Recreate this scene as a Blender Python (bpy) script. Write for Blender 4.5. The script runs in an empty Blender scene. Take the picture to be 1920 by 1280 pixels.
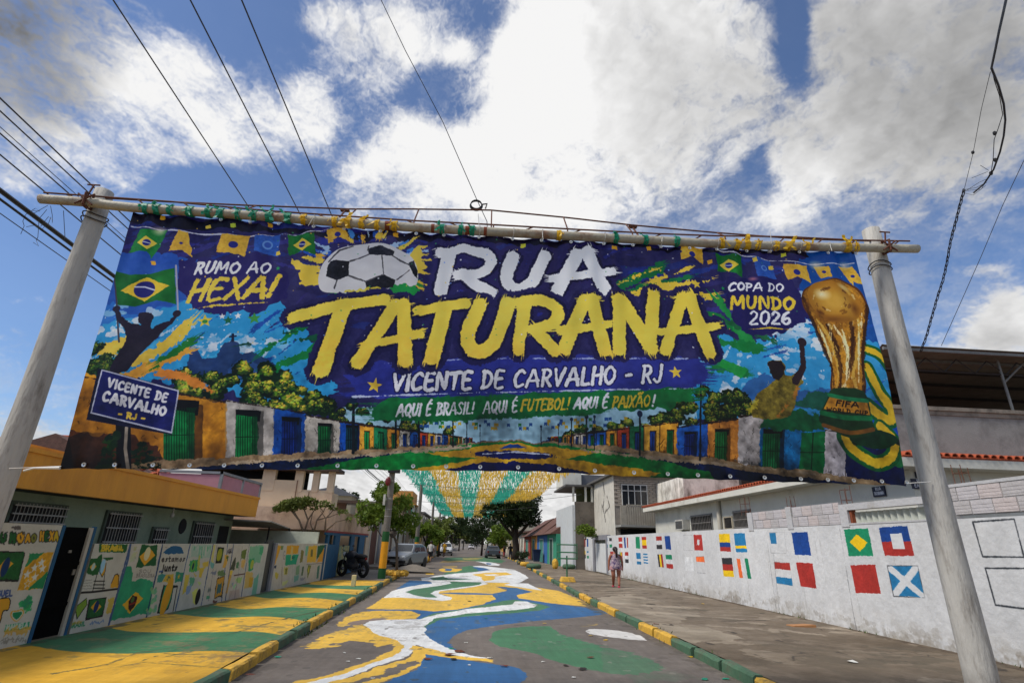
import bpy, math, random
import numpy as np
from mathutils import Vector, Matrix
random.seed(7)
rng = np.random.default_rng(11)
scene = bpy.context.scene
COL = scene.collection
rad = math.radians

# ------------------------------------------------------------------ camera
F_PX = 1000.0                      # focal length in photo pixels (photo 1920 wide)
def _d(px, py):
    v = np.array([px-960.0, -(py-640.0), -F_PX]); return v/np.linalg.norm(v)
_f = _d(878, 1018); _u = _d(1035, -1990); _u = _u-_f*_u.dot(_f); _u /= np.linalg.norm(_u)
R = np.array([np.cross(_f, _u), _f, _u])       # camera -> world (X right, Y along the street, Z up)
CAMP = np.array([0, 0, 1.6])
cam = bpy.data.cameras.new('camera'); camo = bpy.data.objects.new('camera', cam); COL.objects.link(camo)
cam.sensor_width = 36; cam.lens = 36*F_PX/1920; cam.clip_end = 3000; cam.clip_start = .05
m4 = Matrix([list(R[0])+[0], list(R[1])+[0], list(R[2])+[1.6], [0, 0, 0, 1]])
camo.matrix_world = m4
scene.camera = camo
scene.render.resolution_x = 1024; scene.render.resolution_y = 682

def ray(px, py): return R @ _d(px, py)
def G(px, py, z=0.0): r = ray(px, py); return CAMP + r*(z-1.6)/r[2]
def WX(px, py, X): r = ray(px, py); return CAMP + r*X/r[0]
def PY(px, py, Y): r = ray(px, py); return CAMP + r*Y/r[1]

# ------------------------------------------------------------------ sky
def fftnoise(n, beta, seed):
    g = np.random.default_rng(seed)
    w = np.fft.rfft2(g.standard_normal((n, n)))
    fy = np.fft.fftfreq(n)[:, None]; fx = np.fft.rfftfreq(n)[None, :]
    k = np.sqrt(fx*fx+fy*fy); k[0, 0] = 1
    s = w/k**(beta/2); s[0, 0] = 0
    a = np.fft.irfft2(s, s=(n, n)); return ((a-a.mean())/a.std()).astype(np.float32)
NT = [fftnoise(1024, 2.0, 1), fftnoise(1024, 2.6, 2), fftnoise(1024, 1.0, 3), fftnoise(1024, 3.2, 4)]
def samp(t, x, y):
    n = t.shape[0]
    x = np.mod(x, n); y = np.mod(y, n)
    x0 = x.astype(np.int32); y0 = y.astype(np.int32); fx = x-x0; fy = y-y0
    x0 %= n; y0 %= n; x1 = (x0+1) % n; y1 = (y0+1) % n
    return (t[y0, x0]*(1-fx)+t[y0, x1]*fx)*(1-fy)+(t[y1, x0]*(1-fx)+t[y1, x1]*fx)*fy
def sstep(a, b, x):
    t = np.clip((x-a)/(b-a), 0, 1); return t*t*(3-2*t)

SUN_EL, SUN_AZ = rad(50), rad(-108)             # azimuth from +Y towards +X
sund = np.array([math.sin(SUN_AZ)*math.cos(SUN_EL), math.cos(SUN_AZ)*math.cos(SUN_EL), math.sin(SUN_EL)])
def make_sky():
    W, Hh = 4096, 2048
    up = Hh//2
    th = ((np.arange(up)+.5)/up*math.pi/2).astype(np.float32)[:, None]
    ph = ((.5-(np.arange(W)+.5)/W)*2*math.pi).astype(np.float32)[None, :]
    dx = np.cos(th)*np.cos(ph); dy = np.cos(th)*np.sin(ph); dz = np.sin(th)+0*dx
    Rt = R.T
    cx = Rt[0, 0]*dx+Rt[0, 1]*dy+Rt[0, 2]*dz; cy = Rt[1, 0]*dx+Rt[1, 1]*dy+Rt[1, 2]*dz; cz = Rt[2, 0]*dx+Rt[2, 1]*dy+Rt[2, 2]*dz
    infr = cz < -.12
    izn = 1/np.where(infr, cz, -1.0)
    px = 960-cx*izn*F_PX; py = 640+cy*izn*F_PX
    px = np.where(infr, px, 1e5); py = np.where(infr, py, 1e5)
    big = fftnoise(2048, 2.9, 21); fine = fftnoise(2048, 2.35, 22)
    k = 1/(dz+.28)
    u = dx*k*330; v = dy*k*330
    wx = samp(big, u*1.0+300, v+700)*14; wy = samp(big, u+1300, v+100)*14
    n1 = samp(big, u*1.6+wx, v*1.6+wy)
    n2 = samp(fine, u*2.4+wx*2, v*2.4+wy*2)
    n3 = samp(fine, u*5+500+wx, v*5+wy)
    n4 = samp(NT[0], u*11+50+wx, v*11+wy)
    n = n1*.54+n2*.32+n3*.11+n4*.03
    g = np.full(px.shape, .12, np.float32)
    inside = (px > -700) & (px < 2620) & (py > -700) & (py < 1500)
    gi = np.full_like(g, -.66)
    # clouds (+) and blue openings (-), placed where the real sky has them
    for (x, y, rx, ry, w) in [
        (30, 60, 200, 190, 2.2), (130, 190, 130, 100, 1.6), (300, 150, 90, 90, 1.6), (370, 190, 100, 80, 1.8), (270, 230, 120, 60, 1.4), (440, 240, 70, 60, 1.2), (560, 185, 55, 60, 1.6), (590, 240, 60, 60, 1.6), (530, 270, 50, 50, .9), (330, 285, 90, 30, 1.1), (30, 320, 90, 55, 1.5), (150, 290, 90, 45, 1.3), (230, 335, 60, 35, 1.1), (100, 230, 100, 60, .9),
        (640, 40, 110, 50, 1.25), (700, 110, 80, 70, 1.35), (760, 60, 60, 60, 1.0), (860, 100, 34, 26, 1.3), (600, 20, 120, 60, .5), (750, 140, 50, 60, .5),
        (1080, 110, 130, 150, 2.2), (1010, 260, 110, 150, 2.2), (1180, 60, 200, 130, 2.0), (1150, 260, 200, 160, 2.0), (1330, 200, 120, 130, 1.7), (820, 300, 80, 50, 1.5), (760, 240, 55, 40, 1.2), (880, 300, 110, 60, 1.2), (1030, 390, 190, 60, 1.2), (700, 310, 60, 50, .9), (1260, 380, 140, 40, 1.1), (960, 120, 60, 60, .9),
        (1760, 80, 300, 170, 2.3), (1640, 230, 120, 90, 1.9), (1800, 260, 170, 80, 1.7), (1560, 40, 90, 80, 1.0), (1700, 345, 120, 30, 1.0), (1500, 290, 60, 50, 1.2), (1480, 370, 50, 70, 1.0), (1400, 250, 70, 50, .7), (1440, 400, 60, 40, .7), (1560, 330, 60, 50, .6),
        (1900, 575, 50, 50, 2.0), (1870, 640, 70, 50, 2.0), (1850, 505, 60, 16, .9), (1640, 440, 40, 40, .8), (1690, 400, 60, 20, .7), (1780, 640, 50, 20, .7), (1850, 370, 60, 14, .6),
        (40, 640, 110, 45, 1.8), (130, 690, 60, 30, 1.2), (60, 800, 200, 70, 2.0), (900, 930, 500, 80, 2.4), (450, 900, 250, 60, 2.0), (40, 560, 80, 12, .7), (1300, 900, 300, 60, 2),
        (500, 60, 90, 90, -.9), (420, 50, 60, 60, -.4), (830, 190, 70, 60, -1.0), (910, 50, 50, 90, -1.2), (640, 260, 40, 60, -.6), (1490, 70, 36, 100, -2.4), (1420, 290, 26, 60, -1.3), (1390, 380, 30, 30, -.8), (1340, 330, 30, 40, -.5), (650, 350, 90, 50, -.4), (200, 250, 26, 36, -1.2), (225, 290, 30, 30, -.7)]:
        gi += w*np.exp(-(((px-x)/rx)**2+((py-y)/ry)**2))
    edge = sstep(-500, 0, px)*sstep(2420, 1920, px)*sstep(-500, 0, py)
    g = np.where(inside, g*(1-edge)+edge*(gi+.05), g)
    haze = sstep(.16, .02, dz)
    g = np.tanh(g*.9)
    den = g*.58+n*.40+haze*.6
    wisp = samp(fftnoise(2048, 3.1, 29), u*1.3+wx*2.2+99, v*2.6+wy*1.2); al = sstep(-.20, .60, den)**1.35; al = 1-(1-al)*(1-.03)*(1-.26*sstep(-.3, 2.0, wisp+.4*n2))
    # light on the clouds: bright rims, grey bellies where thick
    soft = fftnoise(2048, 3.6, 23); s1 = samp(soft, u*2.2+wx, v*2.2+wy); s2 = samp(soft, (u+9*sund[0])*2.2+wx, (v+9*sund[1]+4)*2.2+wy)
    rel = np.clip(s1-s2, -.8, .8)
    thick = sstep(.25, 1.9, den)
    sm = np.tanh(s1*.8); b = .955-.06*thick*1.25+.25*rel+.10*sm+.04*n1+.008*n2
    for (x, y, rx, ry, w) in [(0, 70, 190, 170, .44), (120, 180, 110, 70, .20), (90, 10, 170, 70, .16), (1800, 60, 340, 200, .20), (1700, 220, 220, 100, .13), (1260, 190, 180, 150, .14), (1080, 300, 120, 60, .05), (300, 210, 150, 100, -.2), (560, 240, 80, 90, -.1), (960, 190, 130, 200, -.18), (900, 330, 150, 60, -.1), (1890, 640, 80, 30, .12), (90, 640, 120, 30, .1), (250, 330, 100, 60, -.1)]:
        b = b-w*np.exp(-(((px-x)/rx)**2+((py-y)/ry)**2))*(1+.4*n1*.5)
    b = np.clip(b, .42, 1.0)
    img = np.zeros((Hh, W, 4), np.float32); img[..., 3] = 1
    img[up:, :, 0] = b; img[up:, :, 1] = al; img[:up, :, 0] = .6; img[:up, :, 1] = 1
    im = bpy.data.images.new('sky_clouds', W, Hh, alpha=False); im.colorspace_settings.name = 'Non-Color'
    im.pixels.foreach_set(img.ravel()); im.update(); im.pack()
    return im
world = bpy.data.worlds.new('World'); scene.world = world; world.use_nodes = True
wt = world.node_tree; wt.nodes.clear()
wo = wt.nodes.new('ShaderNodeOutputWorld'); bg = wt.nodes.new('ShaderNodeBackground'); bg.inputs[1].default_value = .1
nish = wt.nodes.new('ShaderNodeTexSky'); nish.sky_type = 'NISHITA'; nish.sun_disc = False
nish.sun_elevation = SUN_EL; nish.sun_rotation = SUN_AZ; nish.air_density = 1.0; nish.dust_density = .35; nish.ozone_density = 1.6
env = wt.nodes.new('ShaderNodeTexEnvironment'); env.image = make_sky(); env.interpolation = 'Cubic'
tc = wt.nodes.new('ShaderNodeTexCoord')
sep = wt.nodes.new('ShaderNodeSeparateColor'); pw = wt.nodes.new('ShaderNodeMath'); pw.operation = 'POWER'; pw.inputs[1].default_value = 2.2
scl = wt.nodes.new('ShaderNodeVectorMath'); scl.operation = 'SCALE'; scl.inputs[0].default_value = (8.3, 8.27, 8.25)
sks = wt.nodes.new('ShaderNodeVectorMath'); sks.operation = 'MULTIPLY'; sks.inputs[1].default_value = (.84, .98, 1.2)
mx = wt.nodes.new('ShaderNodeMix'); mx.data_type = 'RGBA'
L = wt.links.new
L(tc.outputs['Generated'], env.inputs[0]); L(env.outputs[0], sep.inputs[0]); L(sep.outputs[0], pw.inputs[0]); L(pw.outputs[0], scl.inputs[3]); L(nish.outputs[0], sks.inputs[0])
L(sep.outputs[1], mx.inputs[0]); L(sks.outputs[0], mx.inputs[6]); L(scl.outputs[0], mx.inputs[7])
L(mx.outputs[2], bg.inputs[0]); L(bg.outputs[0], wo.inputs[0])

sl = bpy.data.lights.new('sun', 'SUN'); sl.energy = 3.1; sl.angle = rad(12); sl.color = (1, .94, .85)
so = bpy.data.objects.new('sun', sl); COL.objects.link(so)
so.rotation_euler = Vector(sund).to_track_quat('Z', 'Y').to_euler(); so.location = (0, 0, 60)
vs = scene.view_settings; vs.view_transform = 'Standard'; vs.look = 'None'; vs.exposure = 0.15; vs.gamma = 1; vs.use_curve_mapping = False

# ------------------------------------------------------------------ helpers
def s2l(c):
    c = c/255.0
    return c/12.92 if c <= .04045 else ((c+.055)/1.055)**2.4
def rgb(c): return (s2l(c[0]), s2l(c[1]), s2l(c[2]), 1)
_mats = {}
def M(name, col, rough=.8, n=.18, ns=2.5, bump=.15, bs=25, metal=0, dirt=None, ds=1.0, dt=.55, trans=0, spec=.4, stretch=None):
    """painted / plain surface with tone variation, optional stains and fine relief"""
    if name in _mats: return _mats[name]
    m = bpy.data.materials.new(name); m.use_nodes = True; t = m.node_tree; b = t.nodes['Principled BSDF']
    N = t.nodes.new; K = t.links.new
    tcn = N('ShaderNodeTexCoord'); vec = tcn.outputs['Object']
    if stretch:
        mp = N('ShaderNodeMapping'); mp.inputs['Scale'].default_value = stretch; K(vec, mp.inputs[0]); vec = mp.outputs[0]
    c = rgb(col)
    no = N('ShaderNodeTexNoise'); no.inputs['Scale'].default_value = ns; no.inputs['Detail'].default_value = 6; no.inputs['Roughness'].default_value = .62; K(vec, no.inputs[0])
    cr = N('ShaderNodeValToRGB'); cr.color_ramp.elements[0].position = .3; cr.color_ramp.elements[1].position = .7
    cr.color_ramp.elements[0].color = tuple(x*(1-n) for x in c[:3])+(1,); cr.color_ramp.elements[1].color = tuple(min(1, x*(1+n)) for x in c[:3])+(1,)
    K(no.outputs[0], cr.inputs[0]); out = cr.outputs[0]
    if dirt:
        n2 = N('ShaderNodeTexNoise'); n2.inputs['Scale'].default_value = ds; n2.inputs['Detail'].default_value = 8; n2.inputs['Roughness'].default_value = .7; K(vec, n2.inputs[0])
        r2 = N('ShaderNodeValToRGB'); r2.color_ramp.elements[0].position = dt-.08; r2.color_ramp.elements[1].position = dt+.14
        K(n2.outputs[0], r2.inputs[0])
        mxn = N('ShaderNodeMix'); mxn.data_type = 'RGBA'; K(r2.outputs[0], mxn.inputs[0]); K(out, mxn.inputs[6]); mxn.inputs[7].default_value = rgb(dirt); out = mxn.outputs[2]
    K(out, b.inputs['Base Color'])
    b.inputs['Roughness'].default_value = rough; b.inputs['Metallic'].default_value = metal; b.inputs['Specular IOR Level'].default_value = spec
    if bump:
        n3 = N('ShaderNodeTexNoise'); n3.inputs['Scale'].default_value = bs; n3.inputs['Detail'].default_value = 5; K(vec, n3.inputs[0])
        bp = N('ShaderNodeBump'); bp.inputs['Strength'].default_value = bump; bp.inputs['Distance'].default_value = .02; K(n3.outputs[0], bp.inputs['Height']); K(bp.outputs[0], b.inputs['Normal'])
    if trans:
        tr = N('ShaderNodeBsdfTranslucent'); K(out, tr.inputs[0]); ms = N('ShaderNodeMixShader'); ms.inputs[0].default_value = trans
        K(b.outputs[0], ms.inputs[1]); K(tr.outputs[0], ms.inputs[2]); K(ms.outputs[0], t.nodes['Material Output'].inputs[0])
    _mats[name] = m; return m
def imgM(name, canvas, rough=.8, n=.12, ns=3, bump=.2, bs=30, trans=0, spec=.3, wear=0):
    a = np.clip(canvas.a/255.0, 0, 1); Hh, W = a.shape[:2]
    buf = np.ones((Hh, W, 4), np.float32); buf[..., :3] = a
    im = bpy.data.images.new(name, W, Hh, alpha=False); im.pixels.foreach_set(buf.ravel()); im.update(); im.pack()
    m = bpy.data.materials.new(name); m.use_nodes = True; t = m.node_tree; b = t.nodes['Principled BSDF']; N = t.nodes.new; K = t.links.new
    it = N('ShaderNodeTexImage'); it.image = im; it.extension = 'EXTEND'
    tcn = N('ShaderNodeTexCoord')
    no = N('ShaderNodeTexNoise'); no.inputs['Scale'].default_value = ns; no.inputs['Detail'].default_value = 8; no.inputs['Roughness'].default_value = .7; K(tcn.outputs['Object'], no.inputs[0])
    mr = N('ShaderNodeMapRange'); mr.inputs[1].default_value = .25; mr.inputs[2].default_value = .75; mr.inputs[3].default_value = 1-n; mr.inputs[4].default_value = 1+n; K(no.outputs[0], mr.inputs[0])
    vm = N('ShaderNodeVectorMath'); vm.operation = 'SCALE'; K(it.outputs[0], vm.inputs[0]); K(mr.outputs[0], vm.inputs[3]); out = vm.outputs[0]
    K(out, b.inputs['Base Color']); b.inputs['Roughness'].default_value = rough; b.inputs['Specular IOR Level'].default_value = spec
    if bump:
        n3 = N('ShaderNodeTexNoise'); n3.inputs['Scale'].default_value = bs; n3.inputs['Detail'].default_value = 6; K(tcn.outputs['Object'], n3.inputs[0])
        bp = N('ShaderNodeBump'); bp.inputs['Strength'].default_value = bump; bp.inputs['Distance'].default_value = .02; K(n3.outputs[0], bp.inputs['Height']); K(bp.outputs[0], b.inputs['Normal'])
    if trans:
        tr = N('ShaderNodeBsdfTranslucent'); K(out, tr.inputs[0]); ms = N('ShaderNodeMixShader'); ms.inputs[0].default_value = trans
        K(b.outputs[0], ms.inputs[1]); K(tr.outputs[0], ms.inputs[2]); K(ms.outputs[0], t.nodes['Material Output'].inputs[0])
    return m

class MB:
    """collects faces, then links them as one mesh object"""
    def __init__(s): s.v = []; s.f = []; s.mi = []; s.uv = []
    def face(s, pts, mi=0, uv=None):
        k = len(s.v); s.v += [tuple(map(float, p)) for p in pts]; s.f.append(tuple(range(k, k+len(pts)))); s.mi.append(mi); s.uv.append(uv)
    def box(s, a, b, mi=0, rz=0, c=None):
        x0, y0, z0 = [min(a[i], b[i]) for i in range(3)]; x1, y1, z1 = [max(a[i], b[i]) for i in range(3)]
        P = [(x0, y0, z0), (x1, y0, z0), (x1, y1, z0), (x0, y1, z0), (x0, y0, z1), (x1, y0, z1), (x1, y1, z1), (x0, y1, z1)]
        if rz:
            cx, cy = c if c else ((x0+x1)/2, (y0+y1)/2); cs, sn = math.cos(rz), math.sin(rz)
            P = [(cx+(p[0]-cx)*cs-(p[1]-cy)*sn, cy+(p[0]-cx)*sn+(p[1]-cy)*cs, p[2]) for p in P]
        s.hexa(P, mi); return s
    def hexa(s, P, mi=0):
        k = len(s.v); s.v += [tuple(map(float, p)) for p in P]
        for f in ((0, 3, 2, 1), (4, 5, 6, 7), (0, 1, 5, 4), (1, 2, 6, 5), (2, 3, 7, 6), (3, 0, 4, 7)):
            s.f.append(tuple(k+i for i in f)); s.mi.append(mi); s.uv.append(None)
    def cbox(s, c, d, mi=0, rz=0): return s.box((c[0]-d[0]/2, c[1]-d[1]/2, c[2]-d[2]/2), (c[0]+d[0]/2, c[1]+d[1]/2, c[2]+d[2]/2), mi, rz, (c[0], c[1]))
    def tube(s, pts, r, n=8, mi=0, cap=True):
        pts = [Vector(p) for p in pts]
        if not hasattr(r, '__len__'): r = [r]*len(pts)
        k = len(s.v); prev = None
        for i, p in enumerate(pts):
            d = (pts[min(i+1, len(pts)-1)]-pts[max(i-1, 0)]).normalized()
            if prev is None:
                a = Vector((0, 0, 1)) if abs(d.z) < .9 else Vector((1, 0, 0)); e1 = d.cross(a).normalized()
            else: e1 = (prev-d*prev.dot(d)).normalized()
            prev = e1; e2 = d.cross(e1)
            for j in range(n):
                t = 2*math.pi*j/n; q = p+(e1*math.cos(t)+e2*math.sin(t))*r[i]; s.v.append(tuple(q))
        for i in range(len(pts)-1):
            for j in range(n):
                s.f.append((k+i*n+j, k+i*n+(j+1) % n, k+(i+1)*n+(j+1) % n, k+(i+1)*n+j)); s.mi.append(mi); s.uv.append(None)
        if cap:
            s.f.append(tuple(k+j for j in reversed(range(n)))); s.mi.append(mi); s.uv.append(None)
            e = k+(len(pts)-1)*n; s.f.append(tuple(e+j for j in range(n))); s.mi.append(mi); s.uv.append(None)
        return s
    def lathe(s, c, prof, n=16, mi=0, axis='z'):
        k = len(s.v)
        for (r, h) in prof:
            for j in range(n):
                t = 2*math.pi*j/n; x, y = r*math.cos(t), r*math.sin(t)
                p = (x, y, h) if axis == 'z' else ((h, x, y) if axis == 'x' else (x, h, y))
                s.v.append((c[0]+p[0], c[1]+p[1], c[2]+p[2]))
        for i in range(len(prof)-1):
            for j in range(n):
                s.f.append((k+i*n+j, k+i*n+(j+1) % n, k+(i+1)*n+(j+1) % n, k+(i+1)*n+j)); s.mi.append(mi); s.uv.append(None)
        return s
    def ell(s, c, r, n=10, m=7, mi=0, jit=0):
        prof = []
        k = len(s.v)
        for i in range(m+1):
            a = math.pi*i/m-math.pi/2
            for j in range(n):
                t = 2*math.pi*j/n; q = 1+random.uniform(-jit, jit)
                s.v.append((c[0]+r[0]*math.cos(a)*math.cos(t)*q, c[1]+r[1]*math.cos(a)*math.sin(t)*q, c[2]+r[2]*math.sin(a)*q))
        for i in range(m):
            for j in range(n):
                s.f.append((k+i*n+j, k+i*n+(j+1) % n, k+(i+1)*n+(j+1) % n, k+(i+1)*n+j)); s.mi.append(mi); s.uv.append(None)
        return s
    def prism(s, outline, axis, a, b, mi=0):
        """outline of 2-D points extruded along axis 'x','y','z' from a to b"""
        def q(p, h): return (h, p[0], p[1]) if axis == 'x' else ((p[0], h, p[1]) if axis == 'y' else (p[0], p[1], h))
        n = len(outline); s.face([q(p, a) for p in reversed(outline)], mi); s.face([q(p, b) for p in outline], mi)
        for i in range(n):
            p, r = outline[i], outline[(i+1) % n]; s.face([q(p, a), q(r, a), q(r, b), q(p, b)], mi)
        return s
    def mesh(s, name, mats, off=(0, 0, 0)):
        me = bpy.data.meshes.new(name)
        me.from_pydata([(v[0]-off[0], v[1]-off[1], v[2]-off[2]) for v in s.v], [], s.f)
        for m in (mats if isinstance(mats, (list, tuple)) else [mats]): me.materials.append(m)
        me.polygons.foreach_set('material_index', s.mi)
        if any(u is not None for u in s.uv):
            ul = me.uv_layers.new(name='UVMap'); arr = []
            for f, u in zip(s.f, s.uv): arr += [c for q in (u if u else [(0, 0)]*len(f)) for c in q]
            ul.data.foreach_set('uv', arr)
        me.update(); return me
    def build(s, name, mats, parent=None, smooth=False, off=None, bevel=0):
        if off is None: off = tuple(parent.get('_o', (0, 0, 0))) if parent else (0, 0, 0)
        me = s.mesh(name, mats, off)
        if smooth: me.shade_smooth()
        o = bpy.data.objects.new(name, me); COL.objects.link(o)
        if parent: o.parent = parent; o['_o'] = (0.0, 0.0, 0.0) if parent.get('_loc') else tuple(float(x) for x in off)
        else: o['_o'] = tuple(float(x) for x in off); o.location = off
        if bevel:
            bm = o.modifiers.new('bevel', 'BEVEL'); bm.width = bevel; bm.segments = 2; bm.limit_method = 'ANGLE'
        return o
def tag(o, label=None, cat=None, group=None, kind=None):
    if label: o['label'] = label
    if cat: o['category'] = cat
    if group: o['group'] = group
    if kind: o['kind'] = kind
    return o
def thing(name, label, cat, loc=(0, 0, 0), rz=0, group=None, local=False):
    """Empty at the thing's base; local=True means its parts are modelled round the origin"""
    o = bpy.data.objects.new(name, None); COL.objects.link(o); o.empty_display_size = .2
    o.location = tuple(float(x) for x in loc); o.rotation_euler = (0, 0, rz)
    o['_o'] = (0.0, 0.0, 0.0) if local else tuple(float(x) for x in loc)
    return tag(o, label, cat, group)
def kids(o): return [c for c in COL.objects if c.parent == o]
def dup(o, loc, rz=None, label=None, s=None):
    def cp(x, par):
        c = x.copy(); COL.objects.link(c); c.parent = par
        for k in kids(x): cp(k, c)
        return c
    c = o.copy(); COL.objects.link(c); c.location = loc
    if rz is not None: c.rotation_euler = (0, 0, rz)
    if s: c.scale = (s, s, s)
    if label: c['label'] = label
    for k in kids(o): cp(k, c)
    return c

# ------------------------------------------------------------------ flat print: a small painter for posters, murals and markings
FONT = {
 'A': (.78, [[(0, 0), (.34, .98)], [(.44, .98), (.78, 0)], [(.08, .33), (.74, .36)]]), 'B': (.62, [[(.08, 0), (.1, 1)], [(0, .98), (.45, .95), (.5, .72), (.12, .54)], [(.12, .54), (.55, .45), (.58, .12), (.02, 0)]]),
 'C': (.62, [[(.6, .85), (.42, 1), (.14, .8), (.02, .4), (.2, .02), (.58, .14)]]), 'D': (.64, [[(.1, 0), (.1, 1)], [(0, .98), (.4, .92), (.6, .55), (.45, .12), (.02, 0)]]),
 'E': (.55, [[(.52, .98), (.08, .96), (.06, .02), (.52, .03)], [(.08, .52), (.42, .54)]]), 'F': (.55, [[(.56, .98), (.08, .96), (.06, 0)], [(.08, .52), (.44, .54)]]),
 'G': (.66, [[(.6, .85), (.4, 1), (.1, .75), (.04, .35), (.25, 0), (.6, .1), (.6, .45), (.36, .45)]]), 'H': (.64, [[(.06, 0), (.08, 1)], [(.58, 0), (.6, 1)], [(.06, .48), (.6, .55)]]),
 'I': (.16, [[(.06, 0), (.1, 1)]]), 'J': (.46, [[(.42, 1), (.42, .25), (.25, .02), (.02, .18)]]), 'L': (.5, [[(.08, 1), (.06, .02), (.5, .04)]]),
 'M': (.84, [[(.04, 0), (.14, .98), (.42, .3), (.72, .98), (.8, 0)]]), 'N': (.66, [[(.05, 0), (.08, .98), (.56, .04), (.6, 1)]]), 'O': (.68, [[(.34, 1), (.08, .8), (.03, .4), (.28, .02), (.58, .25), (.64, .7), (.34, 1)]]),
 'P': (.58, [[(.08, 0), (.1, 1)], [(0, .98), (.42, .95), (.54, .7), (.4, .5), (.1, .46)]]), 'Q': (.7, [[(.34, 1), (.08, .8), (.03, .4), (.28, .02), (.58, .25), (.64, .7), (.34, 1)], [(.4, .25), (.7, -.1)]]),
 'R': (.62, [[(.08, 0), (.1, 1)], [(0, .98), (.42, .95), (.54, .7), (.38, .5), (.1, .48)], [(.25, .48), (.6, 0)]]), 'S': (.54, [[(.52, .88), (.3, 1), (.06, .78), (.28, .54), (.5, .3), (.3, .02), (.02, .12)]]),
 'T': (.62, [[(0, .93), (.64, 1)], [(.32, .96), (.28, 0)]]), 'U': (.64, [[(.08, 1), (.05, .3), (.25, .02), (.52, .22), (.6, 1)]]), 'V': (.66, [[(.02, 1), (.28, .02), (.66, 1)]]), 'W': (.9, [[(.02, 1), (.2, .02), (.45, .7), (.62, .02), (.9, 1)]]),
 'X': (.62, [[(.04, 1), (.58, 0)], [(.62, 1), (0, 0)]]), 'Z': (.6, [[(.03, .97), (.56, .97), (.02, .03), (.58, .03)]]), '!': (.2, [[(.14, 1), (.09, .34)], [(.07, .08), (.07, .03)]]), '-': (.4, [[(.04, .46), (.38, .48)]]),
 '2': (.56, [[(.05, .8), (.25, 1), (.5, .8), (.4, .5), (.03, .03), (.55, .05)]]), '0': (.58, [[(.3, 1), (.06, .8), (.05, .25), (.28, .0), (.52, .25), (.54, .78), (.3, 1)]]), '6': (.56, [[(.45, .98), (.12, .7), (.04, .3), (.25, .02), (.52, .2), (.42, .5), (.08, .38)]]),
 'e': (.5, [[(.06, .36), (.44, .42), (.3, .66), (.06, .4), (.2, .03), (.46, .12)]]), 's': (.4, [[(.38, .6), (.1, .55), (.32, .25), (.04, .04)]]), 't': (.36, [[(.16, .95), (.14, .08), (.34, .04)], [(0, .6), (.36, .64)]]), 'a': (.48, [[(.42, .6), (.1, .5), (.1, .08), (.4, .25), (.44, .6), (.44, .02)]]),
 'm': (.74, [[(.05, 0), (.06, .62), (.2, .6), (.32, .05)], [(.32, .5), (.56, .6), (.66, .03)]]), 'o': (.46, [[(.22, .62), (.04, .3), (.22, .02), (.42, .3), (.22, .62)]]), 'j': (.26, [[(.2, .62), (.18, -.2), (0, -.25)], [(.2, .85), (.2, .9)]]), 'u': (.48, [[(.05, .62), (.08, .08), (.36, .1), (.42, .62), (.44, 0)]]), 'n': (.46, [[(.05, 0), (.06, .6)], [(.06, .45), (.3, .62), (.4, 0)]]),
 '.': (.14, [[(.05, .05), (.06, .02)]]), ' ': (.34, [])}
ACC = {'É': ('E', [[(.2, 1.12), (.42, 1.32)]]), 'Ã': ('A', [[(.12, 1.14), (.3, 1.28), (.45, 1.16), (.64, 1.3)]])}
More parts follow.
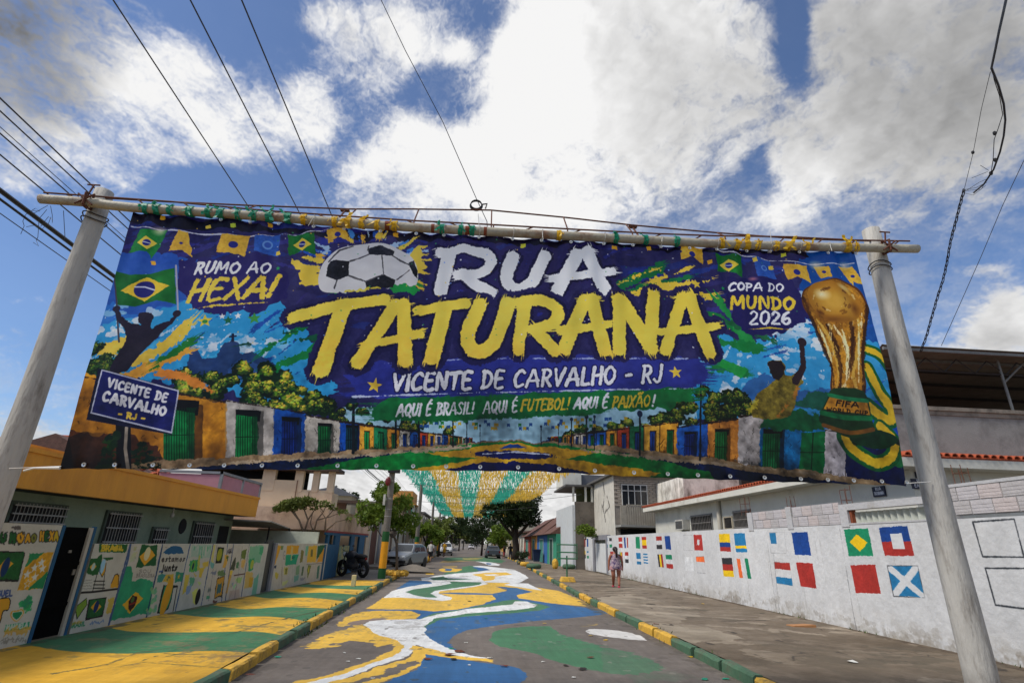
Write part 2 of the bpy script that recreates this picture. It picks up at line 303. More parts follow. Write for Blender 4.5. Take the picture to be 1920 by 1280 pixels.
class Canvas:
    """u,v in metres on a plane O + u*U + v*V ; two-number points are photo pixels looked up on that plane"""
    def __init__(s, O, U, V, u0, u1, v0, v1, ru, rv, base):
        s.O = np.array(O, float); s.U = np.array(U, float); s.V = np.array(V, float); s.U /= np.linalg.norm(s.U); s.V /= np.linalg.norm(s.V)
        s.Nn = np.cross(s.U, s.V); s.u0, s.u1, s.v0, s.v1, s.ru, s.rv = u0, u1, v0, v1, ru, rv
        s.W = int((u1-u0)*ru); s.H = int((v1-v0)*rv); s.a = np.empty((s.H, s.W, 3), np.float32); s.a[:] = base
        s.zo = (0, 0, 1)
    def z(s, x, y, k): s.zo = (x, y, k); return s
    def m(s, p):
        if len(p) == 3: return (p[0], p[1])
        r = ray(s.zo[0]+p[0]/s.zo[2], s.zo[1]+p[1]/s.zo[2]); t = (s.O-CAMP).dot(s.Nn)/r.dot(s.Nn); w = CAMP+r*t-s.O
        return (w.dot(s.U), w.dot(s.V))
    def ms(s, P): return [s.m(p) for p in P]
    def reg(s, P, mg):
        us = [p[0] for p in P]; vv = [p[1] for p in P]
        i0 = max(0, int((min(us)-mg-s.u0)*s.ru)); i1 = min(s.W, int((max(us)+mg-s.u0)*s.ru)+2); j0 = max(0, int((min(vv)-mg-s.v0)*s.rv)); j1 = min(s.H, int((max(vv)+mg-s.v0)*s.rv)+2)
        if i1 <= i0 or j1 <= j0: return None
        gu, gv = np.meshgrid(((np.arange(i0, i1)+.5)/s.ru+s.u0).astype(np.float32), ((np.arange(j0, j1)+.5)/s.rv+s.v0).astype(np.float32))
        return (slice(j0, j1), slice(i0, i1)), gu, gv
    def nz(s, gu, gv, sc, k=0, off=0): return samp(NT[k], gu*sc+37*off, gv*sc+91*off)
    def put(s, sl, mask, col, al=1.0):
        a = (mask*al)[..., None]; c = np.asarray(col, np.float32); s.a[sl] = s.a[sl]*(1-a)+c*a
    def poly(s, P, col, wob=0, ws=60, al=1, fade=0, sm=0, tex=0, px=True):
        P = s.ms(P)
        if sm: P = smooth(P, sm)
        g = s.reg(P, wob*3+.02)
        if g is None: return
        sl, gu, gv = g
        if wob:
            du = s.nz(gu, gv, ws, 0, 1)*wob; dv = s.nz(gu, gv, ws, 0, 2)*wob
        else: du = dv = 0
        x = gu+du; y = gv+dv; ins = np.zeros(gu.shape, bool); n = len(P)
        for i in range(n):
            (x1, y1), (x2, y2) = P[i], P[(i+1) % n]
            if y1 == y2: continue
            ins ^= ((y1 > y) != (y2 > y)) & (x < (x2-x1)*(y-y1)/(y2-y1)+x1)
        mk = ins.astype(np.float32)
        if fade: mk = mk*np.clip(.5+fade+s.nz(gu, gv, ws, 1, 5)*.5, 0, 1)
        c = np.asarray(col, np.float32)
        if tex: c = c*(1+tex*s.nz(gu, gv, ws*1.5, 0, 7))[..., None]
        s.put(sl, mk, c, al)
    def stroke(s, P, w, col, rough=0, al=1, streak=0, rs=160, sm=0):
        P = s.ms(P)
        if sm: P = smooth(P, sm, False)
        ww = list(w) if hasattr(w, '__len__') else [w]*len(P)
        if len(ww) != len(P): ww = list(np.interp(np.linspace(0, 1, len(P)), np.linspace(0, 1, len(ww)), ww))
        g = s.reg(P, max(ww)+streak+rough*3)
        if g is None: return
        sl, gu, gv = g; D = np.full(gu.shape, 9., np.float32)
        for i in range(len(P)-1):
            (x1, y1), (x2, y2) = P[i], P[i+1]; dx, dy = x2-x1, y2-y1; ll = dx*dx+dy*dy+1e-9
            t = np.clip(((gu-x1)*dx+(gv-y1)*dy)/ll, 0, 1)
            d = np.sqrt((gu-x1-t*dx)**2+(gv-y1-t*dy)**2)-(ww[i]*(1-t)+ww[i+1]*t)/2; D = np.minimum(D, d)
        if streak:
            for (a, b, wd, o) in ((P[1], P[0], ww[0], 3), (P[-2], P[-1], ww[-1], 4)):
                dx, dy = b[0]-a[0], b[1]-a[1]; ll = math.hypot(dx, dy)+1e-9; dx /= ll; dy /= ll
                t = (gu-b[0])*dx+(gv-b[1])*dy; q = -(gu-b[0])*dy+(gv-b[1])*dx
                ln = streak*(.55+.5*samp(NT[2], q*260+o*91+b[0]*50, q*0+b[1]*313))
                m2 = np.where((t > -wd*.6) & (t < ln), np.abs(q)-wd/2*1.02, 9); D = np.minimum(D, m2)
        if rough: D = D+s.nz(gu, gv, rs, 0, 3)*rough
        mk = np.clip(-D*s.ru+.5, 0, 1)
        s.put(sl, mk, col, al)
    def ell(s, c, rx, ry, col, al=1, rough=0, rs=100, rot=0, soft=0):
        c = s.m(c); g = s.reg([c], max(rx, ry)*1.2+rough*3)
        if g is None: return
        sl, gu, gv = g; x = gu-c[0]; y = gv-c[1]; cs, sn = math.cos(rot), math.sin(rot); x, y = x*cs+y*sn, -x*sn+y*cs
        D = (np.sqrt((x/rx)**2+(y/ry)**2)-1)*min(rx, ry)
        if rough: D = D+s.nz(gu, gv, rs, 0, 4)*rough
        mk = np.clip(-D/soft, 0, 1) if soft else np.clip(-D*s.ru+.5, 0, 1); s.put(sl, mk, col, al)
    def text(s, t, Q, w, col, rough=0, streak=0, halo=None, hw=0, gap=.2, al=1):
        """Q: corners tl,tr,br,bl of the line of writing"""
        tl, tr, br, bl = s.ms(Q); x = 0; items = []
        for ch in t:
            ex = []
            if ch in ACC: ch, ex = ACC[ch]
            wd, st = FONT.get(ch, FONT['-']); items += [[(x+p[0], p[1]) for p in q] for q in st+ex]; x += wd+gap
        tot = x-gap
        def mp(p):
            a = p[0]/tot; b = p[1]; q = [tl[i]*(1-a)*b+tr[i]*a*b+br[i]*a*(1-b)+bl[i]*(1-a)*(1-b) for i in (0, 1)]; return (q[0], q[1], 0)
        for ps, c2, w2, st in ([(0, halo, w+hw, 0)] if halo is not None else [])+[(1, col, w, streak)]:
            for q in items:
                if len(q) > 3: q = [p for p in smooth(q, 3, False)]
                s.stroke([mp(p) for p in q], w2, c2, rough=rough, streak=st, al=al)
    def scrib(s, t, Q, w, col, **k):
        # illegible handwriting: a wavy pen line
        tl, tr, br, bl = s.ms(Q); g = random.Random(len(t)*31+int(tl[0]*99)); P = []; n = 4+3*len(t)
        for i in range(n):
            a = i/(n-1); b = g.uniform(.1, .9); P.append(tuple(tl[j]*(1-a)*b+tr[j]*a*b+br[j]*a*(1-b)+bl[j]*(1-a)*(1-b) for j in (0, 1))+(0,))
        s.stroke(P, w, col, sm=3, al=.8)
    def star(s, c, r, col, rot=0, rough=0):
        c = s.m(c); P = []
        for i in range(10):
            a = math.pi/2+rot+i*math.pi/5; q = r if i % 2 == 0 else r*.42; P.append((c[0]+q*math.cos(a), c[1]+q*math.sin(a), 0))
        s.poly(P, col, wob=rough)
    def foliage(s, P, n, r, cols, seed=1):
        """leaf clumps scattered in a polygon, lit ones on top"""
        P = s.ms(P); g = random.Random(seed); us = [p[0] for p in P]; vv = [p[1] for p in P]; pts = []
        while len(pts) < n:
            x = g.uniform(min(us), max(us)); y = g.uniform(min(vv), max(vv)); ins = False
            for i in range(len(P)):
                (x1, y1), (x2, y2) = P[i], P[(i+1) % len(P)]
                if (y1 > y) != (y2 > y) and x < (x2-x1)*(y-y1)/(y2-y1)+x1: ins = not ins
            if ins: pts.append((x, y))
        # painted tree clumps: dark mass, then mid tones, lit leaves gathered on each clump's upper side
        if n < 100:
            for (x, y) in pts: q = r*g.uniform(.6, 1.2); s.ell((x, y, 0), q, q*.8, [v*g.uniform(.85, 1.15) for v in g.choice(cols)], rough=q*.3, rs=200)
            return
        nc = max(3, n//16); pts = sorted(pts[:nc], key=lambda p: -p[1]); m = len(cols); dk, mid, lt = cols[0], cols[m//2 if m > 2 else -1], cols[-1]
        mid = cols[1] if mid == dk else mid; md2 = cols[-2] if m > 2 else mid
        for (x, y) in pts: s.ell((x, y, 0), r*2.9, r*2.2, [v*g.uniform(.8, 1.1) for v in dk], rough=r*.5, rs=90)
        for (x, y) in pts:
            R_ = r*g.uniform(1.7, 2.6)
            for (cnt, cc, sz, up, sp) in ((16, mid, .42, .05, .95), (12, md2, .30, .38, .72), (9, lt, .20, .62, .5)):
                for i in range(cnt):
                    a = g.uniform(0, 6.28); q = R_*sp*math.sqrt(g.random()); s.ell((x+q*math.cos(a)+R_*.12, y+q*math.sin(a)*.7+R_*up*.8, 0), r*sz*g.uniform(.6, 1.3), r*sz*g.uniform(.5, 1), [v*g.uniform(.8, 1.15) for v in cc], rough=r*.12, rs=260, al=.9)
    def wear(s, k, sc=3.0, lim=1.15, mask=None, col=(112, 104, 97), streak=None):
        """paint rubbed through to the ground where two noises agree, plus roller streaks and dust"""
        _, gu, gv = s.reg([(s.u0, s.v0), (s.u1, s.v1)], .1)
        w = s.nz(gu, gv, sc*12, 1, 21)*.6+s.nz(gu, gv, sc*60, 0, 22)*.8
        if mask is not None: w = w+mask(gu, gv)
        a = (np.clip((w-lim)*1.6, 0, 1)*k)[..., None]; s.a = s.a*(1-a)+np.array(col, np.float32)*a
        st = samp(NT[0], gu*90, gv*7+400)*.5+samp(NT[0], gu*10+77, gv*110)*.35; s.a *= (1+.055*st)[..., None]
        du = np.clip(s.nz(gu, gv, 9, 1, 30)*.5+.1, 0, 1)[..., None]*.20; s.a = s.a*(1-du)+np.array((136, 126, 112), np.float32)*du
    def uv(s, p):
        w = np.array(p)-s.O; return ((w.dot(s.U)-s.u0)/(s.u1-s.u0), (w.dot(s.V)-s.v0)/(s.v1-s.v0))
    def noise(s, amt, sc, k=0, tint=(1, 1, 1)):
        _, gu, gv = s.reg([(s.u0, s.v0), (s.u1, s.v1)], .1); q = s.nz(gu, gv, sc, k, 9)[..., None]; s.a = s.a+amt*q*np.array(tint, np.float32)
def smooth(P, k, closed=True):
    P = [np.array(p[:2], float) for p in P]; n = len(P); out = []
    for i in range(n if closed else n-1):
        g = (lambda j: P[j % n]) if closed else (lambda j: P[max(0, min(n-1, j))])
        p0, p1, p2, p3 = g(i-1), g(i), g(i+1), g(i+2)
        for j in range(k):
            t = j/k; q = .5*((2*p1)+(-p0+p2)*t+(2*p0-5*p1+4*p2-p3)*t*t+(-p0+3*p1-3*p2+p3)*t**3); out.append((q[0], q[1]))
    if not closed: out.append(tuple(P[-1]))
    return out
def T0(q): return [(p[0], p[1], 0) for p in q]

# ------------------------------------------------------------------ banner artwork
BY = 6.0
bc = Canvas((0, BY, 0), (1, 0, 0), (0, 0, 1), -4.5, 5.14, 2.1, 5.56, 270, 270, (46, 43, 88))
NAVY = (40, 36, 78); INK = (30, 26, 66); YEL = (226, 184, 70); WHT = (222, 222, 232); BLU = (40, 84, 170); GRN = (24, 112, 62); ORG = (214, 148, 44)
def paint_banner(c):
    # night-blue top with brushed blues and violets
    for i in range(130):
        x = random.uniform(120, 1690); y = random.uniform(400, 620); l = random.uniform(40, 150); a = random.uniform(-.5, .3)
        c.stroke([(x, y), (x+l, y+l*a)], random.uniform(.02, .09), random.choice([(56, 52, 112), (42, 58, 126), (36, 33, 72), (62, 60, 138), (36, 66, 150), (50, 58, 150), (30, 50, 120)]), rough=.012, al=.55, streak=.12, rs=90)
    c.poly([(236, 396), (400, 410), (560, 424), (900, 446), (1180, 458), (1400, 468), (1620, 470), (1620, 488), (1500, 480), (1300, 468), (900, 458), (700, 444), (500, 428), (230, 420)], (28, 25, 44), wob=.03, ws=20)
    # painted skies
    SKY = (52, 138, 198)
    c.poly([(190, 560), (250, 600), (340, 560), (520, 560), (600, 640), (640, 740), (560, 760), (300, 720), (140, 700), (160, 600)], SKY, wob=.05, ws=30)
    c.poly([(200, 470), (240, 470), (360, 480), (360, 560), (220, 610), (150, 640)], (44, 92, 178), wob=.05, ws=25, al=.8)
    c.poly([(1335, 630), (1420, 640), (1500, 610), (1560, 590), (1640, 600), (1690, 760), (1700, 880), (1480, 800), (1300, 780), (1300, 700)], SKY, wob=.05, ws=30)
    c.poly([(1490, 505), (1530, 480), (1620, 480), (1650, 560), (1672, 650), (1560, 640), (1500, 600)], (26, 74, 142), wob=.06, ws=25)
    c.poly([(1620, 600), (1650, 600), (1690, 760), (1640, 720)], (34, 104, 170), wob=.05, ws=25)
    c.poly([(640, 760), (1300, 760), (1300, 828), (640, 828)], (150, 190, 214), wob=.02)
    for i in range(170):
        x, y = random.choice([(random.gauss(440, 60), random.gauss(640, 22)), (random.gauss(210, 30), random.gauss(620, 25)), (random.gauss(1420, 60), random.gauss(680, 30)), (random.gauss(1500, 30), random.gauss(640, 40)), (random.gauss(1390, 40), random.gauss(720, 15))])
        c.ell((x, y), random.uniform(.03, .11), random.uniform(.02, .06), random.choice([(206, 216, 232), (168, 196, 226), (222, 226, 236), (120, 170, 214)]), al=.8, rough=.02, rs=60)
    for i in range(50):
        x, y = random.choice([(random.uniform(160, 620), random.uniform(600, 700)), (random.uniform(1340, 1680), random.uniform(600, 760))])
        c.stroke([(x, y), (x+random.uniform(15, 45), y-random.uniform(5, 30))], random.uniform(.015, .05), random.choice([(34, 76, 160), (70, 160, 214), (28, 58, 130), (190, 210, 230)]), rough=.01, streak=.06, al=.8)
    # hills
    c.poly([(345, 700), (352, 655), (365, 648), (375, 668), (398, 668), (410, 650), (418, 638), (432, 634), (444, 640), (447, 658), (470, 657), (500, 672), (525, 690), (540, 710)], (40, 62, 104), wob=.012, ws=60)
    c.poly([(420, 690), (450, 668), (500, 690), (530, 712), (430, 712)], (52, 84, 140), wob=.01, al=.7)
    c.stroke([(433, 636), (433, 624)], .03, (28, 34, 58)); c.stroke([(427, 628), (439, 627)], .02, (28, 34, 58))
    c.poly([(1370, 760), (1400, 720), (1430, 704), (1460, 716), (1500, 735), (1560, 728), (1580, 770)], (46, 92, 150), wob=.015, ws=60)
    c.poly([(1480, 760), (1520, 735), (1590, 745), (1600, 780)], (26, 84, 70), wob=.02, ws=60)
    # yellow and green brush splashes
    for P, w, col in [([(205, 660), (190, 655), (232, 640)], .16, YEL), ([(225, 690), (300, 655), (345, 610)], .14, YEL), ([(250, 700), (345, 655)], .12, (220, 150, 60)), ([(300, 672), (352, 640)], .08, (40, 110, 50)), ([(190, 690), (240, 660)], .14, (30, 90, 52)),
                      ([(500, 650), (560, 610)], .14, GRN), ([(510, 690), (590, 650)], .16, GRN), ([(530, 640), (620, 625)], .1, (20, 80, 60)), ([(470, 640), (540, 620)], .08, (20, 70, 60)), ([(490, 625), (560, 560)], .06, (50, 44, 100)),
                      ([(1340, 690), (1395, 700)], .1, GRN), ([(1170, 530), (1240, 500)], .14, (24, 104, 66)), ([(1180, 545), (1290, 520)], .1, (24, 104, 66)), ([(1175, 525), (1225, 505)], .05, YEL), ([(1225, 525), (1290, 503)], .045, YEL), ([(1200, 545), (1320, 525)], .09, YEL), ([(1290, 545), (1340, 560)], .06, YEL), ([(1300, 560), (1340, 552)], .05, YEL),
                      ([(1320, 590), (1400, 620)], .14, GRN), ([(1350, 570), (1400, 640)], .12, (40, 130, 70)), ([(1340, 640), (1420, 655)], .12, GRN), ([(1360, 600), (1440, 640)], .08, (30, 90, 60))]:
        c.stroke(P, w, col, rough=.025, streak=.16, rs=70)
    c.poly([(1348, 672), (1400, 692), (1390, 710), (1340, 685)], (34, 140, 66), wob=.01)
    c.noise(4, 40)
    # trees
    DK, MD, LT, YL = (22, 40, 24), (48, 74, 32), (110, 126, 44), (190, 180, 66)
    c.foliage([(140, 700), (165, 645), (195, 655), (215, 700), (240, 720), (140, 730)], 240, .035, [DK, DK, MD, MD, LT], 1)
    c.foliage([(330, 720), (350, 685), (400, 700), (450, 682), (500, 690), (555, 700), (600, 745), (640, 775), (500, 770), (420, 745), (340, 735)], 900, .036, [DK, DK, DK, MD, DK, MD, DK, MD, LT, YL], 2)
    c.foliage([(560, 765), (640, 745), (720, 775), (860, 800), (880, 812), (700, 805), (560, 790)], 420, .022, [DK, DK, MD, LT, YL], 3)
    c.foliage([(1060, 812), (1120, 795), (1200, 785), (1290, 740), (1330, 725), (1395, 745), (1410, 790), (1250, 800), (1080, 820)], 900, .03, [DK, DK, DK, MD, DK, MD, DK, MD, LT, (160, 160, 70)], 4)
    # rows of small painted houses along the street, left and right
    def house(x0, x1, t0, t1, b0, b1, col, door=None, dcol=(18, 96, 52), rough=.01):
        c.poly([(x0, t0), (x1, t1), (x1, b1), (x0, b0)], col, wob=rough, ws=60, tex=.10)
        g = random.Random(int(x0*7)); W_ = x1-x0; dk = [v*.5 for v in col]; u = .006
        if W_ > 14:
            P = [(x0, t0), (x1, t1), (x1, b1), (x0, b0)]
            for (ws, cl, al, fd) in ((26, [min(255, v*1.2+8) for v in col], .5, -.25), (34, [v*.62 for v in col], .6, -.3), (70, [v*.42 for v in col], .6, -.42)): c.poly(P, cl, ws=ws, al=al, fade=fd, wob=.004)
            for i in range(int(W_/5)):
                f = g.random(); x = x0+W_*f; yb = b0*(1-f)+b1*f; h = g.uniform(3, 14)
                c.stroke([(x, yb), (x+g.uniform(-2, 2), yb-h)], [g.uniform(.02, .06), .006], [v*.5 for v in col], rough=.012, al=.6)
                x = x0+W_*g.random(); f = (x-x0)/W_; y = t0*(1-f)+t1*f+g.uniform(3, .8*(b0-t0)); P2 = [(x, y)]
                for k in range(4): P2.append((P2[-1][0]+g.uniform(-3, 3), P2[-1][1]+g.uniform(0, 4)))
                c.stroke(P2, .006, [v*.35 for v in col], rough=.002, al=.8)
        else: c.ell((x0+W_*.3, (t0+b0)/2), u*W_*.3, u*W_*.4, dk, al=.4, rough=.01)
        c.stroke([(x0, t0+1), (x1, t1+1)], min(.022, max(.008, .0012*W_)), (40, 28, 24), rough=.006, al=.9)
        c.stroke([(x0, b0-2), (x1, b1-2)], .035, dk, rough=.02, al=.7); c.stroke([(x1, t1), (x1, b1)], .012, (30, 24, 22), al=.7)
        if door:
            d0, d1, dt = door; f0 = (d0-x0)/(x1-x0); f1 = (d1-x0)/(x1-x0); bb0 = b0*(1-f0)+b1*f0; bb1 = b0*(1-f1)+b1*f1; tt = (t0+t1)/2+dt; rv = max(1.5, (d1-d0)*.28)
            c.poly([(d0-1, tt-rv), (d1+rv, tt-rv+(t1-t0)*.2), (d1+rv, bb1), (d0-1, bb0)], [v*.45 for v in col], wob=.004); c.poly([(d0-1, tt-rv), (d1+rv*.6, tt-rv*.8), (d1+rv*.4, tt+rv), (d0, tt+rv*.8)], (18, 16, 14))
            c.poly([(d0, tt), (d1, tt+(t1-t0)*.2), (d1, bb1-1), (d0, bb0-1)], dcol, wob=.004, tex=.16, ws=20)
            n = max(1, int((d1-d0)/5))
            for k in range(1, n+1): x = d0+(d1-d0)*k/(n+1); c.stroke([(x, tt+2), (x, (bb0+bb1)/2-1)], .008, [v*.45 for v in dcol])
            if d1-d0 > 12: c.stroke([(d0, (tt+bb0)/2), (d1, (tt+bb1)/2)], .01, [v*.45 for v in dcol]); c.poly([(d1-(d1-d0)*.3, tt), (d1, tt), (d1, bb1), (d1-(d1-d0)*.2, bb1)], [v*.5 for v in dcol], al=.6, wob=.01)
    HC = [(196, 186, 178), (34, 84, 160), (206, 138, 50), (28, 104, 70), (206, 138, 50), (190, 182, 172), (34, 84, 160), (176, 66, 40), (206, 150, 60)]
    house(105, 425, 696, 752, 884, 860, (206, 134, 40), (306, 362, 38), rough=.02)
    c.poly([(108, 810), (200, 812), (300, 835), (300, 885), (105, 885)], (62, 34, 26), wob=.05, ws=25, al=.85)
    c.stroke([(300, 698), (345, 705), (395, 733)], .09, (206, 120, 50), rough=.02)
    c.poly([(110, 880), (125, 800), (135, 885)], (20, 20, 14), al=.5)
    house(420, 513, 748, 762, 861, 856, (192, 184, 178), (440, 480, 22))
    house(511, 572, 762, 772, 857, 853, (30, 82, 166), (527, 555, 20), (18, 44, 110))
    house(570, 637, 776, 786, 854, 848, (190, 182, 172), (595, 617, 16))
    house(635, 674, 788, 792, 848, 846, (28, 76, 160), (648, 668, 10), (14, 50, 60))
    x = 672; i = 2
    while x < 880:
        w = max(5, (930-x)*.11); t = 793+(x-672)*.125; b = 846-(x-672)*.078
        house(x, x+w, t, t+w*.12, b, b-w*.08, HC[i % 9], (x+w*.35, x+w*.65, (b-t)*.25), random.choice([(18, 96, 52), (20, 60, 130), (24, 100, 60)]), rough=.004); x += w; i += 1
    x = 1272; i = 1
    while x > 1030:
        w = max(5, (x-985)*.12); t = 790+(1272-x)*.12; b = 855-(1272-x)*.10
        house(x-w, x, t+w*.1, t, b-w*.1, b, HC[(i*4) % 9], (x-w*.6, x-w*.3, (b-t)*.25), random.choice([(18, 96, 52), (20, 60, 130)]), rough=.004); x -= w; i += 1
    house(1270, 1327, 800, 792, 855, 862, (34, 92, 180), (1284, 1302, 18), (16, 50, 130))
    house(1325, 1387, 792, 784, 862, 868, (204, 130, 60), (1341, 1363, 22), (26, 92, 50))
    house(1383, 1430, 780, 776, 866, 876, (184, 174, 172))
    house(1424, 1549, 798, 800, 876, 888, (24, 104, 160), (1430, 1461, 14), (14, 104, 60))
    c.poly([(1420, 800), (1430, 776), (1500, 770), (1548, 790), (1545, 812), (1480, 806)], (24, 96, 60), wob=.03)
    c.poly([(1500, 812), (1545, 810), (1545, 890), (1498, 884)], (14, 104, 60), wob=.004); c.stroke([(1522, 812), (1521, 885)], .015, (8, 50, 30)); c.stroke([(1499, 848), (1544, 848)], .012, (8, 50, 30))
    house(1544, 1586, 806, 812, 888, 896, (182, 172, 176))
    c.poly([(1584, 800), (1700, 780), (1712, 920), (1584, 905)], (20, 30, 74), wob=.02); c.poly([(1600, 760), (1680, 740), (1700, 830), (1620, 840)], (26, 74, 160), wob=.04, ws=30)
    c.poly([(1660, 850), (1700, 842), (1700, 880), (1672, 872)], (26, 110, 64), wob=.02)
    c.poly([(1650, 866), (1676, 858), (1678, 872), (1660, 880)], ORG, wob=.01)
    # street
    c.poly([(100, 884), (300, 862), (640, 846), (958, 824), (965, 824), (1300, 856), (1490, 880), (1600, 893), (1720, 920), (1720, 930), (90, 900)], (142, 118, 92), wob=.012, tex=.12)
    c.poly([(240, 884), (640, 856), (958, 826), (965, 826), (1260, 862), (1480, 892), (1600, 905), (1600, 940), (200, 930)], (16, 30, 66), wob=.008, tex=.2)
    c.poly([(560, 880), (660, 862), (860, 833), (957, 827), (966, 827), (1070, 838), (1200, 858), (1330, 885), (1340, 900), (540, 890)], (18, 116, 54), wob=.01, tex=.08)
    c.poly([(670, 892), (800, 876), (895, 861), (800, 850), (900, 836), (957, 830), (966, 830), (1030, 840), (1130, 850), (1060, 862), (1180, 878), (1240, 890), (1200, 900), (700, 900)], (196, 148, 44), wob=.01, tex=.08)
    c.ell((966, 852), .46, .052, (24, 28, 84), rough=.008); c.stroke([(905, 850), (966, 846), (1030, 851)], .012, (190, 196, 220), rough=.004)
    c.poly([(935, 840), (957, 832), (966, 832), (990, 840)], (30, 70, 140), wob=.006)
    c.poly([(830, 882), (900, 869), (966, 866), (1040, 872), (1110, 888), (1060, 892), (860, 892)], (24, 26, 78), wob=.01)
    c.stroke([(250, 884), (420, 868), (700, 851), (880, 836)], .03, (170, 150, 126), rough=.012)
    c.stroke([(1090, 843), (1260, 860), (1400, 874), (1560, 892)], .03, (160, 140, 118), rough=.012)
    for x, t, b, w in [(661, 748, 848, .03), (741, 770, 838, .022), (785, 776, 836, .025), (849, 785, 836, .016), (875, 790, 834, .013), (900, 796, 832, .01), (1015, 798, 834, .01), (1048, 795, 836, .012), (1072, 785, 838, .014), (1100, 780, 840, .018), (1115, 780, 842, .012), (1200, 775, 852, .025), (1313, 690, 862, .022)]:
        c.stroke([(x, t), (x, b)], w, (24, 28, 34), rough=.002); c.ell((x, t), w*1.3, w*1.6, (24, 40, 70))
    for i in range(60):
        x = random.uniform(760, 1190); y = 790-abs(x-960)*.03+random.choice([0, 5, 12]); c.poly([(x-3, y-3), (x+3, y-3), (x+3, y+4), (x, y+2), (x-3, y+4)], random.choice([(40, 110, 60), (180, 150, 50), (40, 80, 140)]))
    # green and blue brush bands
    c.poly([(705, 758), (730, 742), (900, 722), (1276, 727), (1290, 745), (1260, 765), (900, 778), (735, 788)], (22, 100, 56), wob=.03, ws=22, tex=.05)
    c.stroke([(715, 770), (850, 770), (1100, 762)], .2, (22, 100, 56), rough=.012, streak=.25); c.stroke([(1000, 745), (1240, 742), (1285, 740)], .18, (26, 108, 60), rough=.012, streak=.3)
    c.poly([(640, 700), (690, 676), (900, 664), (1280, 668), (1310, 690), (1310, 726), (900, 738), (690, 745)], (48, 54, 132), wob=.02, ws=22, tex=.04)
    c.stroke([(690, 712), (1000, 700), (1300, 698)], .32, (48, 54, 132), rough=.01, streak=.3); c.stroke([(680, 728), (900, 728)], .16, (44, 50, 124), streak=.3, rough=.01)
    c.stroke([(660, 741), (900, 733), (1300, 728)], .012, (180, 190, 226), rough=.006); c.stroke([(690, 678), (900, 668), (1290, 672)], .012, (150, 160, 210), rough=.006)
    c.star((700, 719), .095, YEL, -.1, .004); c.star((1267, 698), .085, YEL, .1, .004)
    c.text('VICENTE DE CARVALHO - RJ', [(738, 697), (1242, 684), (1238, 716), (734, 729)], .042, WHT, rough=.004, streak=.01, halo=(30, 28, 80), hw=.03)
    c.text('AQUI É BRASIL!', [(746, 756), (890, 751), (887, 773), (742, 778)], .024, WHT, rough=.003)
    c.text('AQUI É', [(909, 750), (971, 748), (969, 769), (906, 772)], .024, WHT, rough=.003)
    c.text('FUTEBOL!', [(981, 747), (1070, 745), (1066, 766), (977, 768)], .026, (214, 178, 60), rough=.003)
    c.text('AQUI É', [(1081, 745), (1141, 743), (1138, 763), (1076, 765)], .024, WHT, rough=.003)
    c.text('PAIXÃO', [(1152, 743), (1220, 740), (1217, 761), (1148, 763)], .026, (214, 178, 60), rough=.003); c.text('!', [(1225, 740), (1230, 740), (1227, 761), (1222, 761)], .024, WHT)
    # splashes round the ball
    for i in range(60):
        a = random.uniform(0, 6.28); r0 = random.uniform(80, 96); r1 = r0+random.uniform(8, 40); q = .62
        x0, y0, x1, y1 = 685+r0*math.cos(a), 495-r0*q*math.sin(a), 685+r1*math.cos(a), 495-r1*q*math.sin(a)
        c.stroke([(x0, y0), (x1, y1)], [random.uniform(.03, .1), .01], random.choice([YEL, (60, 120, 200), (214, 160, 60), (150, 180, 220), (40, 80, 170)]) if math.sin(a) > -.2 else random.choice([(210, 170, 60), (40, 120, 60)]), rough=.012, streak=.05)
    c.poly([(545, 480), (570, 492), (592, 505), (600, 520), (588, 535), (560, 530), (556, 510), (548, 495)], YEL, wob=.03, ws=40); c.poly([(770, 470), (800, 452), (794, 470), (790, 485), (800, 495), (785, 505), (776, 500)], YEL, wob=.03, ws=40)
    # football
    c.poly([(594, 520), (600, 495), (615, 478), (640, 462), (680, 453), (720, 455), (760, 470), (778, 490), (783, 515), (776, 535), (760, 540), (720, 546), (640, 546), (602, 542)], (196, 194, 196), sm=6)
    c.z(540, 420, 4)
    for P in ([(590, 160), (690, 150), (800, 190), (780, 225), (700, 222), (600, 210)], [(320, 265), (455, 262), (445, 370), (360, 410), (280, 380), (290, 310)], [(575, 410), (710, 362), (800, 395), (790, 450), (690, 470), (580, 470)], [(900, 270), (945, 260), (970, 330), (965, 390), (930, 350)]): c.poly(P, (38, 38, 46), wob=.006, tex=.2)
    for P in ([(600, 210), (460, 262)], [(700, 222), (712, 362)], [(780, 225), (905, 290)], [(450, 370), (575, 412)], [(600, 150), (590, 180)], [(300, 270), (380, 190), (480, 150)], [(710, 362), (575, 412)], [(905, 330), (810, 395)], [(360, 410), (340, 470)]): c.stroke(P, .018, (70, 68, 72), rough=.003)
    for (x, y) in ((530, 190), (560, 300), (800, 300), (480, 420)): c.ell((x, y), .13, .08, (222, 220, 222), al=.5, soft=.08)
    c.poly([(720, 470), (800, 440), (960, 450), (1000, 480), (930, 520), (740, 520)], (34, 130, 66), wob=.03, ws=40); c.poly([(420, 480), (560, 450), (760, 465), (700, 495), (420, 500)], (206, 184, 60), wob=.03, ws=40, al=.85)
    c.z(0, 0, 1)
    # headline
    def letters(S, k, col, halo):
        for ps, add, cl in ((0, .17, halo), (1, .06, (26, 22, 58)), (2, 0, col)):
            for P, w in S: c.stroke(P, [x*k+add for x in w] if hasattr(w, '__len__') else w*k+add, cl, rough=.007 if ps == 2 else .012, streak=.10 if ps == 2 else .03, rs=150, sm=0 if len(P) < 4 else 6)
    K = .0067
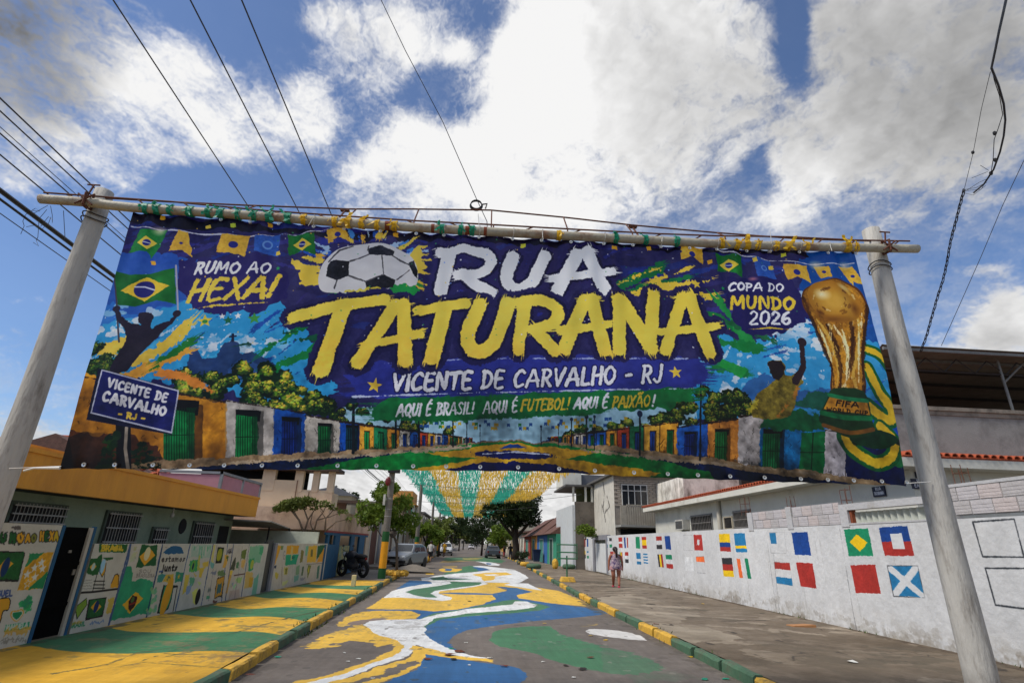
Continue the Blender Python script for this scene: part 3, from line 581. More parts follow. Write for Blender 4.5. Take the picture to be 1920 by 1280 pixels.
    letters([([(842, 474), (825, 540)], 25), ([(826, 471), (870, 464), (908, 472), (921, 488), (905, 506), (858, 512)], 19), ([(868, 510), (893, 530), (920, 546)], 22),
             ([(962, 478), (951, 505), (952, 526), (970, 538), (993, 530), (1010, 505), (1022, 478)], 22), ([(1084, 473), (1047, 541)], 24), ([(1102, 471), (1134, 544)], 24), ([(1075, 472), (1108, 470)], 10), ([(1036, 519), (1148, 508)], 15)], K, (226, 226, 232), (42, 37, 84))
    letters([([(548, 592), (640, 567), (718, 557)], 24), ([(641, 570), (600, 690)], [30, 28]), ([(741, 566), (670, 674)], 26), ([(754, 566), (758, 670)], 27), ([(730, 566), (765, 565)], 8), ([(682, 643), (785, 621)], 17),
             ([(782, 576), (873, 564)], 20), ([(832, 577), (809, 666)], 27), ([(900, 567), (880, 612), (878, 642), (896, 656), (922, 644), (940, 608), (953, 565)], 26),
             ([(985, 566), (972, 652)], 24), ([(976, 563), (1015, 560), (1045, 576), (1038, 603), (1000, 616)], 21), ([(1002, 616), (1042, 655)], 24),
             ([(1098, 560), (1059, 652)], 24), ([(1110, 560), (1135, 654)], 25), ([(1090, 559), (1118, 558)], 8), ([(1052, 617), (1141, 606)], 16),
             ([(1162, 562), (1162, 654)], 25), ([(1168, 565), (1222, 652)], 26), ([(1226, 555), (1219, 650)], 25), ([(1279, 558), (1249, 655)], 24), ([(1292, 558), (1329, 660)], 25), ([(1270, 556), (1300, 555)], 8), ([(1240, 622), (1343, 611)], 16)], K, (244, 196, 76), (38, 34, 78))
    # slogans
    c.poly([(345, 490), (360, 480), (500, 478), (535, 500), (545, 550), (500, 585), (350, 582), (340, 540)], (40, 34, 88), wob=.05, ws=22)
    c.text('RUMO AO', [(368, 489), (507, 489), (500, 508), (360, 510)], .03, WHT, rough=.003, streak=.012)
    c.text('HEXA!', [(362, 524), (524, 514), (506, 552), (346, 562)], .062, (226, 184, 66), rough=.006, streak=.03)
    c.stroke([(352, 577), (400, 570), (490, 564)], [.02, .05, .02], (216, 178, 66), rough=.008, streak=.1)
    for x, y, r, col in [(381, 599, .09, (206, 180, 60)), (413, 590, .04, WHT), (443, 589, .045, WHT), (424, 597, .06, (30, 90, 60)), (474, 594, .08, (60, 130, 60)), (519, 500, .03, (40, 140, 80)), (1305, 533, .07, YEL), (1388, 599, .055, (40, 140, 80)), (1488, 602, .05, (120, 170, 60)), (1355, 541, .03, (40, 140, 80)), (1478, 544, .035, (40, 140, 80))]: c.star((x, y), r, col, .2)
    c.ell((381, 600), .03, .025, (50, 120, 60))
    c.poly([(1362, 525), (1480, 522), (1500, 545), (1510, 600), (1480, 625), (1400, 628), (1372, 600)], (36, 32, 84), wob=.05, ws=22)
    c.text('COPA DO', [(1368, 531), (1468, 532), (1467, 547), (1366, 545)], .026, WHT, rough=.003)
    c.text('MUNDO', [(1370, 556), (1487, 560), (1486, 582), (1369, 579)], .044, (222, 182, 62), rough=.004)
    c.text('2026', [(1404, 585), (1479, 587), (1478, 610), (1402, 610)], .036, WHT, rough=.004)
    c.stroke([(1404, 619), (1440, 617), (1478, 620)], [.012, .03, .012], (206, 170, 60), rough=.004, streak=.04)
    # strings of little flags
    def flag(Q, kind, notch=True):
        tl, tr, br, bl = Q; cx = sum(p[0] for p in Q)/4; cy = sum(p[1] for p in Q)/4
        P = [tl, tr, br]+([(cx, (br[1]+bl[1])/2-9)] if notch else [])+[bl]
        base = {'g': (30, 106, 50), 'y': (218, 160, 58), 'b': (50, 90, 176)}[kind]; c.poly(P, base, wob=.008, ws=60, tex=.08)
        w = abs(tr[0]-tl[0]); u = .0062*w
        if kind == 'g': c.poly([(cx-w*.36, cy), (cx, cy-w*.24), (cx+w*.36, cy), (cx, cy+w*.24)], (218, 184, 66)); c.ell((cx, cy), u*.14, u*.14, (34, 40, 110)); c.stroke([(cx-w*.12, cy-1), (cx+w*.12, cy+1)], .01, (200, 206, 226))
        if kind == 'y': c.ell((cx, cy), u*.17, u*.15, (38, 44, 116))
        if kind == 'b': c.ell((cx, cy), u*.2, u*.2, (90, 130, 200)); c.ell((cx, cy), u*.13, u*.13, (50, 80, 160))
    c.stroke([(244, 422), (300, 428), (400, 437), (480, 440), (560, 437), (620, 424)], .014, (190, 190, 214), rough=.003); c.stroke([(1320, 460), (1430, 485), (1520, 494), (1600, 494)], .014, (190, 190, 214), rough=.003)
    flag([(262, 428), (312, 430), (282, 482), (236, 472)], 'g'); flag([(332, 432), (350, 432), (355, 480), (312, 470)], 'y'); flag([(415, 437), (466, 440), (455, 475), (403, 470)], 'y', False); flag([(478, 440), (526, 438), (520, 478), (474, 468)], 'b', False); flag([(540, 437), (590, 434), (590, 474), (539, 476)], 'g'); flag([(612, 426), (648, 426), (656, 448), (614, 452)], 'y')
    flag([(1277, 462), (1320, 462), (1318, 494), (1277, 486)], 'y'); flag([(1342, 475), (1391, 478), (1390, 522), (1345, 510)], 'g'); flag([(1410, 483), (1446, 488), (1455, 522), (1418, 518)], 'b', False); flag([(1466, 494), (1512, 496), (1520, 530), (1474, 524)], 'y'); flag([(1528, 498), (1552, 498), (1560, 520), (1540, 522)], 'y', False); flag([(1572, 498), (1596, 500), (1626, 538), (1600, 536)], 'y')
    for x, y, cl in [(300, 404, ORG), (386, 422, YEL), (434, 422, (170, 190, 60)), (505, 420, ORG), (742, 436, ORG), (981, 458, (190, 190, 60)), (1152, 464, ORG), (1217, 466, ORG), (1330, 491, ORG), (1414, 488, YEL), (1447, 501, YEL), (1469, 479, (190, 190, 60)), (284, 489, ORG), (520, 472, YEL), (1642, 612, (180, 170, 60)), (1628, 550, (170, 160, 60))]:
        c.poly([(x-5, y-3), (x+4, y-4), (x+5, y+3), (x-4, y+4)], cl, wob=.008)
    for i in range(260):
        c.ell((random.uniform(170, 1660), random.uniform(410, 640)), random.uniform(.004, .012), random.uniform(.004, .012), random.choice([WHT, (120, 150, 220), YEL, (50, 140, 80)]), al=.8)
    c.ell((296, 430), .1, .08, (255, 240, 190), al=.8, soft=.09); c.ell((1532, 496), .12, .09, (255, 226, 180), al=.8, soft=.1); c.ell((1585, 497), .1, .08, (255, 226, 190), al=.8, soft=.1); c.ell((1411, 523), .08, .04, (230, 150, 140), al=.7, soft=.05)
    # supporter holding up a flag
    c.stroke([(211, 502), (222, 640)], .02, (60, 56, 66)); c.stroke([(327, 495), (330, 585)], .02, (150, 150, 170))
    c.poly([(214, 506), (245, 513), (280, 510), (325, 500), (326, 568), (290, 562), (250, 574), (218, 570)], (22, 78, 34), wob=.008, tex=.16, ws=14)
    c.poly([(224, 543), (271, 517), (314, 533), (268, 563)], (208, 166, 48), wob=.005, tex=.06); c.ell((268, 540), .115, .11, (34, 34, 96)); c.stroke([(251, 536), (268, 535), (286, 541)], .018, (180, 186, 216))
    SIL = (36, 30, 44)
    c.poly([(232, 612), (250, 606), (262, 608), (262, 600), (257, 594), (258, 585), (268, 584), (281, 586), (284, 597), (280, 607), (282, 616), (305, 610), (300, 624), (280, 645), (255, 672), (235, 695), (205, 700), (222, 660), (234, 632)], SIL, wob=.008, sm=3)
    c.ell((269, 595), .075, .085, SIL, rough=.006)
    c.stroke([(240, 614), (222, 595), (215, 577)], [.1, .07, .05], SIL, rough=.006); c.stroke([(295, 615), (317, 602), (328, 587)], [.1, .06, .05], SIL, rough=.006); c.ell((216, 577), .045, .04, SIL); c.ell((328, 585), .045, .045, SIL)
    # supporter punching the air
    c.poly([(1437, 682), (1445, 677), (1462, 678), (1470, 690), (1468, 704), (1478, 706), (1490, 700), (1503, 716), (1492, 730), (1480, 780), (1420, 785), (1405, 770), (1420, 742), (1440, 724), (1450, 712), (1440, 702)], (96, 84, 36), wob=.01, sm=3, tex=.25)
    c.ell((1453, 692), .09, .10, (44, 34, 40), rough=.006)
    c.poly([(1436, 682), (1446, 676), (1462, 679), (1469, 690), (1466, 704), (1456, 716), (1447, 712), (1440, 702)], (40, 30, 36), wob=.008)
    c.stroke([(1488, 715), (1502, 690), (1499, 650)], [.11, .08, .07], (52, 36, 44), rough=.006); c.ell((1499, 644), .055, .06, (44, 32, 44)); c.stroke([(1455, 780), (1485, 750), (1490, 730)], .07, (190, 120, 50), rough=.02, al=.8); c.stroke([(1405, 770), (1430, 735), (1438, 720)], .06, (200, 180, 60), rough=.03, al=.7)
    # plain golden trophy
    G1, G2, G3, G4 = (150, 100, 34), (208, 156, 70), (84, 50, 20), (240, 214, 160)
    # ribbons behind it
    for P, w in (([(1612, 655), (1640, 668), (1665, 700), (1672, 730)], .15), ([(1618, 690), (1640, 735), (1665, 770), (1660, 790), (1620, 762)], .17), ([(1645, 800), (1672, 830), (1668, 858), (1640, 868), (1600, 845), (1580, 820)], .17)):
        c.stroke(P, [w, w*1.2], (20, 88, 50), sm=6); c.stroke(P, w*.62, (214, 168, 46), sm=6, rough=.006)
    c.stroke([(1600, 830), (1640, 815), (1680, 830)], .07, (16, 40, 26), sm=5); c.poly([(1590, 812), (1640, 806), (1680, 826), (1650, 842), (1600, 832)], (18, 52, 34), sm=4, wob=.006)
    c.poly([(1545, 525), (1505, 545), (1502, 575), (1520, 605), (1535, 650), (1553, 690), (1556, 740), (1612, 740), (1613, 690), (1616, 640), (1622, 600), (1622, 570), (1605, 540), (1575, 524)], G3, sm=6)
    c.poly([(1545, 527), (1508, 546), (1505, 573), (1522, 603), (1538, 650), (1556, 690), (1559, 738), (1609, 738), (1609, 690), (1612, 640), (1618, 600), (1618, 570), (1602, 542), (1575, 527)], G1, sm=6, tex=.18)
    for P, w, col in [([(1528, 600), (1552, 640), (1566, 690), (1562, 735)], .07, G2), ([(1560, 612), (1580, 650), (1584, 700), (1572, 735)], .06, G4), ([(1606, 600), (1604, 650), (1592, 700), (1600, 735)], .08, G2), ([(1545, 610), (1564, 655), (1574, 700)], .04, G3), ([(1596, 612), (1590, 660), (1580, 720)], .05, G3), ([(1612, 590), (1608, 640)], .03, G4)]: c.stroke(P, [w*.5, w, w*.4], col, rough=.008, sm=5, al=.85)
    for P in ([(1503, 560), (1520, 604), (1537, 652), (1556, 695), (1558, 738)], [(1622, 575), (1616, 625), (1611, 680), (1611, 738)], [(1548, 612), (1562, 650), (1570, 700), (1568, 738)], [(1590, 605), (1594, 650), (1588, 700)]): c.stroke(P, [.05, .075, .04], (52, 30, 14), rough=.01, sm=5, al=.75)
    for P in ([(1530, 612), (1546, 655), (1560, 700)], [(1574, 620), (1582, 660), (1580, 725)], [(1606, 610), (1604, 660), (1602, 720)]): c.stroke(P, [.02, .045, .015], (250, 222, 160), rough=.008, sm=5, al=.9)
    for i in range(70):
        f = random.random(); y = 590+f*140; w = 44-22*f; x = 1580+w*random.uniform(-1, 1)*.9; c.stroke([(x, y), (x+random.uniform(-5, 5), y+random.uniform(8, 26))], [.006, random.uniform(.012, .035), .006], random.choice([G3, G3, G4, G2, (60, 34, 16), (226, 180, 100)]), rough=.006, al=.75)
    c.ell((1562, 566), .36, .30, G1, rot=-.25); c.ell((1562, 566), .33, .27, G2, rot=-.25, al=.7, soft=.2); c.ell((1540, 552), .13, .1, G4, soft=.1); c.ell((1580, 540), .12, .05, G4, rot=-.5, al=.8, soft=.05); c.ell((1600, 580), .08, .13, G3, al=.8, soft=.08); c.ell((1535, 588), .08, .07, G3, al=.7, soft=.06); c.ell((1560, 600), .3, .08, G3, al=.6, soft=.07); c.ell((1512, 575), .04, .16, G3, al=.7, soft=.04)
    for i in range(26): a = random.uniform(0, 6.28); q = random.uniform(.3, .95); c.stroke([(1562+50*q*math.cos(a), 566-40*q*math.sin(a)), (1562+50*q*math.cos(a+.25), 566-40*q*math.sin(a+.25))], random.uniform(.01, .03), random.choice([G3, G4, G2, (60, 34, 16)]), rough=.006, al=.5)
    c.poly([(1558, 730), (1612, 736), (1628, 786), (1634, 812), (1592, 822), (1540, 798), (1532, 782), (1546, 750)], (30, 60, 36), sm=3)
    c.poly([(1552, 742), (1617, 752), (1625, 780), (1540, 768)], G1, tex=.2, ws=40); c.stroke([(1550, 742), (1585, 750), (1618, 754)], .05, (30, 120, 78), sm=4); c.stroke([(1537, 775), (1580, 784), (1626, 786)], .06, (24, 110, 66), sm=4); c.stroke([(1540, 798), (1590, 812), (1632, 806)], .05, (120, 80, 36), sm=4)
    c.text('FIFA', [(1564, 752), (1602, 757), (1602, 766), (1562, 762)], .018, (40, 24, 12)); c.text('WORLD CUP', [(1546, 765), (1620, 773), (1620, 780), (1545, 772)], .014, (40, 24, 12), gap=.3)
    c.poly([(100, 830), (150, 800), (205, 800), (205, 890), (100, 890)], (16, 14, 16), wob=.08, ws=14, al=.75, fade=.1)
    # street plate on a post
    c.poly([(214, 790), (243, 790), (245, 885), (216, 885)], (22, 18, 20)); c.stroke([(235, 800), (233, 840), (240, 885)], .035, (140, 130, 120))
    c.foliage([(180, 885), (200, 820), (216, 800), (216, 885)], 40, .04, [DK, (30, 52, 26)], 7); c.foliage([(246, 885), (248, 840), (262, 830), (300, 860), (300, 885)], 60, .04, [DK, (30, 52, 26)], 8)
    c.poly([(184, 690), (330, 728), (320, 814), (160, 786)], (24, 22, 48), sm=0); c.poly([(190, 692), (333, 730), (321, 812), (168, 774)], (170, 174, 200)); c.poly([(192, 695), (330, 732), (319, 808), (171, 772)], (28, 30, 84), tex=.05)
    c.text('VICENTE DE', [(205, 709), (312, 737), (308, 752), (202, 724)], .026, WHT, gap=.26); c.text('CARVALHO', [(196, 733), (310, 763), (306, 778), (192, 750)], .03, WHT, gap=.26); c.text('- RJ -', [(221, 769), (270, 779), (268, 788), (219, 780)], .022, YEL)
    # printed grain, dark lower corners, faint bluish gloss haze mixed into the colours
    for px_, w_ in ((1640, 1), (130, -1)): pass
    _, gu, gv = c.reg([(c.u0, c.v0), (c.u1, c.v1)], .1); q = sstep(2.62, 2.2, gv)*(1-sstep(1.9, 2.9, gu)*sstep(-1.6, -2.6, gu)); q = sstep(2.55, 2.2, gv)*np.clip(np.abs(gu-.35)/4.2-.35, 0, 1); c.a *= (1-.5*q)[..., None]; gloss_haze = np.clip(c.nz(gu, gv, 7, 1, 12)*.5, -.4, .8)[..., None]; c.a = c.a+gloss_haze*np.array((7, 6, 12), np.float32)
    c.noise(2.0, 90); c.noise(2.5, 9, 1)
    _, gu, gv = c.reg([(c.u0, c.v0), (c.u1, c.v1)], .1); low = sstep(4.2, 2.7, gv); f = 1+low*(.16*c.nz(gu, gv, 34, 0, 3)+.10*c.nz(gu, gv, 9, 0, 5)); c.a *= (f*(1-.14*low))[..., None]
paint_banner(bc)

# ------------------------------------------------------------------ the street: ground, road, pavements
PZ = .13                                     # pavement height
def KL(y): return float(np.interp(y, [-12, 7, 10.6, 26, 45, 120, 260], [-2.5, -2.70, -2.85, -3.2, -3.6, -4.3, -4.6]))
def KR(y): return float(np.interp(y, [-12, 7, 18, 39, 54, 120, 260], [3.62, 3.66, 3.74, 4.35, 4.8, 5.3, 5.6]))
LWa, LWb = G(0, 1216, PZ), G(605, 1086, PZ)
LWdir = (LWb-LWa); LWdir[2] = 0; LWdir /= np.linalg.norm(LWdir)
def LWX(y): return float(LWa[0]+(y-LWa[1])*LWdir[0]/LWdir[1])
RX = 8.15
mg = M('ground_earth', (120, 112, 98), ns=.3, n=.25, dirt=(90, 84, 70), ds=.08)
b = MB(); b.face([(-700, -100, -.03), (700, -100, -.03), (700, 1500, -.03), (-700, 1500, -.03)]); tag(b.build('ground', mg), kind='structure')

ASPH = (108, 100, 93); RYEL = (214, 172, 66); RGRN = (66, 112, 80); RBLU = (46, 92, 138); RWHT = (212, 213, 212)
rn = Canvas((0, 0, 0), (1, 0, 0), (0, 1, 0), -5, 6, -4, 26, 110, 80, ASPH)
rn.noise(3.5, 40); rn.noise(4, 4, 1)
Z4 = (500, 1080, 3.2); Z5 = (880, 1080, 3.2); Z7 = (760, 980, 8); Z5b = (600, 980, 8)
def near_mural(c):
    kw = dict(wob=.02, ws=22)
    c.z(*Z4)
    c.poly([(260, 437), (300, 395), (370, 360), (440, 322), (500, 300), (570, 285), (640, 335), (760, 370), (812, 412), (800, 440), (770, 405), (660, 425), (600, 395), (520, 388), (440, 405), (400, 428), (340, 440)], RYEL, wob=.10, ws=14)
    c.poly([(300, 430), (420, 380), (560, 350), (640, 370), (600, 400), (430, 400)], RYEL, wob=.12, ws=20, fade=.1)
    c.poly([(420, 292), (500, 240), (560, 213), (700, 203), (870, 207), (925, 228), (920, 252), (700, 262), (560, 275), (480, 300)], RYEL, wob=.05, ws=16, sm=2)
    c.poly([(470, 288), (540, 262), (660, 249), (735, 249), (640, 268), (560, 290)], (124, 108, 98), wob=.06, ws=16)
    c.poly([(595, 193), (700, 128), (860, 125), (1060, 148), (1110, 128), (1020, 92), (1200, 70), (1330, 45), (1345, 20), (1380, -10), (1520, -10), (1480, 40), (1600, 62), (1750, 86), (1860, 130), (1965, 183), (1700, 162), (1500, 128), (1510, 90), (1440, 62), (1375, 60), (1440, 85), (1350, 105), (1378, 137), (1300, 170), (1150, 200), (1010, 212), (900, 200), (740, 198)], RYEL, **kw)
    c.poly([(540, 207), (700, 197), (900, 199), (1010, 210), (1150, 197), (1300, 167), (1375, 137), (1350, 105), (1440, 86), (1440, 75), (1375, 61), (1500, 68), (1592, 92), (1500, 112), (1510, 130), (1700, 160), (1920, 187), (2100, 213), (1990, 232), (1850, 247), (1600, 268), (1400, 290), (1200, 322), (1110, 362), (1088, 395), (1120, 430), (1230, 475), (1310, 500), (1080, 470), (930, 400), (900, 250), (925, 225), (870, 207), (700, 204)], RBLU, wob=.02, ws=22)
    c.poly([(925, 252), (1000, 222), (1200, 195), (1420, 145), (1490, 137), (1640, 165), (1702, 183), (1640, 203), (1500, 218), (1200, 240), (1040, 260), (965, 292), (946, 325), (940, 260)], RGRN, wob=.025, ws=24)
    c.stroke([(160, 655), (430, 588), (690, 498), (795, 450), (822, 415), (780, 380), (650, 335), (585, 305)], [.22, .24, .24, .26, .3, .3, .2, .12], RYEL, rough=.03, rs=24)
    c.poly([(580, 290), (620, 268), (700, 258), (915, 256), (1020, 228), (1200, 195), (1480, 167), (1490, 148), (1560, 150), (1625, 170), (1600, 187), (1500, 200), (1200, 222), (1010, 252), (945, 300), (955, 345), (1000, 385), (1100, 430), (1210, 470), (1350, 494), (1210, 486), (1080, 463), (905, 408), (893, 440), (845, 475), (600, 560), (380, 650), (190, 655), (430, 592), (700, 500), (800, 455), (832, 422), (790, 385), (650, 340)], RWHT, wob=.02, ws=20)
    c.poly([(891, 409), (1000, 432), (1090, 466), (1345, 502), (1330, 511), (1150, 497), (1000, 482), (950, 468), (952, 500), (900, 550), (780, 600), (640, 650), (560, 650), (800, 570), (895, 522), (908, 500), (850, 512), (700, 570), (560, 625), (400, 655), (360, 655), (600, 570), (845, 487), (883, 450)], RYEL, wob=.04, ws=20)
    c.poly([(958, 466), (1080, 486), (1330, 522), (1500, 545), (1572, 582), (1565, 620), (1500, 660), (660, 665), (800, 603), (930, 545), (950, 500)], RBLU, wob=.03, ws=14)
    c.ell((1207, 103), .98, .34, RBLU, rough=.015, rs=20)
    c.z(*Z5)
    c.poly([(110, 378), (140, 335), (220, 310), (330, 300), (480, 297), (540, 340), (700, 400), (800, 425), (800, 570), (600, 530), (350, 455), (180, 420)], RGRN, wob=.03, ws=16)
    c.poly([(560, 345), (750, 410), (950, 455), (1120, 500), (1180, 560), (1000, 585), (800, 590), (600, 530)], RGRN, wob=.08, ws=16, al=.72); c.poly([(900, 440), (1100, 490), (1280, 560), (1330, 640), (1000, 650), (860, 590)], RGRN, wob=.14, ws=16, fade=.15, al=.6)
    c.poly([(678, 326), (700, 314), (740, 311), (850, 320), (960, 338), (1040, 362), (1060, 385), (940, 376), (800, 358), (710, 343)], (200, 198, 194), wob=.03, ws=20); c.poly([(900, 328), (1000, 345), (1080, 385), (1150, 425), (1000, 395), (900, 372)], (186, 182, 176), wob=.05, ws=16, fade=.1, al=.8)
    c.poly([(620, 292), (700, 280), (770, 285), (700, 292), (660, 300)], RYEL, wob=.1, ws=20, fade=.05)
    c.poly([(280, 300), (480, 296), (620, 255), (300, 285)], (124, 112, 102), wob=.02, al=.0)
    c.poly([(1100, 430), (1230, 445), (1300, 520), (1400, 560), (1560, 640), (1400, 640), (1300, 560), (1180, 490)], (74, 66, 60), wob=.12, ws=10, fade=.1, al=.8)
    # upper snake
    c.z(*Z5b)
    c.poly([(1150, 985), (1370, 845), (1500, 828), (1580, 860), (1700, 900), (1560, 935), (1330, 965)], RBLU, wob=.02, ws=14)
    c.z(*Z7)
    W2 = [(-330, 1120), (-180, 1010), (0, 965), (260, 918), (410, 905), (380, 872), (220, 850), (240, 828), (450, 790), (700, 760), (1000, 738), (1270, 705), (1640, 705), (1860, 820), (1885, 850), (1780, 880), (2060, 1010), (1960, 1000), (1480, 925), (1250, 910), (1000, 960), (700, 1000), (520, 1022), (500, 1060), (700, 1115), (690, 1150), (560, 1168), (300, 1135), (-100, 1115)]
    c.poly(W2, RWHT, wob=.015, ws=18)
    c.poly([(10, 1030), (130, 992), (450, 950), (700, 900), (640, 862), (400, 855), (375, 822), (560, 795), (640, 830), (1050, 850), (1150, 900), (1100, 925), (800, 968), (450, 1015), (378, 1055), (500, 1118), (300, 1112), (100, 1070)], RGRN, wob=.02, ws=18)
    c.poly([(225, 852), (400, 858), (640, 866), (705, 905), (450, 950), (260, 930), (410, 905), (380, 872)], RWHT, wob=.02, ws=18)
    c.poly([(1180, 885), (1320, 840), (1330, 820), (1440, 825), (1600, 868), (1570, 900), (1480, 925), (1250, 912)], RYEL, wob=.02, ws=18)
    c.poly([(880, 790), (1100, 800), (1300, 835), (1180, 838), (900, 815)], RWHT, wob=.015); c.poly([(720, 795), (870, 800), (1150, 842), (1000, 838)], RGRN, wob=.015)
    c.poly([(2200, 780), (2250, 830), (2380, 880), (2600, 925), (2350, 920), (2280, 880), (2170, 820), (2050, 790)], RGRN, wob=.02)
    c.z(0, 0, 1)
near_mural(rn)
# drips, worn patches and gutter dirt
for i in range(500):
    x = random.uniform(-3, 3.9); y = random.uniform(7, 26); rn.ell((x, y, 0), random.uniform(.01, .05), random.uniform(.01, .06), random.choice([(90, 84, 78), (140, 132, 122), (70, 66, 62)]), al=.5, rough=.02, rs=50)
for y in np.arange(-4, 26, .12):
    for kx, sg in ((KL(y), 1), (KR(y), -1)): rn.ell((kx+sg*random.uniform(0, .22), y, 0), random.uniform(.05, .16), random.uniform(.08, .25), random.choice([(78, 70, 62), (96, 88, 76), (66, 60, 54)]), al=.35, rough=.04, rs=20)
rf = Canvas((0, 0, 0), (1, 0, 0), (0, 1, 0), -5, 6, 26, 76, 60, 24, ASPH)
rf.noise(3, 10)
rf.z(*Z7)
rf.poly([(240, 828), (450, 790), (700, 760), (1000, 738), (1270, 705), (1640, 705), (1760, 760), (1860, 820), (1700, 900), (1150, 900), (240, 860)], RWHT, wob=.03, ws=6)
rf.poly([(375, 822), (560, 795), (640, 830), (1050, 850), (400, 856)], RGRN, wob=.04, ws=6)
rf.poly([(1010, 772), (1180, 745), (1500, 738), (1600, 770), (1330, 800), (1330, 850), (1180, 870), (1100, 800)], RYEL, wob=.05, ws=6)
rf.poly([(1180, 770), (1330, 765), (1420, 775), (1330, 790), (1220, 788)], RWHT, wob=.04, ws=6)
rf.poly([(430, 790), (560, 770), (700, 712), (850, 700), (850, 660), (960, 640), (1150, 655), (1265, 700), (1000, 735), (600, 768)], RGRN, wob=.05, ws=6)
rf.poly([(1000, 660), (1180, 660), (1265, 700), (1100, 720), (1060, 690)], RBLU, wob=.05, ws=6)
rf.poly([(540, 680), (700, 675), (850, 695), (780, 730), (600, 735), (500, 715)], RYEL, wob=.06, ws=6); rf.poly([(590, 680), (700, 685), (690, 718), (600, 715)], RBLU, wob=.04)
rf.poly([(1000, 648), (1110, 640), (1250, 650), (1640, 700), (1270, 705), (1180, 672)], RWHT, wob=.05, ws=6)
rf.poly([(1060, 575), (1250, 580), (1430, 620), (1400, 640), (1250, 632), (1180, 600)], RWHT, wob=.06, ws=6); rf.poly([(1210, 596), (1290, 606), (1270, 625), (1220, 620)], RBLU, wob=.04)
rf.poly([(600, 520), (1300, 510), (1480, 560), (1450, 600), (1240, 585), (900, 560), (640, 570), (560, 545)], RGRN, wob=.15, ws=3); rf.poly([(520, 570), (700, 560), (900, 555), (1100, 560), (700, 590), (520, 600)], RYEL, wob=.15, ws=3, fade=.4); rf.poly([(860, 530), (1160, 528), (1100, 540), (880, 542)], RYEL, wob=.1, ws=3); rf.poly([(560, 650), (800, 640), (780, 665), (620, 672)], RYEL, wob=.1, ws=3, fade=.3)
rf.poly([(440, 770), (330, 770), (290, 750), (420, 745)], RYEL, wob=.06); rf.z(0, 0, 1)
rn.wear(.32, 1.0, 1.2, lambda u, v: .35*np.exp(-((u+1.2)/.35)**2)+.35*np.exp(-((u-1.9)/.35)**2)); rf.wear(.6, .5, 1.1)
RM = [imgM('road_paint_near', rn, rough=.75, n=.14, ns=2.2, bump=.25, bs=60), imgM('road_paint_far', rf, rough=.8, n=.08, ns=1, bump=.1), M('asphalt', ASPH, n=.12, ns=1.2, bump=.3, bs=60, dirt=(100, 94, 88), ds=.5)]
b = MB()
def strip(b, y0, y1, n, fl, fr, z, mi, cv=None):
    for i in range(n):
        a = y0+(y1-y0)*i/n; d = y0+(y1-y0)*(i+1)/n; P = [(fl(a), a, z), (fr(a), a, z), (fr(d), d, z), (fl(d), d, z)]
        b.face(P, mi, [cv.uv(p) for p in P] if cv else None)
strip(b, -60, -4, 4, lambda y: KL(y), lambda y: KR(y), 0, 2); strip(b, -4, 26, 15, KL, KR, 0, 0, rn); strip(b, 26, 76, 15, KL, KR, 0, 1, rf); strip(b, 76, 420, 12, KL, KR, 0, 2)
tag(b.build('road', RM), kind='structure')

# left pavement: painted waves
pl = Canvas((0, 0, PZ), (1, 0, 0), (0, 1, 0), -7.2, -2.4, 2, 30, 70, 70, (208, 162, 52))
PG = (64, 116, 80); PY_ = (208, 164, 56)
rowsP = [([(0, 1215), (45, 1209), (130, 1220), (250, 1224), (400, 1219), (500, 1226), (640, 1240)], PG), ([(150, 1168), (205, 1176), (260, 1184), (400, 1184), (480, 1183), (560, 1196), (640, 1215)], PY_),
         ([(230, 1160), (310, 1150), (400, 1157), (485, 1155), (540, 1158), (600, 1170), (660, 1180)], PG), ([(380, 1128), (402, 1134), (460, 1141), (535, 1137), (642, 1142), (700, 1150)], PY_),
         ([(450, 1112), (475, 1117), (510, 1121), (585, 1120), (672, 1130), (730, 1138)], PG), ([(500, 1102), (520, 1107), (560, 1111), (610, 1110), (695, 1116), (760, 1120)], PY_),
         ([(530, 1094), (545, 1098), (610, 1102), (725, 1107), (790, 1110)], PG), ([(560, 1090), (575, 1094), (635, 1097), (728, 1097), (790, 1098)], PY_), ([(590, 1083), (605, 1086), (680, 1087), (745, 1089), (800, 1091)], (112, 104, 96))]
for P, cl in rowsP:
    Q = pl.ms(P); Q = [(-9, Q[0][1])]+smooth(Q, 5, False)+[(-1, Q[-1][1])]
    pl.poly(T0(Q+[(-1, 60), (-9, 60)]), cl, wob=.012, ws=16)
pl.noise(4, 25); pl.noise(5, 3, 1)
for i in range(240):
    y = random.uniform(6, 26); x = random.uniform(-6.3, -2.8); pl.ell((x, y, 0), random.uniform(.02, .16), random.uniform(.01, .10), random.choice([(120, 98, 56), (90, 96, 70), (140, 120, 80), (70, 74, 56)]), al=random.uniform(.15, .5), rough=.06, rs=30)
for y in np.arange(5, 27, .1): pl.ell((LWX(y)+random.uniform(0, .16), y, 0), random.uniform(.03, .10), random.uniform(.05, .2), random.choice([(84, 80, 60), (60, 66, 46), (100, 92, 70)]), al=.5, rough=.04, rs=26)
for i in range(26):
    y = random.uniform(6, 24); x = random.uniform(-6.2, -2.8); pl.stroke([(x, y, 0), (x+random.uniform(.2, .9), y+random.uniform(-.3, .6), 0), (x+random.uniform(.8, 1.8), y+random.uniform(-.2, 1), 0)], .012, (70, 78, 50), rough=.012, rs=60, al=.7)
pl.stroke([(180, 1262), (260, 1240), (350, 1210), (430, 1188), (540, 1158), (620, 1140)], .03, (64, 70, 44), rough=.02, rs=40, sm=3); pl.stroke([(100, 1262), (200, 1245), (260, 1222)], .012, (90, 84, 50), rough=.02)
pl.ell((445, 1230), .32, .1, (120, 84, 62), rough=.05, rs=30, al=.6)
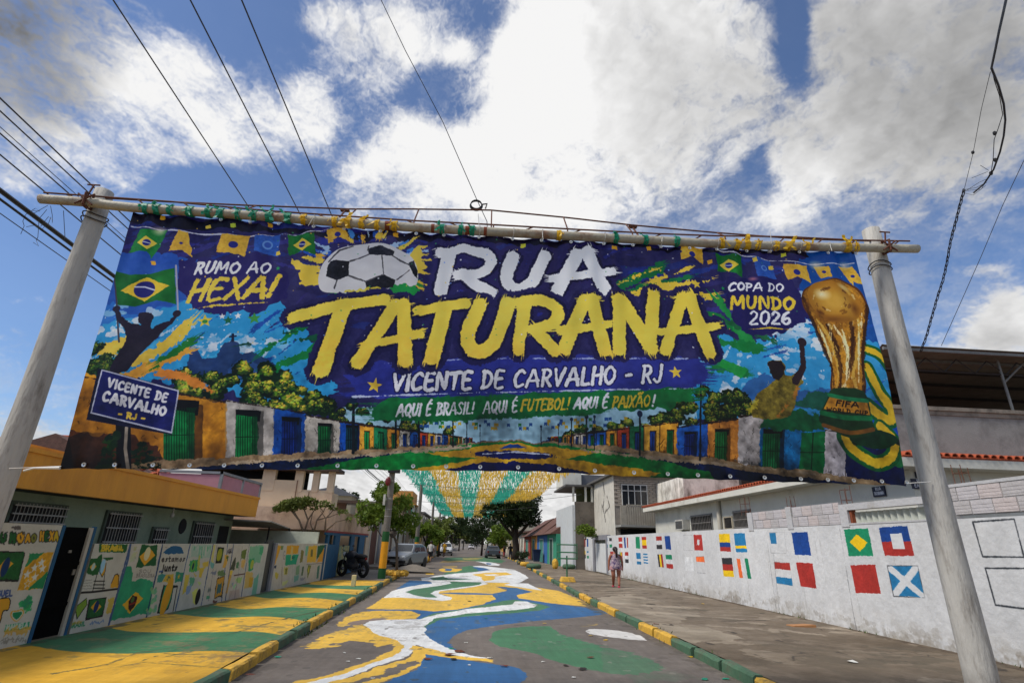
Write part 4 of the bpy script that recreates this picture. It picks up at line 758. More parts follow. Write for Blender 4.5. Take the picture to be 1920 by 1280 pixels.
pl.wear(.6, 1.0, 1.25, col=(120, 104, 76))
b = MB(); strip(b, -4, 2, 2, lambda y: LWX(y), lambda y: KL(y)-.14, PZ, 1); strip(b, 2, 30, 12, lambda y: LWX(y), lambda y: KL(y)-.14, PZ, 0, pl); strip(b, 30, 150, 10, lambda y: LWX(30)-.35, lambda y: KL(y)-.14, PZ, 1)
CONC = M('pavement_concrete', (128, 120, 110), n=.2, ns=1.3, dirt=(96, 90, 82), ds=.35, bump=.3, bs=30)
tag(b.build('pavement', [imgM('pavement_waves', pl, rough=.72, n=.14, ns=1.5, bump=.35, bs=22), CONC]), kind='structure')
# right pavement: stained concrete
pr = Canvas((0, 0, PZ), (1, 0, 0), (0, 1, 0), 3.4, 8.4, 2, 50, 60, 50, (124, 112, 97))
pr.noise(9, 1.6, 1); pr.noise(7, 12); pr.noise(4, 60)
for i in range(620):
    y = 2+48*random.random()**1.5; x = random.uniform(3.9, 8.3); l = random.uniform(.3, 2.2)
    pr.stroke([(x, y, 0), (x+l*random.uniform(-.5, .5), y+l*.3*random.uniform(-1, 1), 0), (x+l*random.uniform(-.2, 1), y+l*.5*random.uniform(-1, 1), 0)], random.uniform(.05, .4), random.choice([(96, 84, 70), (80, 70, 58), (104, 92, 78), (168, 156, 138), (72, 66, 54)]), rough=.09, rs=26, al=random.uniform(.2, .55), sm=3)
pr.poly([(1120, 1122), (1170, 1112), (1290, 1135), (1330, 1150), (1290, 1168), (1200, 1165)], (186, 176, 158), wob=.15, ws=6, al=.75, fade=.35)
pr.poly([(1180, 1180), (1240, 1195), (1310, 1205), (1400, 1195), (1330, 1170), (1230, 1168)], (170, 160, 142), wob=.2, ws=6, al=.7, fade=.3)
pr.poly([(1560, 1215), (1640, 1250), (1720, 1290), (1640, 1290), (1500, 1240), (1440, 1200)], (92, 82, 68), wob=.25, ws=5, al=.6, fade=.3)
pr.poly([(1150, 1090), (1250, 1105), (1400, 1135), (1470, 1160), (1330, 1168), (1250, 1140), (1180, 1110)], (94, 86, 76), wob=.2, ws=6, al=.55, fade=.25)
for y in (9.2, 14.6, 20, 26, 33): pr.stroke([(3.7, y, 0), (6, y+.05, 0), (8.2, y, 0)], .02, (84, 76, 66), rough=.012, rs=30)
pr.stroke([(1330, 1164), (1400, 1163), (1560, 1158)], .05, (60, 52, 46), rough=.03, rs=20); pr.stroke([(5.9, 2, 0), (5.9, 50, 0)], .015, (96, 88, 78), rough=.01)
for i in range(34):
    y = random.uniform(5, 36); x = random.uniform(3.9, 7.6); P = [(x, y, 0)]
    for k in range(6): P.append((P[-1][0]+random.uniform(-.1, .45), P[-1][1]+random.uniform(-.35, .35), 0))
    pr.stroke(P, .018, (52, 46, 40), rough=.012, rs=50, al=.8)
for i in range(40):
    y = random.uniform(6, 40); pr.ell((random.uniform(4, 8), y, 0), random.uniform(.03, .1), random.uniform(.04, .14), (48, 42, 36), al=.7, rough=.03, rs=40)
for y in np.arange(2, 50, .2): pr.ell((8.1-random.random()*.12, y, 0), random.uniform(.05, .12), random.uniform(.1, .3), (72, 60, 48), al=.6, rough=.05, rs=20)
b = MB(); strip(b, -4, 2, 2, lambda y: KR(y)+.14, lambda y: RX+.1, PZ, 1); strip(b, 2, 50, 16, lambda y: KR(y)+.14, lambda y: RX+.1, PZ, 0, pr); strip(b, 50, 150, 10, lambda y: KR(y)+.14, lambda y: RX+.1, PZ, 1)
tag(b.build('pavement', [imgM('pavement_stained', pr, rough=.85, n=.16, ns=2, bump=.4, bs=26), CONC]), kind='structure')

# kerbs: every stone its own piece
KY = M('kerb_yellow', (204, 160, 58), n=.2, ns=6, dirt=(110, 92, 58), ds=5, dt=.58, bump=.4, bs=18); KG = M('kerb_green', (70, 102, 78), n=.18, ns=6, dirt=(84, 84, 68), ds=5, dt=.56, bump=.4, bs=18); KN = M('kerb_bare', (126, 118, 106), n=.2, ns=5, bump=.4, bs=18)
def kerb(side, fn, label, segs):
    root = bpy.data.objects.new('kerb', None); COL.objects.link(root); root['kind'] = 'structure'; root['_o'] = (0., 0., 0.)
    me = {}
    for k, m_ in (('y', KY), ('g', KG), ('n', KN)):
        for v in range(3):
            g = random.Random(v*7+ord(k)); bb = MB(); L0 = .94; w = .15; h = PZ+.012
            n = 5; prof = [(-w/2, -.03), (-w/2, h-.03), (-w/2+.03, h), (w/2-.025, h), (w/2, h-.025), (w/2, -.03)]
            vs = []
            for i in range(n+1):
                y = -L0/2+L0*i/n
                vs.append([(p[0]+g.uniform(-.006, .006), y*(1 if 0 < i < n else .995), p[1]+(g.uniform(-.007, .007) if p[1] > 0 else 0)) for p in prof])
            for i in range(n):
                for j in range(len(prof)-1): bb.face([vs[i][j], vs[i][j+1], vs[i+1][j+1], vs[i+1][j]])
            bb.face(vs[0]); bb.face(list(reversed(vs[-1]))); me[(k, v)] = bb.mesh('kerb_stone', m_)
    y = -3.5; i = 0
    while y < 72:
        k = segs(y); s_ = 1.0 if y < 40 else 2.0
        o = bpy.data.objects.new('kerb_stone', me[(k, i % 3)]); COL.objects.link(o); o.parent = root
        yy = y+s_/2; dx = fn(yy+.5)-fn(yy-.5); o.location = (fn(yy)+side*.07+random.uniform(-.012, .012), yy, random.uniform(-.012, .008)); o.rotation_euler = (random.uniform(-.01, .01), random.uniform(-.03, .03), -math.atan(dx)+random.uniform(-.012, .012)); o.scale = (1, s_*random.uniform(.97, 1.0), 1)
        y += s_; i += 1
    b = MB(); strip(b, 72, 160, 8, lambda q: fn(q)-.07+side*.07, lambda q: fn(q)+.07+side*.07, PZ+.01, 0); b.build('kerb_run', KN, root)
LK = [G(390, 1280, PZ)[1], G(462, 1242, PZ)[1], G(545, 1197, PZ)[1], G(607, 1165, PZ)[1], G(642, 1147, PZ)[1], G(675, 1130, PZ)[1], G(695, 1117, PZ)[1], G(727, 1105, PZ)[1]]
def segL(y):
    c = y+.5
    for i, t in enumerate(LK):
        if c < t: return 'y' if i % 2 == 0 else 'g'
    return ('y' if int((c-LK[-1])/1.6) % 2 == 0 else 'g') if c < 34 else ('n' if int(c) % 3 else 'y')
RK = [G(1388, 1256, PZ)[1], G(1255, 1190, PZ)[1], G(1192, 1162, PZ)[1], G(1155, 1143, PZ)[1], G(1118, 1130, PZ)[1], G(1098, 1120, PZ)[1], G(1076, 1110, PZ)[1], G(1062, 1101, PZ)[1], G(1040, 1093, PZ)[1], G(1030, 1084, PZ)[1]]
def segR(y):
    c = y+.5
    if c < RK[0]: return 'y'
    for i, t in enumerate(RK[1:]):
        if c < t: return 'g' if i % 2 == 0 else 'y'
    return 'y' if int(c/2) % 2 == 0 else 'g'
kerb(-1, KL, 'left', segL); kerb(1, KR, 'right', segR)

# ------------------------------------------------------------------ left boundary wall with children's murals
def walU(px, py): return None
LO = np.array([LWX(0), 0, 0]); LU = LWdir
lc = Canvas(LO, LU, (0, 0, 1), 4, 24.2, .05, 2.3, 120, 120, (188, 184, 170))
lc.noise(4, 20); lc.noise(5, 3, 1)
LW_, LG_, LY_, LM_, LB_, LD_ = (170, 164, 150), (34, 88, 42), (206, 152, 40), (52, 148, 104), (28, 84, 128), (34, 32, 30)
def wall_art(c):
    # first stretch, left of the dark door
    c.z(0, 980, 5.333)
    c.text('com', [(120, 20), (205, 22), (205, 60), (120, 62)], .025, (90, 84, 80)); 
    for i, (ch, x) in enumerate(zip('RUMO', (-60, 8, 100, 180))): c.text(ch, [(x+4, 102), (x+52, 107), (x+48, 188), (x+2, 184)], .04, [LG_, LY_][i % 2] if i != 1 else LG_, rough=.01, halo=LD_, hw=.025)
    for i, (ch, x) in enumerate(zip('AO', (258, 318))): c.text(ch, [(x+3, 118), (x+42, 118), (x+38, 182), (x, 186)], .035, [LY_, (120, 120, 50)][i], halo=LD_, hw=.02)
    for i, (ch, x) in enumerate(zip('HEXA', (402, 452, 500, 545))): c.text(ch, [(x+3, 88), (x+36, 92), (x+32, 172), (x-1, 170)], .035, [LY_, LG_, LY_, (190, 160, 40)][i], halo=LD_, hw=.02)
    c.poly([(-300, 285), (0, 280), (235, 285), (252, 300), (185, 580), (170, 588), (-300, 570)], LD_); c.poly([(-300, 294), (0, 290), (235, 295), (240, 305), (178, 572), (-300, 560)], LG_, wob=.01, tex=.1)
    c.poly([(-40, 480), (65, 350), (130, 410), (0, 535)], LY_, wob=.01); c.ell((52, 440), .06, .12, (20, 50, 90))
    c.poly([(296, 305), (525, 303), (420, 668), (168, 685)], LY_, wob=.008, tex=.08); c.poly([(296, 305), (428, 304), (250, 445)], (40, 128, 78), wob=.01); c.poly([(478, 490), (420, 668), (270, 675)], (40, 128, 78), wob=.01)
    for x, y in ((415, 395), (345, 447), (425, 455), (272, 512), (348, 540)): c.star((x, y), .07, (206, 204, 190), .2)
    c.star((275, 605), .07, (206, 204, 190), .2); c.star((275, 605), .045, LY_, .2)
    c.text('GUEL', [(-30, 678), (122, 672), (118, 728), (-34, 735)], .022, (60, 80, 130)); c.text('MI', [(-120, 680), (-50, 678), (-54, 735), (-124, 738)], .022, (60, 80, 130))
    c.poly([(-60, 790), (70, 742), (108, 775), (85, 870), (35, 885), (0, 1000), (-80, 1040)], LD_, sm=3); c.poly([(-60, 800), (68, 750), (98, 778), (80, 862), (28, 875), (-6, 985), (-80, 1020)], LY_, sm=3)
    c.foliage([(200, 790), (300, 740), (290, 860), (240, 850)], 16, .05, [(52, 140, 90)], 3)
    c.poly([(170, 985), (108, 940), (115, 880), (165, 875), (220, 860), (238, 900)], LY_, sm=4); c.poly([(170, 975), (118, 935), (124, 888), (166, 885), (215, 872), (228, 905)], (196, 196, 176), sm=4); c.poly([(168, 960), (130, 932), (132, 896), (168, 892), (208, 884), (218, 908)], (30, 130, 80), sm=4)
    c.poly([(60, 1015), (300, 985), (285, 1052), (40, 1085)], (52, 150, 104)); c.text('MANUELA', [(68, 1022), (280, 994), (272, 1040), (60, 1072)], .02, (190, 200, 180))
    c.poly([(30, 1100), (260, 1070), (250, 1125), (20, 1160)], LY_, wob=.03, fade=.2, al=.7); c.poly([(-100, 1240), (240, 1195), (250, 1165), (100, 1190), (-100, 1215)], (110, 104, 90), wob=.04, al=.5)
    # frames of the door
    # after the door
    c.z(0, 960, 4)
    c.poly([(742, 238), (952, 240), (944, 292), (935, 302), (740, 300)], LG_, wob=.008); c.text('BRASIL', [(765, 246), (925, 252), (922, 284), (760, 288)], .035, (200, 170, 50), rough=.006)
    c.poly([(675, 350), (722, 345), (762, 312), (758, 400), (730, 470), (690, 478), (648, 462), (650, 430)], LG_, wob=.008); c.poly([(672, 410), (706, 375), (724, 405), (692, 440)], LY_); c.ell((700, 408), .04, .06, (170, 190, 180))
    c.poly([(770, 340), (850, 335), (846, 350), (800, 362)], (50, 90, 50)); c.poly([(752, 400), (775, 360), (796, 380), (790, 440), (765, 485), (745, 450)], LY_, wob=.006); c.ell((768, 408), .06, .12, (150, 190, 210)); c.stroke([(752, 400), (748, 445), (766, 485), (790, 440), (796, 380)], .012, LD_)
    for i, y in enumerate((515, 542, 568)): c.stroke([(705-i*4, y), (785, y)], .015, LD_)
    c.stroke([(726, 470), (695, 590)], .015, LD_); c.stroke([(786, 460), (770, 590)], .012, LD_); c.stroke([(580, 603), (700, 596), (890, 572)], .03, LD_)
    for i in range(4): c.scrib('nosso', [(612, 505+i*20), (690, 503+i*20), (686, 515+i*20), (608, 517+i*20)], .01, (120, 116, 108))
    c.poly([(860, 470), (880, 460), (892, 480), (886, 520), (892, 565), (820, 572), (835, 530)], LY_, wob=.012); c.stroke([(836, 530), (860, 470), (880, 460), (892, 480), (886, 540)], .015, LD_)
    c.poly([(560, 710), (650, 640), (655, 690), (575, 805)], LD_); c.poly([(566, 712), (645, 650), (648, 690), (578, 792)], (120, 150, 50), wob=.006)
    c.poly([(665, 655), (800, 636), (770, 780), (638, 810)], LD_); c.poly([(670, 662), (792, 645), (764, 774), (645, 802)], LG_, wob=.008, tex=.1); c.poly([(680, 712), (722, 665), (762, 705), (716, 752)], LY_); c.ell((722, 706), .055, .09, (20, 44, 90))
    c.poly([(805, 655), (856, 640), (836, 745), (786, 760)], (190, 160, 50), wob=.02, al=.8); c.text('BRASIL', [(528, 832), (640, 818), (634, 848), (520, 868)], .02, (60, 130, 90)); c.poly([(515, 830), (605, 820), (600, 845), (510, 860)], LY_, wob=.02, al=.5, fade=.2); c.scrib('TIME', [(680, 815), (780, 800), (775, 830), (672, 850)], .02, (90, 120, 160))
    # panel lines
    BL = (64, 84, 120)
    c.z(0, 0, 1)
    for a, b_ in [((245, 1018), (202, 1176)), ((305, 1018), (274, 1160)), ((357, 1018), (328, 1148)), ((400, 1018), (376, 1140)), ((427, 1018), (415, 1130)), ((438, 1018), (422, 1127)), ((468, 1018), (452, 1120))]: c.stroke([a, b_], .035, BL, rough=.006)
    c.z(180, 1000, 6.4)
    c.poly([(345, 410), (410, 425), (395, 630), (690, 610), (600, 1012), (152, 1110), (260, 680)], (44, 142, 100), wob=.04, ws=16, tex=.05)
    c.stroke([(416, 125), (380, 330), (270, 680), (152, 1108)], .04, BL, rough=.005); c.stroke([(800, 140), (745, 400), (600, 1010)], .035, (40, 60, 90), rough=.005)
    c.poly([(545, 130), (640, 150), (738, 140), (715, 380), (600, 395), (475, 408), (510, 300)], (30, 84, 44), wob=.01); c.poly([(520, 280), (640, 165), (712, 258), (582, 385)], LY_, wob=.006); c.ell((615, 240), .09, .12, (206, 196, 150))
    c.text('SOU', [(520, 430), (660, 430), (655, 470), (515, 470)], .012, (120, 116, 110)); c.text('BRASILEIRA', [(490, 480), (705, 486), (700, 520), (480, 522)], .012, (120, 116, 110)); c.foliage([(440, 170), (490, 160), (480, 350), (420, 330)], 8, .06, [(160, 176, 130)], 2)
    c.poly([(320, 850), (480, 690), (572, 770), (400, 965)], (206, 160, 40), wob=.01); c.poly([(430, 745), (500, 740), (478, 860), (410, 935), (385, 900), (395, 800)], (48, 18, 16), wob=.01); c.ell((440, 790), .05, .05, (70, 100, 50)); c.stroke([(405, 850), (480, 820)], .03, (130, 40, 26))
    # "estamos juntos" panel
    c.poly([(815, 230), (850, 185), (920, 150), (1000, 150), (1040, 190), (1048, 228), (930, 240)], (32, 84, 120), wob=.01, sm=3)
    c.text('estamos', [(790, 275), (1075, 270), (1060, 330), (785, 335)], .028, (60, 58, 56)); c.text('junts', [(800, 370), (980, 375), (965, 440), (790, 445)], .04, (40, 38, 36)); c.stroke([(760, 455), (800, 450)], .03, (60, 80, 130)); c.scrib('TA', [(830, 145), (860, 145), (858, 175), (828, 175)], .01, (110, 106, 110))
    c.poly([(745, 500), (800, 480), (840, 490), (790, 575), (735, 580)], (60, 130, 120), wob=.01); c.poly([(840, 490), (925, 480), (930, 560), (860, 580), (800, 570)], (190, 160, 60), wob=.012); c.scrib('SUL', [(850, 500), (925, 500), (925, 565), (850, 570)], .02, (60, 90, 80)); c.poly([(960, 455), (1050, 465), (1030, 570), (940, 580)], (52, 130, 100), wob=.01); c.star((993, 515), .06, (190, 160, 60))
    c.poly([(810, 612), (985, 618), (985, 640), (930, 640), (905, 790), (870, 900), (800, 965), (735, 950), (740, 920)], (24, 40, 34), wob=.006); c.poly([(825, 625), (920, 628), (900, 780), (860, 890), (800, 940), (755, 930), (800, 750)], (44, 140, 96), wob=.006); c.ell((850, 750), .14, .36, (206, 150, 36), rot=-.12); c.stroke([(975, 640), (960, 720), (925, 925)], .03, LD_); c.stroke([(930, 640), (975, 632)], .03, LD_)
    for x, y in ((700, 660), (700, 760), (700, 880), (640, 900)): c.foliage([(x-30, y), (x+30, y-20), (x+20, y+60), (x-30, y+60)], 7, .04, [(110, 160, 126)], x)
    # small panels
    c.poly([(1140, 150), (1385, 150), (1360, 300), (1110, 290)], (150, 176, 156), wob=.02, al=.8)
    for i in range(14): x = random.uniform(1140, 1380); c.stroke([(x, 160), (x-8, random.uniform(180, 300))], .03, random.choice([(90, 160, 120), (190, 186, 170), (120, 170, 140)]), rough=.01)
    c.poly([(1120, 330), (1220, 315), (1210, 450), (1110, 455)], (60, 150, 90), wob=.015); c.ell((1165, 390), .09, .12, (100, 160, 60)); c.ell((1165, 390), .04, .07, (26, 50, 70))
    for P, cl in [([(1225, 270), (1250, 280), (1240, 440), (1210, 440)], (170, 170, 70)), ([(1270, 350), (1350, 340), (1340, 400), (1280, 400)], (200, 170, 60)), ([(1235, 420), (1320, 400), (1290, 440), (1260, 530), (1235, 520)], (200, 170, 50)), ([(1070, 490), (1120, 480), (1080, 700), (1030, 740)], (196, 170, 60)), ([(1120, 510), (1185, 540), (1165, 630), (1115, 640)], (80, 150, 110)), ([(1160, 460), (1210, 500), (1190, 520)], (200, 170, 60)), ([(1080, 640), (1150, 600), (1130, 700), (1080, 740)], (120, 140, 170)), ([(1210, 580), (1270, 590), (1240, 630)], (170, 190, 110)), ([(1160, 700), (1220, 660), (1190, 840), (1160, 830)], (200, 200, 90))]: c.poly(P, cl, wob=.015, al=.9)
    c.ell((1222, 755), .1, .16, (16, 14, 18))
    c.z(380, 1000, 8)
    c.poly([(225, 200), (325, 205), (280, 440), (190, 445)], (30, 34, 24)); c.poly([(235, 225), (315, 230), (280, 400), (200, 400)], (50, 86, 34)); c.ell((252, 315), .12, .14, (150, 150, 40))
    for P, cl in [([(150, 185), (190, 180), (160, 430), (120, 430)], (190, 180, 100)), ([(330, 320), (395, 335), (340, 500), (295, 500), (320, 430)], (206, 160, 60)), ([(350, 340), (400, 345), (370, 410)], (60, 90, 40)), ([(110, 430), (180, 440), (160, 520), (120, 510)], (100, 160, 150)), ([(110, 580), (210, 540), (200, 620)], (110, 120, 140)), ([(220, 560), (290, 540), (350, 600), (300, 640), (225, 620)], (90, 120, 70)), ([(215, 650), (330, 640), (290, 930), (170, 960)], (60, 54, 34)), ([(225, 665), (320, 660), (280, 900), (180, 940)], (200, 150, 50)), ([(230, 740), (290, 730), (270, 860), (205, 910)], (50, 100, 110)), ([(360, 250), (440, 230), (420, 310), (370, 300)], (110, 106, 110)), ([(485, 350), (500, 380), (480, 540), (400, 560)], (60, 66, 50)), ([(500, 440), (550, 430), (540, 530), (495, 540)], (70, 120, 80)), ([(590, 250), (660, 240), (640, 380), (575, 380)], (90, 110, 40)), ([(590, 400), (650, 380), (620, 530), (580, 500)], (210, 170, 90)), ([(400, 570), (460, 560), (440, 620), (405, 620)], (220, 190, 60)), ([(405, 620), (440, 620), (370, 890), (345, 870), (380, 720)], (190, 150, 60)), ([(500, 660), (600, 650), (570, 740), (500, 700)], (150, 190, 110)), ([(410, 850), (560, 830), (555, 960), (380, 990)], (176, 160, 146)), ([(710, 190), (925, 180), (860, 440), (680, 420)], (120, 176, 136)), ([(700, 380), (775, 370), (760, 540), (690, 560)], (50, 150, 96)), ([(655, 560), (760, 580), (700, 800), (620, 820)], (206, 170, 90)), ([(700, 650), (770, 640), (740, 790), (690, 800)], (206, 156, 40)), ([(860, 210), (925, 180), (890, 330), (850, 300)], (70, 160, 110)), ([(780, 660), (850, 600), (800, 920), (720, 930)], (110, 170, 140)), ([(160, 985), (230, 975), (200, 1020), (150, 1030)], (90, 50, 36))]: c.poly(P, cl, wob=.02, al=.9)
    c.ell((740, 460), .1, .12, (170, 180, 70)); c.stroke([(385, 1000), (720, 190)], .001, LD_); c.scrib('FE', [(390, 250), (440, 250), (435, 300), (385, 300)], .02, LD_); c.stroke([(470, 625), (630, 600)], .03, (100, 70, 66)); c.scrib('EU AMO', [(90, 790), (135, 800), (110, 900), (70, 890)], .015, (70, 90, 90)); c.poly([(60, 930), (110, 925), (100, 975), (55, 980)], (80, 150, 110), wob=.01); c.foliage([(410, 740), (520, 720), (500, 800), (420, 810)], 6, .05, [(150, 180, 150)], 3)
    for x in (200, 450, 585): c.stroke([(x+140*.1, 180), (x-140*.8, 1000)], .02, (90, 90, 100), rough=.01, al=.5)
    # last stretch (past the grey gate)
    c.poly([(1090, 175), (1190, 175), (1110, 400), (1080, 480), (1060, 400)], (206, 150, 40), wob=.02, al=.95); c.poly([(1075, 480), (1110, 470), (1100, 520), (1070, 515)], (60, 70, 90)); c.poly([(1175, 180), (1215, 180), (1200, 240), (1170, 240)], (100, 120, 50), al=.8)
    c.poly([(1265, 180), (1450, 175), (1420, 300), (1250, 310)], (206, 150, 40), wob=.01); c.poly([(1250, 320), (1440, 310), (1400, 460), (1235, 475)], (40, 150, 110), wob=.01); c.poly([(1325, 200), (1360, 200), (1340, 400), (1315, 400)], (196, 180, 120), wob=.02, al=.8); c.poly([(1340, 330), (1390, 340), (1370, 380), (1335, 380)], (20, 110, 90)); c.text('G', [(1215, 260), (1240, 260), (1235, 380), (1205, 380)], .02, (90, 96, 110))
    for P, cl in [([(1475, 230), (1515, 250), (1490, 440), (1450, 450)], (120, 110, 50)), ([(1540, 190), (1590, 185), (1560, 330), (1530, 330)], (110, 170, 140)), ([(1590, 180), (1715, 170), (1690, 430), (1555, 440)], (214, 170, 50)), ([(1625, 230), (1655, 230), (1645, 340), (1615, 350)], (100, 100, 60)), ([(1725, 175), (1835, 175), (1770, 330), (1700, 390)], (30, 90, 50)), ([(1800, 250), (1838, 200), (1815, 430), (1700, 435)], (214, 150, 40)), ([(1220, 500), (1285, 500), (1270, 610), (1215, 610)], (180, 176, 100)), ([(1240, 520), (1270, 520), (1262, 590), (1236, 590)], (110, 110, 40)), ([(1080, 580), (1140, 600), (1120, 690), (1085, 680)], (186, 170, 60)), ([(1200, 720), (1280, 710), (1260, 760), (1190, 790)], (190, 200, 130)), ([(1400, 500), (1450, 490), (1440, 620), (1390, 630)], (120, 150, 110)), ([(1490, 490), (1520, 490), (1500, 630), (1470, 640)], (80, 100, 70)), ([(1370, 640), (1440, 630), (1430, 710), (1360, 740)], (110, 160, 140)), ([(1575, 480), (1630, 480), (1600, 590), (1570, 680), (1560, 570)], (110, 120, 50)), ([(1720, 490), (1755, 480), (1740, 660), (1705, 680)], (70, 120, 100)), ([(1460, 670), (1540, 660), (1520, 700), (1460, 715)], (140, 136, 140)), ([(1185, 500), (1200, 500), (1190, 760), (1180, 760)], (150, 144, 130))]: c.poly(P, cl, wob=.02, al=.9)
    c.ell((1590, 540), .06, .1, (190, 180, 60)); c.stroke([(1560, 460), (1815, 440)], .02, (120, 116, 108)); 
    for x in (1200, 1350, 1555, 1690): c.stroke([(x, 460), (x-14, 800)], .015, (120, 118, 118), al=.7)
    c.z(0, 0, 1)
wall_art(lc)
LWM = imgM('mural_wall', lc, rough=.85, n=.10, ns=3, bump=.3, bs=24); PLW = M('wall_plaster_side', (150, 146, 134), n=.15, bump=.3)
def lw_y(px, py):                     # where a photo column meets the mural wall, distance along it
    r = ray(px, py); n = np.cross(LU, (0, 0, 1)); t = (LO-CAMP).dot(n)/r.dot(n); w = CAMP+r*t; return (w-LO).dot(LU), w[2]
def lpt(u, d, z): q = LO+LU*u; return (q[0]-d*LU[1], q[1]+d*LU[0], z)
def lwall(u0, u1, zt, label, step=None):
    b = MB(); z0 = PZ-.05; T = .16
    def slab(a, c, zt):
        P = [lpt(a, 0, z0), lpt(c, 0, z0), lpt(c, 0, zt), lpt(a, 0, zt)]; b.face(P, 0, [lc.uv(p) for p in P])
        b.face([lpt(a, T, z0), lpt(a, T, zt), lpt(c, T, zt), lpt(c, T, z0)], 1); b.face([lpt(a, 0, zt), lpt(c, 0, zt), lpt(c, T, zt), lpt(a, T, zt)], 1)
        b.face([lpt(a, 0, z0), lpt(a, 0, zt), lpt(a, T, zt), lpt(a, T, z0)], 1); b.face([lpt(c, 0, z0), lpt(c, T, z0), lpt(c, T, zt), lpt(c, 0, zt)], 1)
    slab(u0, u1, zt)
    if step: slab(step[0], step[1], step[2])
    return tag(b.build('boundary_wall', [LWM, PLW]), label, 'wall')
ud0 = lw_y(49, 1207)[0]; ud1 = lw_y(120, 1192)[0]; ue = lw_y(487, 1114)[0]; uf = lw_y(502, 1110)[0]; ug = lw_y(605, 1086)[0]
ZT1 = lw_y(115, 984)[1]; ZT2 = lw_y(400, 1019)[1]; ZT0 = lw_y(90, 980)[1]
lwall(4.5, ud0, ZT1, 'low white wall left of the black door, painted with a green flag and white stars')
lwall(ud1+.1, ue, ZT2, 'long low wall of children\'s paintings between the black door and the grey gate')
lwall(uf+.14, ug, ZT2+.01, 'short low wall of small yellow and green paintings next to the blue garage posts')
# raised stub at the door and the black door
b = MB(); P = [lpt(ud1+.02, -.012, PZ), lpt(ud1+.1, -.012, PZ), lpt(ud1+.1, -.012, ZT1), lpt(ud1+.02, -.012, ZT1)]
BLUEP = M('blue_gate_paint', (24, 78, 112), n=.15, ns=5); WHTP = M('old_white_paint', (166, 160, 148), n=.12, ns=4, dirt=(120, 112, 100), ds=2, dt=.62); BLK = M('black_gate_paint', (12, 12, 13), rough=.85, n=.3, ns=4, bump=.1, spec=.03)
t = thing('black_gate', 'tall black metal door with blue painted jambs in the mural wall', 'gate', tuple(lpt((ud0+ud1)/2, 0, PZ)))
def lbox(b, u0, u1, d0, d1, z0, z1, mi=0): b.hexa([lpt(u0, d0, z0), lpt(u1, d0, z0), lpt(u1, d1, z0), lpt(u0, d1, z0), lpt(u0, d0, z1), lpt(u1, d0, z1), lpt(u1, d1, z1), lpt(u0, d1, z1)], mi)
for u in (ud0, ud1-.03): b = MB(); lbox(b, u-.0, u+.06, -.012, .03, PZ, ZT1); b.build('jamb', BLUEP, t)
b = MB(); lbox(b, ud1-.10, ud1-.035, -.008, .03, PZ, ZT1-.02); b.build('jamb', WHTP, t)
b = MB(); lbox(b, ud0+.05, ud1-.1, .03, .06, PZ+.02, ZT1-.02); b.build('door_leaf', BLK, t)
for z in (.55, 1.12): b = MB(); lbox(b, ud0+.07, ud1-.11, .012, .029, z, z+.05); b.build('rail', BLK, t)
b = MB(); lbox(b, ud1-.2, ud1-.14, .012, .029, .98, 1.06); b.build('latch', M('worn_steel', (110, 108, 106), rough=.4, metal=.7), t)
b = MB(); lbox(b, ud0+.3, ud1-.35, .012, .029, 1.3, 1.34); b.build('letter_slot', M('worn_steel', (110, 108, 106)), t)
t = thing('grey_gate', 'narrow dark grey metal gate between two stretches of mural wall', 'gate', tuple(lpt(ue, 0, PZ)))
b = MB(); lbox(b, ue, uf-.05, .05, .09, PZ+.02, ZT2+.1); b.build('gate_leaf', M('dark_grey_paint', (40, 44, 46), rough=.5), t)
b = MB(); lbox(b, uf-.05, uf+.14, -.01, .16, PZ-.02, ZT2+.02); b.build('post', M('grey_post_paint', (126, 126, 132), n=.12), t)
b = MB(); lbox(b, ue-.02, ue+.02, .02, .12, PZ, ZT2+.06); b.build('jamb', M('dark_grey_paint', (40, 44, 46)), t)

# ------------------------------------------------------------------ right boundary wall with painted flags
rc = Canvas((RX, 0, 0), (0, 1, 0), (0, 0, 1), 3, 41, 0, 2.7, 90, 110, (200, 201, 202))
rc.noise(3.5, 30); rc.noise(5, 3, 1); rc.noise(3, 90)
for i in range(500):
    y = random.uniform(4, 40); rc.ell((y, random.uniform(.1, .34)*random.random()+.1, 0), random.uniform(.02, .16), random.uniform(.02, .08), random.choice([(140, 134, 124), (150, 144, 136), (120, 112, 102)]), al=.22, rough=.05, rs=40)
for i in range(70):
    y = random.uniform(6, 40); z = random.uniform(.9, 2.2); rc.stroke([(y, z, 0), (y+random.uniform(-.03, .03), z-random.uniform(.2, 1), 0)], random.uniform(.01, .04), (160, 160, 158), rough=.01, al=.4)
FC = dict(r=(160, 46, 40), b=(20, 62, 132), g=(20, 124, 86), y=(226, 186, 22), w=(200, 202, 204), k=(46, 46, 50), c=(32, 112, 160), o=(222, 104, 50), n=None)
def qd(Q, a0, b0, a1, b1):
    tl, tr, br, bl = Q
    f = lambda a, b: tuple(tl[i]*(1-a)*(1-b)+tr[i]*a*(1-b)+br[i]*a*b+bl[i]*(1-a)*b for i in (0, 1))
    return [f(a0, b0), f(a1, b0), f(a1, b1), f(a0, b1)]
def wflag(c, Q, cols, horiz=True, w=None):
    n = len(cols); tot = sum(w) if w else n; acc = 0
    for i, k in enumerate(cols):
        d = (w[i] if w else 1)/tot
        if FC[k] is not None: c.poly(qd(Q, 0, acc, 1, acc+d) if horiz else qd(Q, acc, 0, acc+d, 1), FC[k], wob=.006, ws=50, tex=.05)
        acc += d
def outline(c, Q, w=.012, col=(70, 72, 76)): c.stroke(Q+[Q[0]], w, col, rough=.003)
c = rc
c.z(1440, 800, 4)
